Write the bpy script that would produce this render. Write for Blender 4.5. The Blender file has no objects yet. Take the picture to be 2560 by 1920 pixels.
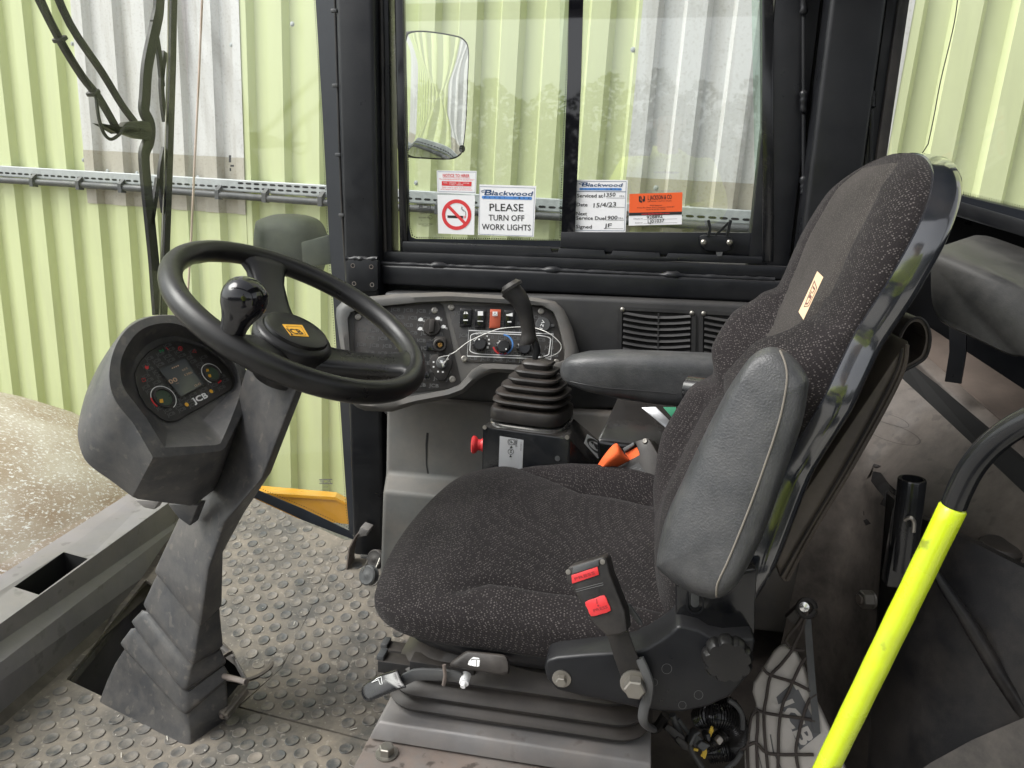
import bpy, bmesh, math, random
from mathutils import Vector, Matrix
random.seed(7)
V = Vector
SC = bpy.context.scene
COL = SC.collection

# ---------------------------------------------------------------- camera
FPX, PITCH, YAW, ROLL = 1775.0, math.radians(14), math.radians(10), math.radians(1.5)
EYE = V((0, 0, 1.15))
FW = V((-math.sin(YAW) * math.cos(PITCH), math.cos(YAW) * math.cos(PITCH), -math.sin(PITCH)))
_r = FW.cross(V((0, 0, 1))).normalized()
_u = _r.cross(FW)
RT = _r * math.cos(ROLL) + _u * math.sin(ROLL)
UP = _u * math.cos(ROLL) - _r * math.sin(ROLL)
cam_d = bpy.data.cameras.new('camera')
cam = bpy.data.objects.new('camera', cam_d)
COL.objects.link(cam)
cam.matrix_world = Matrix(((RT.x, UP.x, -FW.x, EYE.x), (RT.y, UP.y, -FW.y, EYE.y), (RT.z, UP.z, -FW.z, EYE.z), (0, 0, 0, 1)))
cam_d.sensor_fit = 'HORIZONTAL'
cam_d.sensor_width = 36
cam_d.lens = 36 * FPX / 2560
cam_d.clip_start = 0.02
cam_d.clip_end = 500
SC.camera = cam

# ---------------------------------------------------------------- daylight
world = bpy.data.worlds.new('World')
SC.world = world
world.use_nodes = True
wn = world.node_tree.nodes
wl = world.node_tree.links
bg = wn['Background']
sky = wn.new('ShaderNodeTexSky')
sky.sky_type = 'NISHITA'
sky.sun_disc = False
SUN_EL, SUN_AZ = math.radians(50), math.radians(248)     # azimuth measured clockwise from +Y
sky.sun_elevation = SUN_EL
sky.sun_rotation = SUN_AZ
sky.dust_density = 3.0
sky.air_density = 1.0
hs = wn.new('ShaderNodeHueSaturation')
hs.inputs['Saturation'].default_value = 0.14
wl.new(sky.outputs[0], hs.inputs['Color'])
wl.new(hs.outputs[0], bg.inputs['Color'])
bg.inputs['Strength'].default_value = 0.12
sun_d = bpy.data.lights.new('sun', 'SUN')
sun = bpy.data.objects.new('sun', sun_d)
COL.objects.link(sun)
sun_d.energy = 1.5
sun_d.angle = math.radians(38)
sun_d.color = (1.0, 0.97, 0.93)
sdir = V((math.sin(SUN_AZ) * math.cos(SUN_EL), math.cos(SUN_AZ) * math.cos(SUN_EL), math.sin(SUN_EL)))
sun.rotation_euler = sdir.to_track_quat('Z', 'Y').to_euler()
sun.location = sdir * 20
SC.view_settings.view_transform = 'Standard'
SC.view_settings.look = 'None'
SC.view_settings.gamma = 1
SC.view_settings.use_curve_mapping = False
SC.view_settings.exposure = 1.2
SC.render.engine = 'CYCLES'
SC.cycles.max_bounces = 8
SC.cycles.transparent_max_bounces = 16

# ---------------------------------------------------------------- measuring helpers (photo pixel -> point on a real plane)
def ray(x, y):
    return FW + RT * ((x - 1280) / FPX) - UP * ((y - 960) / FPX)
class Pl:
    def __init__(s, p, n):
        s.p = V(p); s.n = V(n).normalized()
    def at(s, x, y, h=0.0):
        d = ray(x, y)
        t = ((s.p + s.n * h) - EYE).dot(s.n) / d.dot(s.n)
        return EYE + d * t
    def up(s, h):
        return Pl(s.p + s.n * h, s.n)
def px(x, y, X=None, Y=None, Z=None):
    d = ray(x, y)
    t = (X - EYE.x) / d.x if X is not None else (Y - EYE.y) / d.y if Y is not None else (Z - EYE.z) / d.z
    return EYE + d * t
def PY(Y): return Pl((0, Y, 0), (0, -1, 0))
def PZ(Z): return Pl((0, 0, Z), (0, 0, 1))
def PX(X, s=1): return Pl((X, 0, 0), (s, 0, 0))
def pl3(a, b, c):
    n = (b - a).cross(c - a).normalized()
    if n.dot(EYE - a) < 0: n = -n
    return Pl(a, n)
def axes(pl):
    u = (RT - pl.n * RT.dot(pl.n)).normalized()
    return u, pl.n.cross(u)

# ---------------------------------------------------------------- materials
def nodemat(name):
    m = bpy.data.materials.new(name)
    m.use_nodes = True
    return m, m.node_tree.nodes, m.node_tree.links, m.node_tree.nodes['Principled BSDF']
def rgba(c): return (c[0], c[1], c[2], 1)
def M(name, col, rough=0.5, metal=0.0, var=0.18, vs=9.0, bump=0.0, bs=400.0, dust=None, dust_amt=0.5, dust_up=0.0,
      ds=6.0, spec=0.5, coat=0.0, spots=None, spot_amt=0.5, spot_s=40.0, rvar=0.12, bd=0.0006):
    m, N, L, b = nodemat(name)
    tc = N.new('ShaderNodeTexCoord')
    geo = N.new('ShaderNodeNewGeometry')
    pos = geo.outputs['Position']
    nz = N.new('ShaderNodeTexNoise'); nz.inputs['Scale'].default_value = vs; nz.inputs['Detail'].default_value = 6; nz.inputs['Roughness'].default_value = 0.65
    L.new(pos, nz.inputs['Vector'])
    mr = N.new('ShaderNodeMapRange'); mr.inputs[1].default_value = 0.3; mr.inputs[2].default_value = 0.7
    mr.inputs[3].default_value = 1 - var; mr.inputs[4].default_value = 1 + var
    L.new(nz.outputs['Fac'], mr.inputs[0])
    mx = N.new('ShaderNodeMix'); mx.data_type = 'RGBA'; mx.blend_type = 'MULTIPLY'; mx.inputs[0].default_value = 1
    mx.inputs[6].default_value = rgba(col)
    L.new(mr.outputs[0], mx.inputs[7])
    out = mx.outputs[2]
    if dust:
        n2 = N.new('ShaderNodeTexNoise'); n2.inputs['Scale'].default_value = ds; n2.inputs['Detail'].default_value = 9; n2.inputs['Roughness'].default_value = 0.7
        L.new(pos, n2.inputs['Vector'])
        m2 = N.new('ShaderNodeMapRange'); m2.inputs[1].default_value = 0.38; m2.inputs[2].default_value = 0.68; m2.inputs[3].default_value = 0.0; m2.inputs[4].default_value = dust_amt
        L.new(n2.outputs['Fac'], m2.inputs[0])
        fac = m2.outputs[0]
        if dust_up:
            sx = N.new('ShaderNodeSeparateXYZ'); L.new(geo.outputs['Normal'], sx.inputs[0])
            m3 = N.new('ShaderNodeMapRange'); m3.inputs[1].default_value = 0.25; m3.inputs[2].default_value = 0.95; m3.inputs[3].default_value = 0; m3.inputs[4].default_value = dust_up
            L.new(sx.outputs[2], m3.inputs[0])
            ad = N.new('ShaderNodeMath'); ad.operation = 'ADD'; ad.use_clamp = True
            L.new(fac, ad.inputs[0]); L.new(m3.outputs[0], ad.inputs[1]); fac = ad.outputs[0]
        mm = N.new('ShaderNodeMix'); mm.data_type = 'RGBA'
        L.new(fac, mm.inputs[0]); L.new(out, mm.inputs[6]); mm.inputs[7].default_value = rgba(dust)
        out = mm.outputs[2]
    if spots:
        n4 = N.new('ShaderNodeTexNoise'); n4.inputs['Scale'].default_value = spot_s; n4.inputs['Detail'].default_value = 4
        L.new(pos, n4.inputs['Vector'])
        m4 = N.new('ShaderNodeMapRange'); m4.inputs[1].default_value = 0.61; m4.inputs[2].default_value = 0.67; m4.inputs[4].default_value = spot_amt
        L.new(n4.outputs['Fac'], m4.inputs[0])
        ms = N.new('ShaderNodeMix'); ms.data_type = 'RGBA'
        L.new(m4.outputs[0], ms.inputs[0]); L.new(out, ms.inputs[6]); ms.inputs[7].default_value = rgba(spots)
        out = ms.outputs[2]
    L.new(out, b.inputs['Base Color'])
    mr2 = N.new('ShaderNodeMapRange'); mr2.inputs[1].default_value = 0.3; mr2.inputs[2].default_value = 0.7
    mr2.inputs[3].default_value = max(0.02, rough - rvar); mr2.inputs[4].default_value = min(1, rough + rvar)
    L.new(nz.outputs['Fac'], mr2.inputs[0]); L.new(mr2.outputs[0], b.inputs['Roughness'])
    b.inputs['Metallic'].default_value = metal
    b.inputs['Specular IOR Level'].default_value = spec
    if coat: b.inputs['Coat Weight'].default_value = coat; b.inputs['Coat Roughness'].default_value = 0.08
    if bump:
        n3 = N.new('ShaderNodeTexNoise'); n3.inputs['Scale'].default_value = bs; n3.inputs['Detail'].default_value = 3
        L.new(pos, n3.inputs['Vector'])
        bp = N.new('ShaderNodeBump'); bp.inputs['Strength'].default_value = bump; bp.inputs['Distance'].default_value = bd
        L.new(n3.outputs['Fac'], bp.inputs['Height']); L.new(bp.outputs[0], b.inputs['Normal'])
    return m
def flat(name, col, rough=0.5, emit=0.0):
    m, N, L, b = nodemat(name)
    b.inputs['Base Color'].default_value = rgba(col); b.inputs['Roughness'].default_value = rough
    if emit:
        b.inputs['Emission Color'].default_value = rgba(col); b.inputs['Emission Strength'].default_value = emit
    return m
def fabric(name, base, fleck, scale, thr=0.2, rib=False, amt=0.7):
    m, N, L, b = nodemat(name)
    geo = N.new('ShaderNodeNewGeometry')
    mp = N.new('ShaderNodeMapping'); mp.inputs['Scale'].default_value = (1.0, 1.0, 1.35)
    mp.inputs['Rotation'].default_value = (0.35, 0.5, 0.6)
    L.new(geo.outputs['Position'], mp.inputs['Vector'])
    vo = N.new('ShaderNodeTexVoronoi'); vo.inputs['Scale'].default_value = scale; vo.inputs['Randomness'].default_value = 0.45
    L.new(mp.outputs[0], vo.inputs['Vector'])
    sp = N.new('ShaderNodeSeparateColor'); L.new(vo.outputs['Color'], sp.inputs[0])
    th = N.new('ShaderNodeMath'); th.operation = 'MULTIPLY'; th.inputs[1].default_value = thr * 0.9
    L.new(sp.outputs[0], th.inputs[0])
    tb = N.new('ShaderNodeMath'); tb.operation = 'ADD'; tb.inputs[1].default_value = thr * 0.5
    L.new(th.outputs[0], tb.inputs[0]); th = tb
    lt = N.new('ShaderNodeMapRange'); lt.inputs[3].default_value = amt; lt.inputs[4].default_value = 0.0
    ad = N.new('ShaderNodeMath'); ad.operation = 'ADD'; ad.inputs[1].default_value = 0.12
    L.new(th.outputs[0], lt.inputs[1]); L.new(th.outputs[0], ad.inputs[0]); L.new(ad.outputs[0], lt.inputs[2])
    L.new(vo.outputs['Distance'], lt.inputs[0])
    nz = N.new('ShaderNodeTexNoise'); nz.inputs['Scale'].default_value = 7; nz.inputs['Detail'].default_value = 5
    L.new(geo.outputs['Position'], nz.inputs['Vector'])
    mr = N.new('ShaderNodeMapRange'); mr.inputs[1].default_value = 0.3; mr.inputs[2].default_value = 0.7; mr.inputs[3].default_value = 0.75; mr.inputs[4].default_value = 1.3
    L.new(nz.outputs['Fac'], mr.inputs[0])
    mb = N.new('ShaderNodeMix'); mb.data_type = 'RGBA'; mb.blend_type = 'MULTIPLY'; mb.inputs[0].default_value = 1; mb.inputs[6].default_value = rgba(base)
    L.new(mr.outputs[0], mb.inputs[7])
    mx = N.new('ShaderNodeMix'); mx.data_type = 'RGBA'
    L.new(lt.outputs[0], mx.inputs[0]); L.new(mb.outputs[2], mx.inputs[6]); mx.inputs[7].default_value = rgba(fleck)
    out = mx.outputs[2]
    L.new(out, b.inputs['Base Color'])
    b.inputs['Roughness'].default_value = 0.95
    b.inputs['Specular IOR Level'].default_value = 0.15
    b.inputs['Sheen Weight'].default_value = 0.05
    b.inputs['Sheen Roughness'].default_value = 0.5
    v2 = N.new('ShaderNodeTexVoronoi'); v2.inputs['Scale'].default_value = scale * 1.7
    L.new(geo.outputs['Position'], v2.inputs['Vector'])
    bp = N.new('ShaderNodeBump'); bp.inputs['Strength'].default_value = 0.35; bp.inputs['Distance'].default_value = 0.0012
    L.new(v2.outputs['Distance'], bp.inputs['Height']); L.new(bp.outputs[0], b.inputs['Normal'])
    return m
def glassmat(name, tint, refl=1.0, dirt=0.03):
    m = bpy.data.materials.new(name); m.use_nodes = True
    N = m.node_tree.nodes; L = m.node_tree.links
    N.remove(N['Principled BSDF']); o = N['Material Output']
    tr = N.new('ShaderNodeBsdfTransparent'); tr.inputs[0].default_value = rgba(tint)
    gl = N.new('ShaderNodeBsdfGlossy'); gl.inputs['Roughness'].default_value = 0.0
    fr = N.new('ShaderNodeFresnel')
    gb = N.new('ShaderNodeNewGeometry'); io = N.new('ShaderNodeMapRange'); io.inputs[3].default_value = 1.5; io.inputs[4].default_value = 1 / 1.5
    L.new(gb.outputs['Backfacing'], io.inputs[0]); L.new(io.outputs[0], fr.inputs[0])
    mu = N.new('ShaderNodeMath'); mu.operation = 'MULTIPLY'; mu.inputs[1].default_value = refl; mu.use_clamp = True
    L.new(fr.outputs[0], mu.inputs[0])
    mx = N.new('ShaderNodeMixShader'); L.new(mu.outputs[0], mx.inputs[0]); L.new(tr.outputs[0], mx.inputs[1]); L.new(gl.outputs[0], mx.inputs[2])
    df = N.new('ShaderNodeBsdfDiffuse'); df.inputs[0].default_value = (0.6, 0.58, 0.52, 1)
    geo = N.new('ShaderNodeNewGeometry'); nz = N.new('ShaderNodeTexNoise'); nz.inputs['Scale'].default_value = 5; nz.inputs['Detail'].default_value = 8
    L.new(geo.outputs['Position'], nz.inputs['Vector'])
    mr = N.new('ShaderNodeMapRange'); mr.inputs[1].default_value = 0.4; mr.inputs[2].default_value = 0.75; mr.inputs[4].default_value = dirt * 2
    L.new(nz.outputs['Fac'], mr.inputs[0])
    m2 = N.new('ShaderNodeMixShader'); L.new(mr.outputs[0], m2.inputs[0]); L.new(mx.outputs[0], m2.inputs[1]); L.new(df.outputs[0], m2.inputs[2])
    L.new(m2.outputs[0], o.inputs[0])
    return m

DUST = (0.21, 0.175, 0.145)
GDUST = (0.17, 0.16, 0.145)
MAT = dict(
    plastic=M('black_grained_plastic', (0.018, 0.018, 0.0195), 0.5, bump=0.35, bs=900, dust=GDUST, dust_amt=0.12, dust_up=0.08, var=0.15),
    greyplastic=M('dusty_grey_plastic', (0.085, 0.087, 0.086), 0.55, bump=0.35, bs=800, dust=DUST, dust_amt=0.45, dust_up=0.2, ds=4),
    brownplastic=M('brown_dusted_plastic', (0.040, 0.034, 0.030), 0.6, bump=0.3, bs=800, dust=(0.175, 0.148, 0.128), dust_amt=0.55, dust_up=0.4, ds=8, var=0.25, spots=(0.02, 0.018, 0.016), spot_amt=0.35, spot_s=30),
    scuffed=M('scuffed_black_moulding', (0.007, 0.007, 0.008), 0.42, spec=0.3, bump=0.3, bs=500, dust=(0.085, 0.072, 0.06), dust_amt=0.34, ds=5, var=0.3),
    panel=M('black_dash_plate', (0.022, 0.022, 0.023), 0.5, bump=0.12, bs=1200, dust=DUST, dust_amt=0.2, ds=9),
    column=M('steering_shroud_plastic', (0.050, 0.051, 0.055), 0.42, spec=0.4, bump=0.45, bs=600, dust=(0.165, 0.15, 0.135), dust_amt=0.45, ds=14, dust_up=0.08, spots=(0.22, 0.195, 0.165), spot_amt=0.25, spot_s=48, var=0.12),
    wheel=M('polished_black_rim', (0.006, 0.006, 0.0065), 0.34, bump=0.3, bs=700, dust=(0.06, 0.055, 0.05), dust_amt=0.14, spec=0.42, ds=12),
    knob=M('gloss_black_knob', (0.006, 0.006, 0.008), 0.12, spec=0.6, var=0.1, rvar=0.05),
    blackpaint=M('satin_black_paint', (0.0065, 0.0073, 0.0095), 0.36, spec=0.34, bump=0.12, bs=300, dust=(0.12, 0.115, 0.11), dust_amt=0.07, ds=4, dust_up=0.12),
    gloss=M('gloss_black_paint', (0.006, 0.007, 0.009), 0.18, spec=0.5, dust=(0.14, 0.12, 0.10), dust_amt=0.08, ds=9, dust_up=0.12, rvar=0.06),
    shell=M('gloss_blue_black_shell', (0.014, 0.017, 0.023), 0.12, spec=1.0, coat=1.0, rvar=0.05, dust=(0.2, 0.17, 0.14), dust_amt=0.1, ds=14),
    rubber=M('black_rubber', (0.011, 0.011, 0.012), 0.5, spec=0.35, dust=DUST, dust_amt=0.15, bump=0.2, bs=500, dust_up=0.1),
    bellow=M('dusty_rubber_bellows', (0.014, 0.014, 0.015), 0.45, dust=(0.11, 0.09, 0.075), dust_amt=0.25, dust_up=0.25, spec=0.4, bump=0.15, bs=500),
    mat=M('dusty_rubber_matting', (0.085, 0.08, 0.073), 0.8, dust=(0.26, 0.22, 0.175), dust_amt=0.95, ds=7, bump=0.5, bs=160, spots=(0.40, 0.36, 0.31), spot_amt=0.4, spot_s=75, var=0.35),
    stud=M('worn_rubber_stud', (0.062, 0.064, 0.065), 0.55, dust=(0.25, 0.215, 0.18), dust_amt=0.95, ds=17, bump=0.3, bs=300, var=0.35),
    sill=M('dusty_sill_paint', (0.185, 0.177, 0.186), 0.6, dust=(0.25, 0.23, 0.20), dust_amt=0.5, ds=5, dust_up=0.15, bump=0.15, bs=300, spots=(0.03, 0.03, 0.03), spot_amt=0.3, spot_s=20),
    plinth=M('worn_grey_plinth', (0.17, 0.165, 0.165), 0.45, metal=0.2, dust=(0.24, 0.20, 0.17), dust_amt=0.5, ds=7, bump=0.15, bs=250, spots=(0.07, 0.05, 0.04), spot_amt=0.5, spot_s=18),
    rust=M('rusty_flange', (0.145, 0.13, 0.12), 0.65, dust=(0.20, 0.135, 0.105), dust_amt=0.5, ds=16, bump=0.4, bs=200, spots=(0.04, 0.03, 0.025), spot_amt=0.8, spot_s=35, var=0.3),
    steel=M('zinc_plated_steel', (0.30, 0.285, 0.26), 0.38, metal=0.85, dust=(0.3, 0.27, 0.22), dust_amt=0.3, ds=40),
    bright=M('bright_steel', (0.75, 0.75, 0.74), 0.22, metal=0.95, var=0.1),
    galv=M('galvanised_steel', (0.40, 0.42, 0.42), 0.55, metal=0.35, vs=40, var=0.15),
    leather=M('worn_armrest_vinyl', (0.038, 0.040, 0.043), 0.4, bump=0.55, bs=380, dust=(0.17, 0.165, 0.16), dust_amt=0.24, ds=20, bd=0.0012, dust_up=0.12),
    seam=flat('tan_seam_thread', (0.19, 0.17, 0.145), 0.9),
    fabric=fabric('charcoal_flecked_fabric', (0.0165, 0.0142, 0.0147), (0.118, 0.106, 0.102), 255, 0.21),
    fabric2=fabric('grey_ribbed_fabric', (0.036, 0.032, 0.030), (0.12, 0.11, 0.10), 300, 0.24, amt=0.6),
    red=M('red_plastic', (0.62, 0.035, 0.04), 0.35, var=0.08),
    orange=M('orange_webbing', (0.80, 0.13, 0.03), 0.8, var=0.15, vs=40, bump=0.5, bs=700),
    hazard=M('orange_rocker', (0.50, 0.10, 0.05), 0.5, var=0.15),
    yellow=M('fluorescent_yellow_sleeve', (0.56, 0.70, 0.015), 0.28, var=0.06, coat=0.35, dust=(0.30, 0.30, 0.07), dust_amt=0.3, ds=22, spots=(0.10, 0.10, 0.03), spot_amt=0.6, spot_s=38),
    machine=M('machine_yellow_paint', (0.90, 0.40, 0.02), 0.35, var=0.05, coat=0.3),
    white=flat('white_print', (0.80, 0.80, 0.79), 0.5),
    cream=flat('cream_label', (0.72, 0.52, 0.34), 0.8),
    blackprint=flat('black_print', (0.015, 0.015, 0.016), 0.5),
    darkprint=flat('dark_grey_print', (0.10, 0.10, 0.10), 0.5),
    redprint=flat('red_print', (0.70, 0.04, 0.045), 0.5),
    blueprint=flat('blue_print', (0.08, 0.25, 0.62), 0.5),
    navyprint=flat('navy_print', (0.015, 0.06, 0.16), 0.5),
    orangeprint=flat('orange_print', (0.85, 0.12, 0.025), 0.5),
    amber=flat('amber_print', (0.80, 0.42, 0.04), 0.5),
    greenprint=flat('green_print', (0.02, 0.25, 0.09), 0.5),
    void=flat('black_void', (0.004, 0.004, 0.004), 0.9),  # near-black colour standing in for the dark inside openings
    paper=M('white_sticker_vinyl', (0.88, 0.88, 0.89), 0.4, var=0.02, rvar=0.03),
    silver=M('silver_label', (0.55, 0.56, 0.58), 0.35, metal=0.4, var=0.08),
    glass=glassmat('clear_cab_glass', (0.97, 0.985, 0.975), 0.8, 0.007),
    slider=glassmat('sliding_window_glass', (0.95, 0.975, 0.96), 1.5, 0.015),
    wglass=glassmat('windscreen_glass', (0.97, 0.985, 0.975), 0.35, 0.005),
    tint=glassmat('green_glass_edge', (0.86, 0.96, 0.91), 1.4, 0.08),
    lens=glassmat('gauge_lens', (0.9, 0.92, 0.9), 1.0, 0.0),
    band=M('black_ceramic_glass_band', (0.006, 0.006, 0.008), 0.03, spec=0.75, var=0.1, rvar=0.01),
    fritband=M('ceramic_frit_border', (0.012, 0.014, 0.019), 0.4, spec=0.3, var=0.1),
    bag=M('pale_vinyl_wallet', (0.46, 0.43, 0.40), 0.5, var=0.08, dust=(0.30, 0.26, 0.22), dust_amt=0.5, ds=10),
    net=M('dark_braided_cord', (0.055, 0.045, 0.04), 0.85, bump=0.6, bs=600),
    pocket=M('brown_vinyl_pocket', (0.06, 0.05, 0.043), 0.5, dust=(0.17, 0.14, 0.11), dust_amt=0.5, ds=6, bump=0.25, bs=500),
    wire=flat('yellow_wire', (0.80, 0.55, 0.08), 0.5),
    greenglass=M('dim_gauge_face', (0.06, 0.085, 0.06), 0.3, var=0.1),
    screen=M('dim_grey_screen', (0.10, 0.105, 0.11), 0.15, var=0.08, spec=0.6),
    cable=M('steel_tether_cable', (0.62, 0.61, 0.58), 0.4, metal=0.6),
    beige=M('weathered_beige_rod', (0.55, 0.42, 0.34), 0.7),
    conduit=M('grey_conduit', (0.05, 0.053, 0.057), 0.55, dust=GDUST, dust_amt=0.3),
    housing=M('faded_black_mirror_shell', (0.035, 0.04, 0.03), 0.6, dust=(0.12, 0.125, 0.08), dust_amt=0.4, dust_up=0.12, ds=9),
)
def sheet_mat(name, col, streak=(0.3, 0.28, 0.2), amt=0.18, rough=0.4, grime=0.0):
    m, N, L, b = nodemat(name)
    geo = N.new('ShaderNodeNewGeometry')
    mp = N.new('ShaderNodeMapping'); mp.inputs['Scale'].default_value = (14, 14, 1.2)
    L.new(geo.outputs['Position'], mp.inputs['Vector'])
    nz = N.new('ShaderNodeTexNoise'); nz.inputs['Scale'].default_value = 1.0; nz.inputs['Detail'].default_value = 8; nz.inputs['Roughness'].default_value = 0.65
    L.new(mp.outputs[0], nz.inputs['Vector'])
    mr = N.new('ShaderNodeMapRange'); mr.inputs[1].default_value = 0.48; mr.inputs[2].default_value = 0.8; mr.inputs[4].default_value = amt
    L.new(nz.outputs['Fac'], mr.inputs[0])
    n2 = N.new('ShaderNodeTexNoise'); n2.inputs['Scale'].default_value = 90; n2.inputs['Detail'].default_value = 3
    L.new(geo.outputs['Position'], n2.inputs['Vector'])
    m3 = N.new('ShaderNodeMapRange'); m3.inputs[1].default_value = 0.55; m3.inputs[2].default_value = 0.7; m3.inputs[4].default_value = grime
    L.new(n2.outputs['Fac'], m3.inputs[0])
    ad = N.new('ShaderNodeMath'); ad.operation = 'ADD'; ad.use_clamp = True
    L.new(mr.outputs[0], ad.inputs[0]); L.new(m3.outputs[0], ad.inputs[1])
    mx = N.new('ShaderNodeMix'); mx.data_type = 'RGBA'; L.new(ad.outputs[0], mx.inputs[0])
    mx.inputs[6].default_value = rgba(col); mx.inputs[7].default_value = rgba(streak)
    L.new(mx.outputs[2], b.inputs['Base Color']); b.inputs['Roughness'].default_value = rough
    return m
MAT['sheet'] = sheet_mat('pale_green_cladding_paint', (0.60, 0.65, 0.36), (0.42, 0.44, 0.29), 0.35)
MAT['sheet2'] = sheet_mat('pale_green_cladding_paint_faded', (0.62, 0.66, 0.39), (0.45, 0.46, 0.32), 0.35)
MAT['roofl'] = sheet_mat('white_translucent_sheet', (0.66, 0.655, 0.64), (0.36, 0.33, 0.28), 0.65, 0.35, 0.3)
MAT['grime'] = sheet_mat('grimy_translucent_flap', (0.46, 0.43, 0.36), (0.30, 0.26, 0.20), 0.6, 0.4, 0.45)
def peel():
    m, N, L, b = nodemat('peeling_brown_paint')
    geo = N.new('ShaderNodeNewGeometry')
    mp = N.new('ShaderNodeMapping'); mp.inputs['Rotation'].default_value = (0.2, 0.1, 0.5); mp.inputs['Scale'].default_value = (0.35, 1.0, 2.2)
    L.new(geo.outputs['Position'], mp.inputs['Vector'])
    n1 = N.new('ShaderNodeTexNoise'); n1.inputs['Scale'].default_value = 5; n1.inputs['Detail'].default_value = 8
    L.new(mp.outputs[0], n1.inputs['Vector'])
    cr = N.new('ShaderNodeValToRGB')
    e = cr.color_ramp.elements
    e[0].position = 0.3; e[0].color = (0.28, 0.20, 0.13, 1); e[1].position = 0.7; e[1].color = (0.48, 0.43, 0.36, 1)
    L.new(n1.outputs['Fac'], cr.inputs[0])
    n2 = N.new('ShaderNodeTexNoise'); n2.inputs['Scale'].default_value = 85; n2.inputs['Detail'].default_value = 6; n2.inputs['Roughness'].default_value = 0.7
    L.new(mp.outputs[0], n2.inputs['Vector'])
    mr = N.new('ShaderNodeMapRange'); mr.inputs[1].default_value = 0.54; mr.inputs[2].default_value = 0.62
    L.new(n2.outputs['Fac'], mr.inputs[0])
    mx = N.new('ShaderNodeMix'); mx.data_type = 'RGBA'; L.new(mr.outputs[0], mx.inputs[0]); L.new(cr.outputs[0], mx.inputs[6]); mx.inputs[7].default_value = (0.72, 0.71, 0.70, 1)
    L.new(mx.outputs[2], b.inputs['Base Color']); b.inputs['Roughness'].default_value = 0.6
    bp = N.new('ShaderNodeBump'); bp.inputs['Strength'].default_value = 0.4; bp.inputs['Distance'].default_value = 0.002
    L.new(n2.outputs['Fac'], bp.inputs['Height']); L.new(bp.outputs[0], b.inputs['Normal'])
    return m
MAT['peel'] = peel()
def mirror_mat():
    m, N, L, b = nodemat('silvered_mirror')
    b.inputs['Base Color'].default_value = (0.86, 0.87, 0.86, 1); b.inputs['Metallic'].default_value = 1; b.inputs['Roughness'].default_value = 0.02
    return m
MAT['mirror'] = mirror_mat()

# ---------------------------------------------------------------- mesh helpers
WLOC = {}
def finish(bm, smooth):
    bmesh.ops.recalc_face_normals(bm, faces=bm.faces[:])
    for f in bm.faces: f.smooth = smooth > 0
    if smooth > 0:
        a = math.radians(smooth)
        for e in bm.edges:
            if len(e.link_faces) == 2:
                e.smooth = e.calc_face_angle(0) < a
def tag(o, label=None, cat=None, group=None, kind=None):
    if label: o['label'] = label
    if cat: o['category'] = cat
    if group: o['group'] = group
    if kind: o['kind'] = kind
    return o
def obj(name, bm, m, parent=None, smooth=38, bevel=0.0, label=None, cat=None, group=None, kind=None, seg=2, recalc=True):
    if bevel:
        bmesh.ops.recalc_face_normals(bm, faces=bm.faces[:])
        es = [e for e in bm.edges if len(e.link_faces) == 2 and e.calc_face_angle(0) > math.radians(28)]
        if es: bmesh.ops.bevel(bm, geom=es, offset=bevel, segments=seg, affect='EDGES', profile=0.5, clamp_overlap=True)
    if recalc: finish(bm, smooth)
    lo = V((1e9,) * 3); hi = V((-1e9,) * 3)
    for v in bm.verts:
        for i in range(3):
            lo[i] = min(lo[i], v.co[i]); hi[i] = max(hi[i], v.co[i])
    c = (lo + hi) / 2
    if parent is None: c.z = lo.z
    for v in bm.verts: v.co -= c
    me = bpy.data.meshes.new(name)
    bm.to_mesh(me); bm.free()
    me.materials.append(MAT[m] if isinstance(m, str) else m)
    o = bpy.data.objects.new(name, me)
    COL.objects.link(o)
    WLOC[o.name] = c
    o.location = c
    if parent is not None:
        o.parent = parent
        o.location = c - WLOC[parent.name]
    tag(o, label, cat, group, kind)
    return o
def thing(name, label, cat, loc, group=None):
    o = bpy.data.objects.new(name, None)
    COL.objects.link(o)
    o.location = V(loc); o.empty_display_size = 0.05
    WLOC[o.name] = V(loc)
    return tag(o, label, cat, group)
def inst(src, loc, parent, name=None):
    o = src.copy(); COL.objects.link(o)
    if name: o.name = name
    WLOC[o.name] = V(loc)
    o.parent = parent
    o.location = V(loc) - (WLOC[parent.name] if parent is not None else V((0, 0, 0)))
    return o
def B(): return bmesh.new()
def poly(bm, pts):
    return bm.faces.new([bm.verts.new(p) for p in pts])
def prism(bm, pts, vec):
    a = [bm.verts.new(p) for p in pts]; b = [bm.verts.new(V(p) + vec) for p in pts]
    n = len(a)
    bm.faces.new(a); bm.faces.new(b[::-1])
    for i in range(n): bm.faces.new((a[i], b[i], b[(i + 1) % n], a[(i + 1) % n]))
    return bm
def slab(bm, pl, pp, h=0.0, back=0.004):
    pts = [pl.at(x, y) + pl.n * h for x, y in pp]
    return prism(bm, pts, -pl.n * (h + back))
def box(bm, c, s, R=None):
    c = V(c); R = R or Matrix.Identity(3)
    vs = []
    for k in (-1, 1):
        for (i, j) in ((-1, -1), (1, -1), (1, 1), (-1, 1)):
            vs.append(bm.verts.new(c + R @ V((i * s[0] / 2, j * s[1] / 2, k * s[2] / 2))))
    for f in ((3, 2, 1, 0), (4, 5, 6, 7), (0, 1, 5, 4), (1, 2, 6, 5), (2, 3, 7, 6), (3, 0, 4, 7)):
        bm.faces.new([vs[i] for i in f])
    return bm
def box2(bm, a, b):
    a, b = V(a), V(b)
    return box(bm, (a + b) / 2, [abs(b[i] - a[i]) for i in range(3)])
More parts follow.
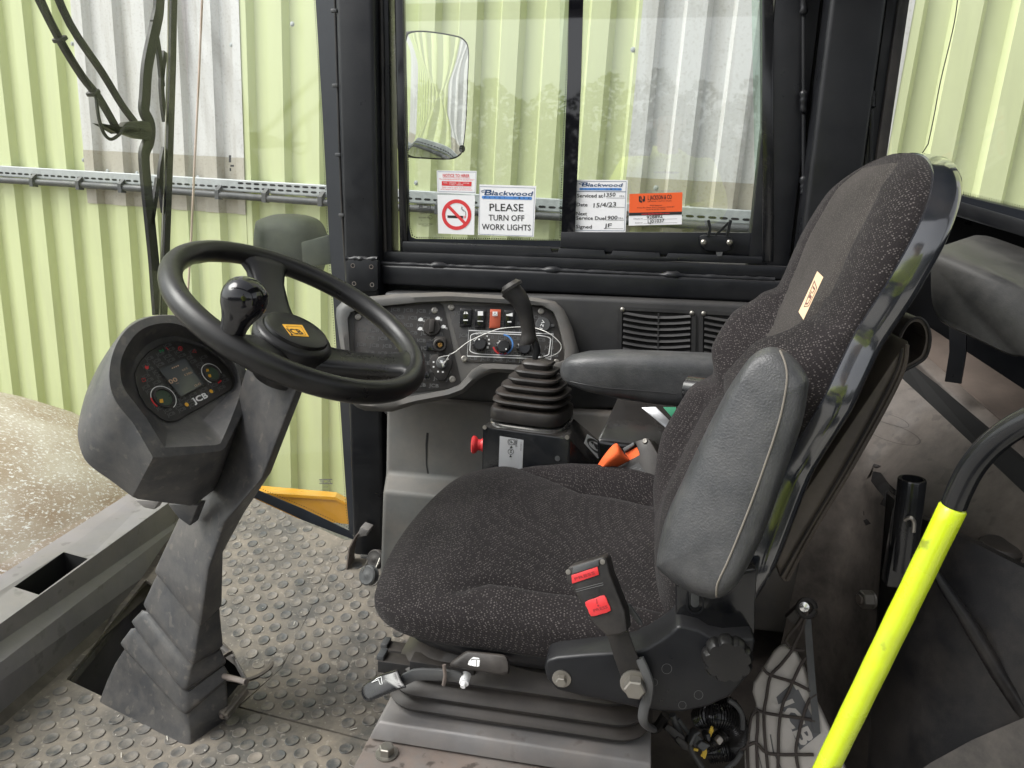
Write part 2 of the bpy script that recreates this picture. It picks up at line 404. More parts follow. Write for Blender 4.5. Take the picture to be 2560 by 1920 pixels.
def loft(bm, rings, closed=True, cap=True):
    R = [[bm.verts.new(p) for p in r] for r in rings]
    n = len(R[0])
    for a, b in zip(R[:-1], R[1:]):
        for i in range(n if closed else n - 1):
            j = (i + 1) % n
            bm.faces.new((a[i], a[j], b[j], b[i]))
    if cap and closed:
        bm.faces.new(R[0][::-1]); bm.faces.new(R[-1])
    return R
def basis(d):
    d = d.normalized()
    u = d.cross(V((0, 0, 1)))
    if u.length < 1e-3: u = d.cross(V((0, 1, 0)))
    u.normalize()
    return u, d.cross(u).normalized()
def tube(bm, pts, r, n=10, cap=True, flatx=1.0):
    pts = [V(p) for p in pts]
    rings = []; u0 = None
    for i, p in enumerate(pts):
        d = (pts[min(i + 1, len(pts) - 1)] - pts[max(i - 1, 0)]).normalized()
        if u0 is None: u, w = basis(d)
        else:
            u = (u0 - d * u0.dot(d)).normalized(); w = d.cross(u)
        u0 = u
        rr = r[i] if isinstance(r, (list, tuple)) else r
        rings.append([p + u * (rr * flatx * math.cos(2 * math.pi * k / n)) + w * (rr * math.sin(2 * math.pi * k / n)) for k in range(n)])
    loft(bm, rings, True, cap)
    return bm
def lathe(bm, o, ax, prof, n=24, u=None, cap=True):
    o = V(o); ax = V(ax).normalized()
    if u is None: u, w = basis(ax)
    else: w = ax.cross(u)
    rings = [[o + ax * h + u * (max(r, 1e-5) * math.cos(2 * math.pi * k / n)) + w * (max(r, 1e-5) * math.sin(2 * math.pi * k / n)) for k in range(n)] for r, h in prof]
    loft(bm, rings, True, cap)
    return bm
def cr(pts, n=6, closed=False):
    """Catmull-Rom through points"""
    P = [V(p) if len(p) == 3 else V((p[0], p[1], 0)) for p in pts]
    out = []
    m = len(P)
    segs = m if closed else m - 1
    for i in range(segs):
        p0 = P[(i - 1) % m] if closed else P[max(i - 1, 0)]
        p1 = P[i % m]; p2 = P[(i + 1) % m]
        p3 = P[(i + 2) % m] if closed else P[min(i + 2, m - 1)]
        for k in range(n):
            t = k / n
            out.append(0.5 * ((2 * p1) + (p2 - p0) * t + (2 * p0 - 5 * p1 + 4 * p2 - p3) * t * t + (3 * p1 - p0 - 3 * p2 + p3) * t ** 3))
    if not closed: out.append(P[-1])
    return out
def cr2(pts, n=4, closed=True):
    return [(p.x, p.y) for p in cr(pts, n, closed)]
def strip(bm, pts, width, nrm, thick):
    """flat ribbon following pts; width direction perpendicular to path and nrm"""
    pts = [V(p) for p in pts]; rings = []
    for i, p in enumerate(pts):
        d = (pts[min(i + 1, len(pts) - 1)] - pts[max(i - 1, 0)]).normalized()
        w = d.cross(nrm).normalized(); n2 = w.cross(d)
        wd = (width[i] if isinstance(width, (list, tuple)) else width) / 2
        rings.append([p + w * wd, p + w * wd + n2 * thick, p - w * wd + n2 * thick, p - w * wd])
    loft(bm, rings)
    return bm
_fc = {}
def glyphs(s):
    if s in _fc: return _fc[s]
    cu = bpy.data.curves.new('lettering', 'FONT'); cu.body = s; cu.resolution_u = 2
    o = bpy.data.objects.new('lettering', cu); COL.objects.link(o)
    dg = bpy.context.evaluated_depsgraph_get()
    me = o.evaluated_get(dg).to_mesh()
    vs = [v.co.copy() for v in me.vertices]; fs = [tuple(p.vertices) for p in me.polygons]
    o.evaluated_get(dg).to_mesh_clear()
    bpy.data.objects.remove(o); bpy.data.curves.remove(cu)
    _fc[s] = (vs, fs)
    return _fc[s]
def text(bm, s, o, u, v, w=None, h=None, shear=0.0, bold=0.0, mirror=False):
    """lay text: origin o (left baseline), u/v unit directions, w total width, h cap height"""
    vs, fs = glyphs(s)
    x0 = min(p.x for p in vs); x1 = max(p.x for p in vs); y1 = 0.70
    sx = w / (x1 - x0); sy = (h / y1) if h else sx
    nn = u.cross(v)
    offs = [(0, 0)] if not bold else [(0, 0), (bold, 0), (0, bold), (bold, bold)]
    for k, (dx, dy) in enumerate(offs):
        nv = []
        for p in vs:
            X = (x1 - p.x if mirror else p.x - x0) * sx + shear * p.y * sy + dx
            nv.append(bm.verts.new(o + u * X + v * (p.y * sy + dy) + nn * (0.00003 * k)))
        for f in fs:
            try: bm.faces.new([nv[i] for i in f])
            except ValueError: pass
def textpx(bm, pl, s, x0, y0, x1, y1, hpx, lift=0.0006, shear=0.0, bold=0.0, mirror=False):
    """text on plane pl from baseline-left pixel to baseline-right pixel, cap height in pixels"""
    a = pl.at(x0, y0, lift); b = pl.at(x1, y1, lift)
    u = (b - a).normalized(); v = pl.n.cross(u)
    t = (x1 - x0, y1 - y0); L = math.hypot(*t); q = (t[1] / L, -t[0] / L)
    c = pl.at(x0 + q[0] * hpx, y0 + q[1] * hpx, lift)
    h = abs((c - a).dot(v))
    sh = shear + ((c - a).dot(u) / max(h, 1e-6)) * 0.0
    text(bm, s, a, u, v, (b - a).length, h, sh, bold, mirror)
def ringstrip(bm, pl, pts, wpx, lift, closed=True):
    """thin printed line along px points"""
    P = [pl.at(x, y, lift) for x, y in pts]
    n = len(P); u, v = axes(pl); k = (pl.at(pts[0][0] + 1, pts[0][1]) - pl.at(*pts[0])).length
    w = wpx * k / 2
    A = []; Bv = []
    for i in range(n):
        a = P[i - 1] if (closed or i > 0) else P[i]; b = P[(i + 1) % n] if (closed or i < n - 1) else P[i]
        d = (b - a).normalized(); q = pl.n.cross(d)
        A.append(bm.verts.new(P[i] + q * w)); Bv.append(bm.verts.new(P[i] - q * w))
    for i in range(n if closed else n - 1):
        j = (i + 1) % n
        bm.faces.new((A[i], A[j], Bv[j], Bv[i]))
def disc(bm, pl, x, y, r, lift=0.0006, n=20):
    c = pl.at(x, y, lift); u, v = axes(pl)
    poly(bm, [c + u * (r * math.cos(2 * math.pi * k / n)) + v * (r * math.sin(2 * math.pi * k / n)) for k in range(n)])
def decal(bm, pl, pp, lift=0.0006):
    poly(bm, [pl.at(x, y, lift) for x, y in pp])
def pxs(pl, x, y):
    """metres per pixel on a plane at a pixel"""
    return (pl.at(x + 4, y) - pl.at(x - 4, y)).length / 8
def rrect(x0, y0, x1, y1, r, n=4):
    out = []
    for cx, cy, a0 in ((x1 - r, y1 - r, 0), (x0 + r, y1 - r, 90), (x0 + r, y0 + r, 180), (x1 - r, y0 + r, 270)):
        for k in range(n + 1):
            a = math.radians(a0 + 90 * k / n)
            out.append((cx + r * math.cos(a), cy + r * math.sin(a)))
    return out
def screw(pl, x, y, r, parent, m='steel', name='screw'):
    c = pl.at(x, y); bm = B()
    lathe(bm, c, pl.n, [(r, -0.001), (r, 0.002), (r * 0.75, 0.0032), (r * 0.45, 0.0032), (r * 0.35, 0.0018), (0.0002, 0.0018)], 14)
    return obj(name, bm, m, parent)
def hexbolt(o, ax, r, h, parent, m='steel', name='bolt', washer=1.5):
    bm = B()
    if washer: lathe(bm, o, ax, [(r * washer, 0), (r * washer, h * 0.22), (r * washer * 0.9, h * 0.25)], 20)
    lathe(bm, V(o) + V(ax).normalized() * (h * 0.26 if washer else 0), ax, [(r, 0), (r, h * 0.9), (r * 0.85, h)], 6)
    return obj(name, bm, m, parent, smooth=25)
# ================================================================ SETTING OUTSIDE THE CAB
gm = M('yard_concrete', (0.30, 0.29, 0.27), 0.9, var=0.3, vs=3, bump=0.5, bs=60, bd=0.004)
bm = B(); n = 14
for i in range(n + 1):
    for j in range(n + 1):
        bm.verts.new((-70 + 140 * i / n, -90 + 140 * j / n, -1.25))
bm.verts.ensure_lookup_table()
for i in range(n):
    for j in range(n):
        a = i * (n + 1) + j
        bm.faces.new([bm.verts[k] for k in (a, a + n + 1, a + n + 2, a + 1)])
obj('ground', bm, gm, smooth=0, kind='structure')

# ---- corrugated building wall
_th, _ti = math.radians(6), math.radians(2)
W0 = EYE + ray(1280, 520) * 3.2
WU = V((math.cos(_th) * math.cos(_ti), -math.sin(_th) * math.cos(_ti), -math.sin(_ti)))
WH = V((-math.sin(_th), -math.cos(_th), 0))
WV = WH.cross(WU)
def W(u, v, off=0.0): return W0 + WU * u + WV * v + WH * off
wall = thing('corrugated_wall', 'tall building wall of pale green corrugated sheets with white translucent strips', 'wall', W(0, -2.4))
PIT = 0.1905
def wsheet(u0, v0, v1, off, name, m, label=None, ribs=5):
    prof = []
    for k in range(ribs):
        b = u0 + k * PIT
        prof += [(b, 0.034), (b + 0.0625, 0.034), (b + 0.0625 + 0.020, 0.0), (b + 0.16, 0.0), (b + 0.176, 0.034)]
    prof.append((u0 + ribs * PIT + 0.03, 0.034))
    rings = []
    for v in (v0, v1):
        rings.append([W(u, v, off + o) for u, o in prof] + [W(u, v, off + o - 0.0015) for u, o in prof[::-1]])
    bm = B(); loft(bm, rings, True, False)
    return obj(name, bm, m, wall, smooth=0, label=label)
for k in range(-8, 16):
    u0 = -0.4475 + k * 5 * PIT
    lit = (k % 3 == 1)
    off = 0.0 if k % 2 else 0.0018
    if lit:
        wsheet(u0, -2.6, -0.02, off, 'cladding_sheet', 'sheet')
        wsheet(u0, 0.155, 4.5, 0.004, 'translucent_sheet', 'roofl', 'white translucent corrugated sheet')
        wsheet(u0, -0.115, 0.157, 0.0065, 'translucent_flap', 'grime', 'grimy brown lower end of a translucent sheet')
    else:
        wsheet(u0, -2.6, 4.5, off, 'cladding_sheet', 'sheet' if k % 2 else 'sheet2')
fb = B(); lathe(fb, W(0, 0, 0), WH, [(0.011, 0), (0.011, 0.002), (0.007, 0.003), (0.006, 0.007), (0.0005, 0.0075)], 12)
WP = Pl(W(0, 0, 0.036), WH)
first = None
for x, y in ((180, 109), (578, 112), (208, 400), (596, 427), (268, 428), (342, 433), (494, 444), (1583, 124), (2236, 125), (1040, 457), (1640, 470), (1720, 520), (730, 60)):
    c = WP.at(x, y)
    if first is None:
        o = obj('fixing_screw', fb, 'galv', wall); first = o
        o.location = c - WLOC['corrugated_wall']
    else: inst(first, c, wall)
rail = thing('cable_rail', 'slotted galvanised channel with grey conduit clipped along the green wall', 'cable rail', W(0, -0.03, 0.06))
bm = B()
RP = [(-7.5, 0.012), (14, 0.012)]
rings = [[W(u, -0.005, 0.036), W(u, 0.052, 0.036), W(u, 0.052, 0.062), W(u, 0.047, 0.064), W(u, 0.0, 0.064), W(u, -0.005, 0.062)] for u in (-7.5, 14)]
loft(bm, rings); obj('channel', bm, 'galv', rail, smooth=0)
bm = B()
u = -7.45
while u < 13.9:
    for v in (0.014, 0.036):
        ok = (v < 0.03) or (-1.4 < u < -0.8)
        if ok:
            c = W(u, v, 0.0646)
            poly(bm, [c + WU * (0.011 * math.cos(a) + (0.006 if math.cos(a) > 0 else -0.006)) + WV * (0.0052 * math.sin(a)) for a in [2 * math.pi * k / 10 + 0.1 for k in range(10)]])
    u += 0.045
obj('slots', bm, 'void', rail, smooth=0, kind='stuff', recalc=False)
bm = B(); tube(bm, [W(u, -0.026 + 0.004 * math.sin(u * 2.1), 0.075 + 0.004 * math.sin(u * 3)) for u in [-7.5 + 0.25 * k for k in range(87)]], 0.0165, 12)
obj('conduit', bm, 'conduit', rail)
cb = B(); loft(cb, [[W(0, v, o) + WU * s for v, o in ((-0.048, 0.062), (-0.048, 0.096), (-0.004, 0.096), (0.02, 0.0665), (0.02, 0.0645), (-0.01, 0.0645))] for s in (-0.011, 0.011)])
c0 = obj('clip', cb, 'conduit', rail, smooth=0)
base = V(c0.location) + WLOC['cable_rail'] - W(0, 0, 0)
for k, (x, y) in enumerate(((80, 425), (196, 437), (302, 443), (545, 462), (663, 478), (803, 495), (1096, 502), (1330, 520), (1560, 545), (1880, 558))):
    d = ray(x, y); p0 = W(0, 0, 0.08); t = (p0 - EYE).dot(WH) / d.dot(WH); q = EYE + d * t - W0
    loc = W(q.dot(WU), 0, 0) + base
    if k == 0: c0.location = loc - WLOC['cable_rail']
    else: inst(c0, loc, rail)
# product stamp on the translucent sheet
bm = B()
SP = Pl(W(0, 0, 0.0425), WH)
for (x0, y0, w_, h_) in ((572, 388, 6, 18), (576, 412, 9, 5), (574, 420, 4, 8)): decal(bm, SP, [(x0, y0), (x0 + w_, y0), (x0 + w_, y0 + h_), (x0, y0 + h_)], 0)
obj('product_stamp', bm, 'blackprint', wall, smooth=0, recalc=False)

# ---- weathered rounded cover in front of the cab
bm = B()
C0 = V((-3.15, 2.15, -0.51)); RX, RY, RZ = 1.55, 1.0, 0.88
rings = []
for i in range(13):
    el = math.radians(-4 + 94 * i / 12 - 0.01)
    rings.append([C0 + V((RX * math.copysign(abs(math.cos(el)) ** 0.8, 1) * math.cos(a), RY * abs(math.cos(el)) ** 0.8 * math.sin(a), RZ * math.copysign(abs(math.sin(el)) ** 0.9, math.sin(el)))) for a in [2 * math.pi * k / 40 for k in range(40)]])
loft(bm, rings)
obj('front_cover', bm, 'peel', smooth=60, label='weathered brown rounded cover with peeling white flecks ahead of the windscreen', cat='machine cover')
# ---- yellow wing outside the corner glass
wing = thing('yellow_wing', 'bright yellow painted wing with a turned lip outside the corner glass', 'machine wing', px(800, 1300, Y=2.5))
QL = PY(2.45)
lip_f = [(560, 1226), (838, 1243), (900, 1275)]; lip_b = [(560, 1206), (842, 1231), (900, 1262)]
bm = B(); pf = [PY(2.42).at(x, y) for x, y in lip_f]; pb = [PY(2.56).at(x, y) for x, y in lip_b]
dn = V((0, 0, -0.012))
for i in range(2):
    prism(bm, [pf[i], pf[i + 1], pb[i + 1], pb[i]], dn)
obj('lip', bm, 'machine', wing, smooth=0)
bm = B(); pts = [p + V((0, 0.006, -0.013)) for p in pf]; low = [p + V((0, 0.05, -0.8)) for p in pts]
for i in range(2): prism(bm, [pts[i], pts[i + 1], low[i + 1], low[i]], V((0, 0.004, 0)))
obj('skirt', bm, 'machine', wing, smooth=0)
# ---- thin rod
bm = B(); tube(bm, [px(507, -40, Y=2.55), px(497, 200, Y=2.54), px(486, 420, Y=2.52), px(478, 600, Y=2.5), px(470, 730, Y=2.48)], 0.0042, 8)
obj('thin_rod', bm, 'beige', label='thin pale beige rod standing upright beyond the windscreen', cat='rod')

# ---- front mirror seen from its back
mir = thing('front_mirror', 'grey black mirror housing seen from behind through the corner glass', 'mirror', px(720, 680, Y=2.45))
MP = PY(2.42)
out = cr2([(645, 560), (655, 545), (690, 535), (738, 536), (778, 548), (798, 572), (806, 610), (800, 660), (780, 690), (700, 692), (650, 680), (641, 620)], 4)
bm = B(); rings = []
for s, yy in ((1.0, 2.50), (1.0, 2.46), (0.94, 2.415), (0.78, 2.385), (0.5, 2.37)):
    cx, cy = 722, 612
    rings.append([PY(2.45).at(cx + (x - cx) * s, cy + (y - cy) * s) + V((0, yy - 2.45, 0)) for x, y in out])
loft(bm, rings); obj('shell', bm, 'housing', mir, smooth=60)
bm = B(); loft(bm, [[PY(2.44).at(x, y) + V((0, d, 0)) for x, y in ((640, 575), (652, 552), (655, 690), (641, 660))] for d in (-0.01, 0.07)])
obj('rim', bm, 'blackpaint', mir)
bm = B(); a = [PY(2.36).at(x, y) for x, y in ((752, 606), (826, 586), (830, 660), (757, 670))]
prism(bm, a, V((-0.01, 0.09, 0.005))); obj('arm_bracket', bm, 'housing', mir, bevel=0.004)

# ---- wing mirror with reflecting glass
wm = thing('wing_mirror', 'tall rectangular wing mirror reflecting the corrugated wall outside the side window', 'mirror', px(1090, 400, Y=2.3))
pc = px(1090, 238, Y=2.32)
_d = (pc - EYE).normalized(); _rr = V((0.93, 0.33, 0.03)).normalized()
mn = (_rr - _d).normalized()
MPL = Pl(pc, mn)
mo = cr2([(1008, 140), (1012, 92), (1024, 79), (1062, 77), (1130, 87), (1158, 98), (1170, 125), (1168, 200), (1164, 300), (1156, 370), (1146, 390), (1120, 399), (1060, 397), (1020, 392), (1012, 370), (1008, 260)], 4)
u_, v_ = axes(MPL)
bm = B()
cc = (1090, 238)
def mring(s, h): return [MPL.at(cc[0] + (x - cc[0]) * s, cc[1] + (y - cc[1]) * s) + mn * h for x, y in mo]
loft(bm, [mring(1.0, 0.004), mring(1.0, -0.02), mring(0.9, -0.05), mring(0.6, -0.065)])
obj('shell', bm, 'rubber', wm, smooth=50)
bm = B()
N_ = 10
def mpt(s, k):
    x, y = mo[k % len(mo)]
    p = MPL.at(cc[0] + (x - cc[0]) * s * 0.965, cc[1] + (y - cc[1]) * s * 0.975)
    return p + mn * (0.0125 - 0.0075 * s * s)
rings = [[mpt(i / N_ if i else 0.002, k) for k in range(len(mo))] for i in range(N_, -1, -1)]
loft(bm, rings, True, True); obj('mirror_glass', bm, 'mirror', wm, smooth=60)
bm = B(); q = MPL.at(1152, 372); lathe(bm, q, mn, [(0.012, 0.0), (0.012, 0.009), (0.003, 0.011)], 12); obj('clip', bm, 'rubber', wm)
bm = B(); tube(bm, cr([px(1015, 300, Y=2.38), px(985, 330, Y=2.3), px(950, 380, Y=2.15)], 5), 0.012, 10); obj('stay', bm, 'blackpaint', wm)

# ---- windscreen wiper
wip = thing('windscreen_wiper', 'black twin arm wiper with upright blade parked across the windscreen', 'wiper', px(380, 330, X=-1.62))
WX = -1.62
def wp(x, y, d=0.0): return px(x, y, X=WX + d)
wnrm = V((1, 0, 0))
bm = B(); strip(bm, cr([wp(64, -60), wp(142, 95), wp(200, 190), wp(243, 245), wp(292, 330)], 4), 0.020, wnrm, 0.012); obj('arm', bm, 'rubber', wip)
bm = B(); strip(bm, cr([wp(110, -80), wp(170, 60), wp(250, 180), wp(300, 262), wp(333, 306)], 4), 0.019, wnrm, 0.012); obj('arm', bm, 'rubber', wip)
bm = B(); tube(bm, cr([wp(84, -60, .01), wp(148, 85, .012), wp(205, 180, .012), wp(236, 235, .012)], 4), 0.0035, 8); obj('hose', bm, 'rubber', wip)
for x, y in ((150, 98), (233, 232)):
    bm = B(); box(bm, wp(x, y, .006), (0.03, 0.03, 0.012), Matrix.Rotation(0.6, 3, 'X')); obj('hose_clip', bm, 'rubber', wip, bevel=0.003)
bm = B(); tube(bm, cr([wp(240, 240, .012), wp(246, 290, .018), wp(258, 330, .02), wp(276, 348, .02), wp(296, 338, .02), wp(312, 320, .02), wp(345, 318, .015)], 6), 0.005, 8); obj('washer_tube', bm, 'rubber', wip)
bm = B(); slab(bm, PX(WX + 0.014), [(266, 318), (290, 332), (312, 306), (335, 303), (352, 302), (372, 306), (378, 330), (372, 350), (340, 346), (318, 338), (300, 330)], 0.006, 0.018); obj('pivot_bracket', bm, 'rubber', wip, bevel=0.003)
hexbolt(wp(353, 326, .02), (1, 0, 0), 0.008, 0.008, wip, 'rubber', 'pivot_bolt', 0)
bm = B(); strip(bm, cr([wp(396, -60), wp(392, 20), wp(385, 60), wp(364, 160), wp(358, 240), wp(356, 278), wp(370, 310), wp(368, 350), wp(356, 385), wp(360, 450), wp(368, 530), wp(374, 590), wp(380, 650), wp(385, 720), wp(390, 786)], 5), 0.040, wnrm, 0.012); obj('blade_carrier', bm, 'rubber', wip)
for seg in (((379, 50), (392, 120), (402, 215)), ((408, 130), (400, 200), (403, 260), (409, 305)), ((407, 370), (397, 430), (400, 480), (406, 532)), ((391, 446), (382, 510), (370, 585))):
    bm = B(); strip(bm, cr([wp(x, y, .002) for x, y in seg], 4), 0.018, wnrm, 0.010); obj('yoke', bm, 'rubber', wip)
bm = B(); strip(bm, [wp(428, -60, .004), wp(424, 160, .004), wp(416, 420, .004), wp(408, 640, .004), wp(402, 800, .004)], 0.030, wnrm, 0.014); obj('blade', bm, 'rubber', wip)
bm = B(); strip(bm, [wp(421, -60, .016), wp(417, 160, .016), wp(410, 420, .016), wp(403, 640, .016), wp(397, 800, .016)], 0.003, wnrm, 0.003); obj('blade_spine', bm, 'steel', wip)

# ================================================================ GLAZING
ws = thing('windscreen', 'tall clear windscreen with black dotted border wrapping round to the front pillar', 'windscreen', (-1.5, 1.4, 0.25))
g1 = px(880, 1345, Y=1.955); g2 = px(636, 1228, Y=2.24); g3 = px(812, 0, Y=1.965)
GP = pl3(g1, g2, g3)
bm = B(); box2(bm, (-1.549, 0.1, 0.24), (-1.555, 2.33, 2.3)); obj('pane', bm, 'wglass', ws, smooth=0)
cpts = [(470, -120), (812, -120), (893, 1350), (600, 1222), (470, 1160)]
bm = B(); slab(bm, GP, cpts, 0.0, 0.006); obj('corner_pane', bm, 'wglass', ws, smooth=0)
bm = B(); slab(bm, GP, [(784, -120), (791, 0), (808, 280), (824, 580), (848, 950), (868, 1250), (875, 1326), (897, 1352), (892, 1150), (880, 760), (868, 400), (856, 0), (854, -120)], 0.003, -0.0008)
obj('frit_border', bm, 'fritband', ws, smooth=0)
bm = B(); slab(bm, GP, [(875, 1326), (760, 1272), (640, 1222), (560, 1188), (552, 1202), (634, 1241), (760, 1300), (890, 1350)], 0.0032, -0.001)
obj('frit_border', bm, 'fritband', ws, smooth=0)
bm = B()
def dots(bm, pl, pts, sp, r, lift):
    for a, b in zip(pts[:-1], pts[1:]):
        L = math.hypot(b[0] - a[0], b[1] - a[1]); k = 0
        while k * sp < L:
            t = k * sp / L; c = pl.at(a[0] + (b[0] - a[0]) * t, a[1] + (b[1] - a[1]) * t, lift); u, v = axes(pl)
            poly(bm, [c + u * r * math.cos(q) + v * r * math.sin(q) for q in (0.3, 1.35, 2.4, 3.44, 4.5, 5.5)]); k += 1
dots(bm, GP, [(786, 0), (803, 280), (819, 580), (843, 950), (863, 1250), (871, 1322)], 6.5, 0.0022, 0.0034)
dots(bm, GP, [(872, 1320), (760, 1266), (640, 1216)], 6.5, 0.0022, 0.0034)
obj('frit_dots', bm, 'fritband', ws, smooth=0, kind='stuff', recalc=False)
bm = B(); textpx(bm, GP, 'JCB', 801, 1207, 829, 1208, 8, 0.004, bold=0.0004, mirror=True)
ringstrip(bm, GP, [(798, 1199), (831, 1199), (831, 1209), (798, 1209)], 1.2, 0.004)
textpx(bm, GP, 'Kinn', 806, 1219, 820, 1219, 4, 0.004, mirror=True); textpx(bm, GP, '43R 00154', 801, 1227, 826, 1228, 3, 0.004, mirror=True)
obj('glass_mark', bm, 'darkprint', ws, smooth=0, recalc=False)

# ================================================================ CAB FRAME
cab = thing('cab_frame', 'black painted steel cab frame of welded tubes around the side window', 'cab frame', (-0.2, 1.9, 0.05))
xa = px(851, 400, Y=1.88).x; xb = px(940, 400, Y=1.88).x
bm = B(); box2(bm, (xa, 1.88, 0.02), (xb, 1.975, 2.3)); obj('front_pillar', bm, 'blackpaint', cab, bevel=0.012, seg=3)
xc = px(1003, 400, Y=1.955).x
bm = B(); box2(bm, (xb - 0.004, 1.925, 0.96), (xc - 0.02, 1.985, 2.3)); obj('pillar_flange', bm, 'blackpaint', cab, bevel=0.003)
bm = B(); tube(bm, [V((xb + 0.006 + 0.0015 * math.sin(z * 9), 1.921, z)) for z in [0.97 + 0.02 * k for k in range(66)]], [0.005 + 0.002 * random.random() for k in range(66)], 6); obj('sealant', bm, 'rubber', cab)
xr = px(1934, 690, Y=1.93).x
zb0 = px(1400, 733, Y=1.90).z; zb1 = px(1400, 680, Y=1.90).z; zb2 = px(1400, 645, Y=1.915).z
bm = B(); box2(bm, (xb, 1.90, zb0), (xr + 0.3, 1.985, zb1)); obj('window_beam', bm, 'blackpaint', cab, bevel=0.008, seg=3)
bm = B(); box2(bm, (xb, 1.915, zb1 + 0.002), (xr + 0.3, 1.985, zb2)); obj('sill_tube', bm, 'blackpaint', cab, bevel=0.004)
bm = B(); pts = [V((xb + (xr - xb) * k / 90, 1.911, zb1 + 0.002)) for k in range(91)]
tube(bm, pts, [0.0055 + 0.003 * random.random() + (0.006 if k % 27 in (13, 14, 15) else 0) for k in range(91)], 6); obj('weld_bead', bm, 'blackpaint', cab, smooth=60)
zp0 = px(905, 727, Y=1.868).z; zp1 = px(905, 648, Y=1.868).z; xp0 = px(866, 690, Y=1.868).x; xp1 = px(945, 690, Y=1.868).x
bm = B()
PP = PY(1.866)
slab(bm, PP, rrect(866, 648, 945, 728, 9), 0.0, 0.016); cp = obj('corner_plate', bm, 'blackpaint', cab, bevel=0.0015)
for x, y in ((882, 664), (928, 667), (885, 709), (930, 712)):
    c = PP.at(x, y, 0.0008); bm = B(); lathe(bm, c, (0, -1, 0), [(0.0062, -0.001), (0.0062, 0.0004), (0.0045, 0.0004), (0.0042, -0.001)], 14, cap=False)
    obj('bolt_hole', bm, 'rust', cp)
    bm = B(); disc(bm, PP, x, y, 0.0044, 0.0006); obj('bolt_hole', bm, 'void', cp, smooth=0, recalc=False)
bm = B(); tube(bm, [PY(1.872).at(866 + 78 * k / 20, 646 + 2 * random.random()) for k in range(21)], [0.006 + 0.003 * random.random() for k in range(21)], 6); obj('weld_bead', bm, 'blackpaint', cab, smooth=60)
bm = B(); box2(bm, (xa + 0.01, 1.958, -0.02), (xr + 0.3, 1.978, zb1 - 0.004)); obj('side_skin', bm, 'blackpaint', cab, smooth=0)
bm = B(); box2(bm, (0.12, 0.25, 2.02), (1.05, 2.0, 2.06)); obj('shade_roof_panel', bm, 'blackpaint', cab, smooth=0)  # unseen partial roof, added to shade the rear part of the cab
bm = B(); box2(bm, (-1.56, 0.25, 2.02), (0.118, 0.40, 2.06)); obj('roof_rail', bm, 'blackpaint', cab, smooth=0)
# cable and clips on the left of the pillar
bm = B(); tube(bm, cr([px(836, -40, Y=1.9), px(842, 150, Y=1.9), px(846, 280, Y=1.89), px(850, 400, Y=1.89), px(856, 540, Y=1.89), px(862, 640, Y=1.89), px(868, 720, Y=1.89)], 8), 0.0035, 8); obj('pillar_cable', bm, 'rubber', cab)
for x, y in ((832, 27), (835, 214), (842, 387), (851, 538)):
    bm = B(); box(bm, px(x + 3, y, Y=1.885), (0.016, 0.008, 0.009)); obj('cable_clip', bm, 'conduit', cab, bevel=0.002)
# rear pillar
def vbox(xl, xr_, y, d, z0=0.55, z1=2.3, yref=300):
    a = px(xl, yref, Y=y).x; b = px(xr_, yref, Y=y).x
    return (a, y, z0), (b, y + d, z1)
bm = B(); box2(bm, *vbox(1908, 2016, 1.941, 0.05)); obj('rear_pillar_plate', bm, 'blackpaint', cab, bevel=0.003)
bm = B(); box2(bm, *vbox(2012, 2052, 1.955, 0.03)); obj('pillar_channel', bm, 'void', cab)
bm = B(); box2(bm, *vbox(2040, 2178, 1.86, 0.09)); obj('rear_pillar', bm, 'blackpaint', cab, bevel=0.012, seg=3)
bm = B(); box2(bm, *vbox(2176, 2204, 1.885, 0.05)); obj('rear_flange', bm, 'blackpaint', cab, bevel=0.003)
bm = B(); box2(bm, *vbox(2204, 2232, 1.875, 0.03)); obj('window_seal', bm, 'rubber', cab, bevel=0.006)
for xx, yy in ((2009, 1.925), (2178, 1.88)):
    for y0, y1 in ((-60, 40), (225, 285), (440, 490), (640, 690)) if xx == 2009 else ((-40, 60), (225, 272), (430, 470)):
        bm = B(); tube(bm, [px(xx + random.uniform(-1, 1), y0 + (y1 - y0) * k / 10, Y=yy) for k in range(11)], [0.004] + [0.008 + 0.003 * random.random() for k in range(9)] + [0.004], 7); obj('weld_bead', bm, 'blackpaint', cab, smooth=60)
    bm = B(); tube(bm, [px(xx, -60 + 85 * k, Y=yy + 0.004) for k in range(11)], 0.005, 6); obj('weld_bead', bm, 'blackpaint', cab, smooth=60)

# ================================================================ SIDE WINDOW
sw = thing('side_window', 'two pane sliding side window in a black frame', 'window', px(1450, 620, Y=1.95))
def bar(x0, y0, x1, y1, Y, d, name='frame_bar', m='gloss', bev=0.002):
    bm = B(); slab(bm, PY(Y), [(x0[0], y0[0]), (x1[0], y0[1]), (x1[1], y1[1]), (x0[1], y1[0])], 0.0, d)
    return obj(name, bm, m, sw, bevel=bev)
bar((984, 1000), (-60, -60), (1004, 1018), (640, 640), 1.938, 0.03)
bar((1905, 1905), (-60, -60), (1934, 1934), (655, 655), 1.938, 0.035)
bar((1006, 1004), (603, 618), (1402, 1402), (624, 634), 1.930, 0.02)
bar((1402, 1400), (580, 582), (1920, 1920), (625, 650), 1.945, 0.03, m='blackpaint')
bar((1004, 1004), (612, 644), (1925, 1925), (668, 640), 1.956, 0.02, m='blackpaint')
bm = B()
slab(bm, PY(1.926), [(1006, 606), (1376, 620), (1379, 631), (1394, 632), (1398, 621), (1510, 626), (1513, 636), (1528, 637), (1532, 627), (1648, 632), (1651, 642), (1666, 643), (1670, 633), (1906, 642), (1906, 660), (1006, 632)], 0.0, 0.006)
obj('notched_rail', bm, 'blackpaint', sw, bevel=0.001)
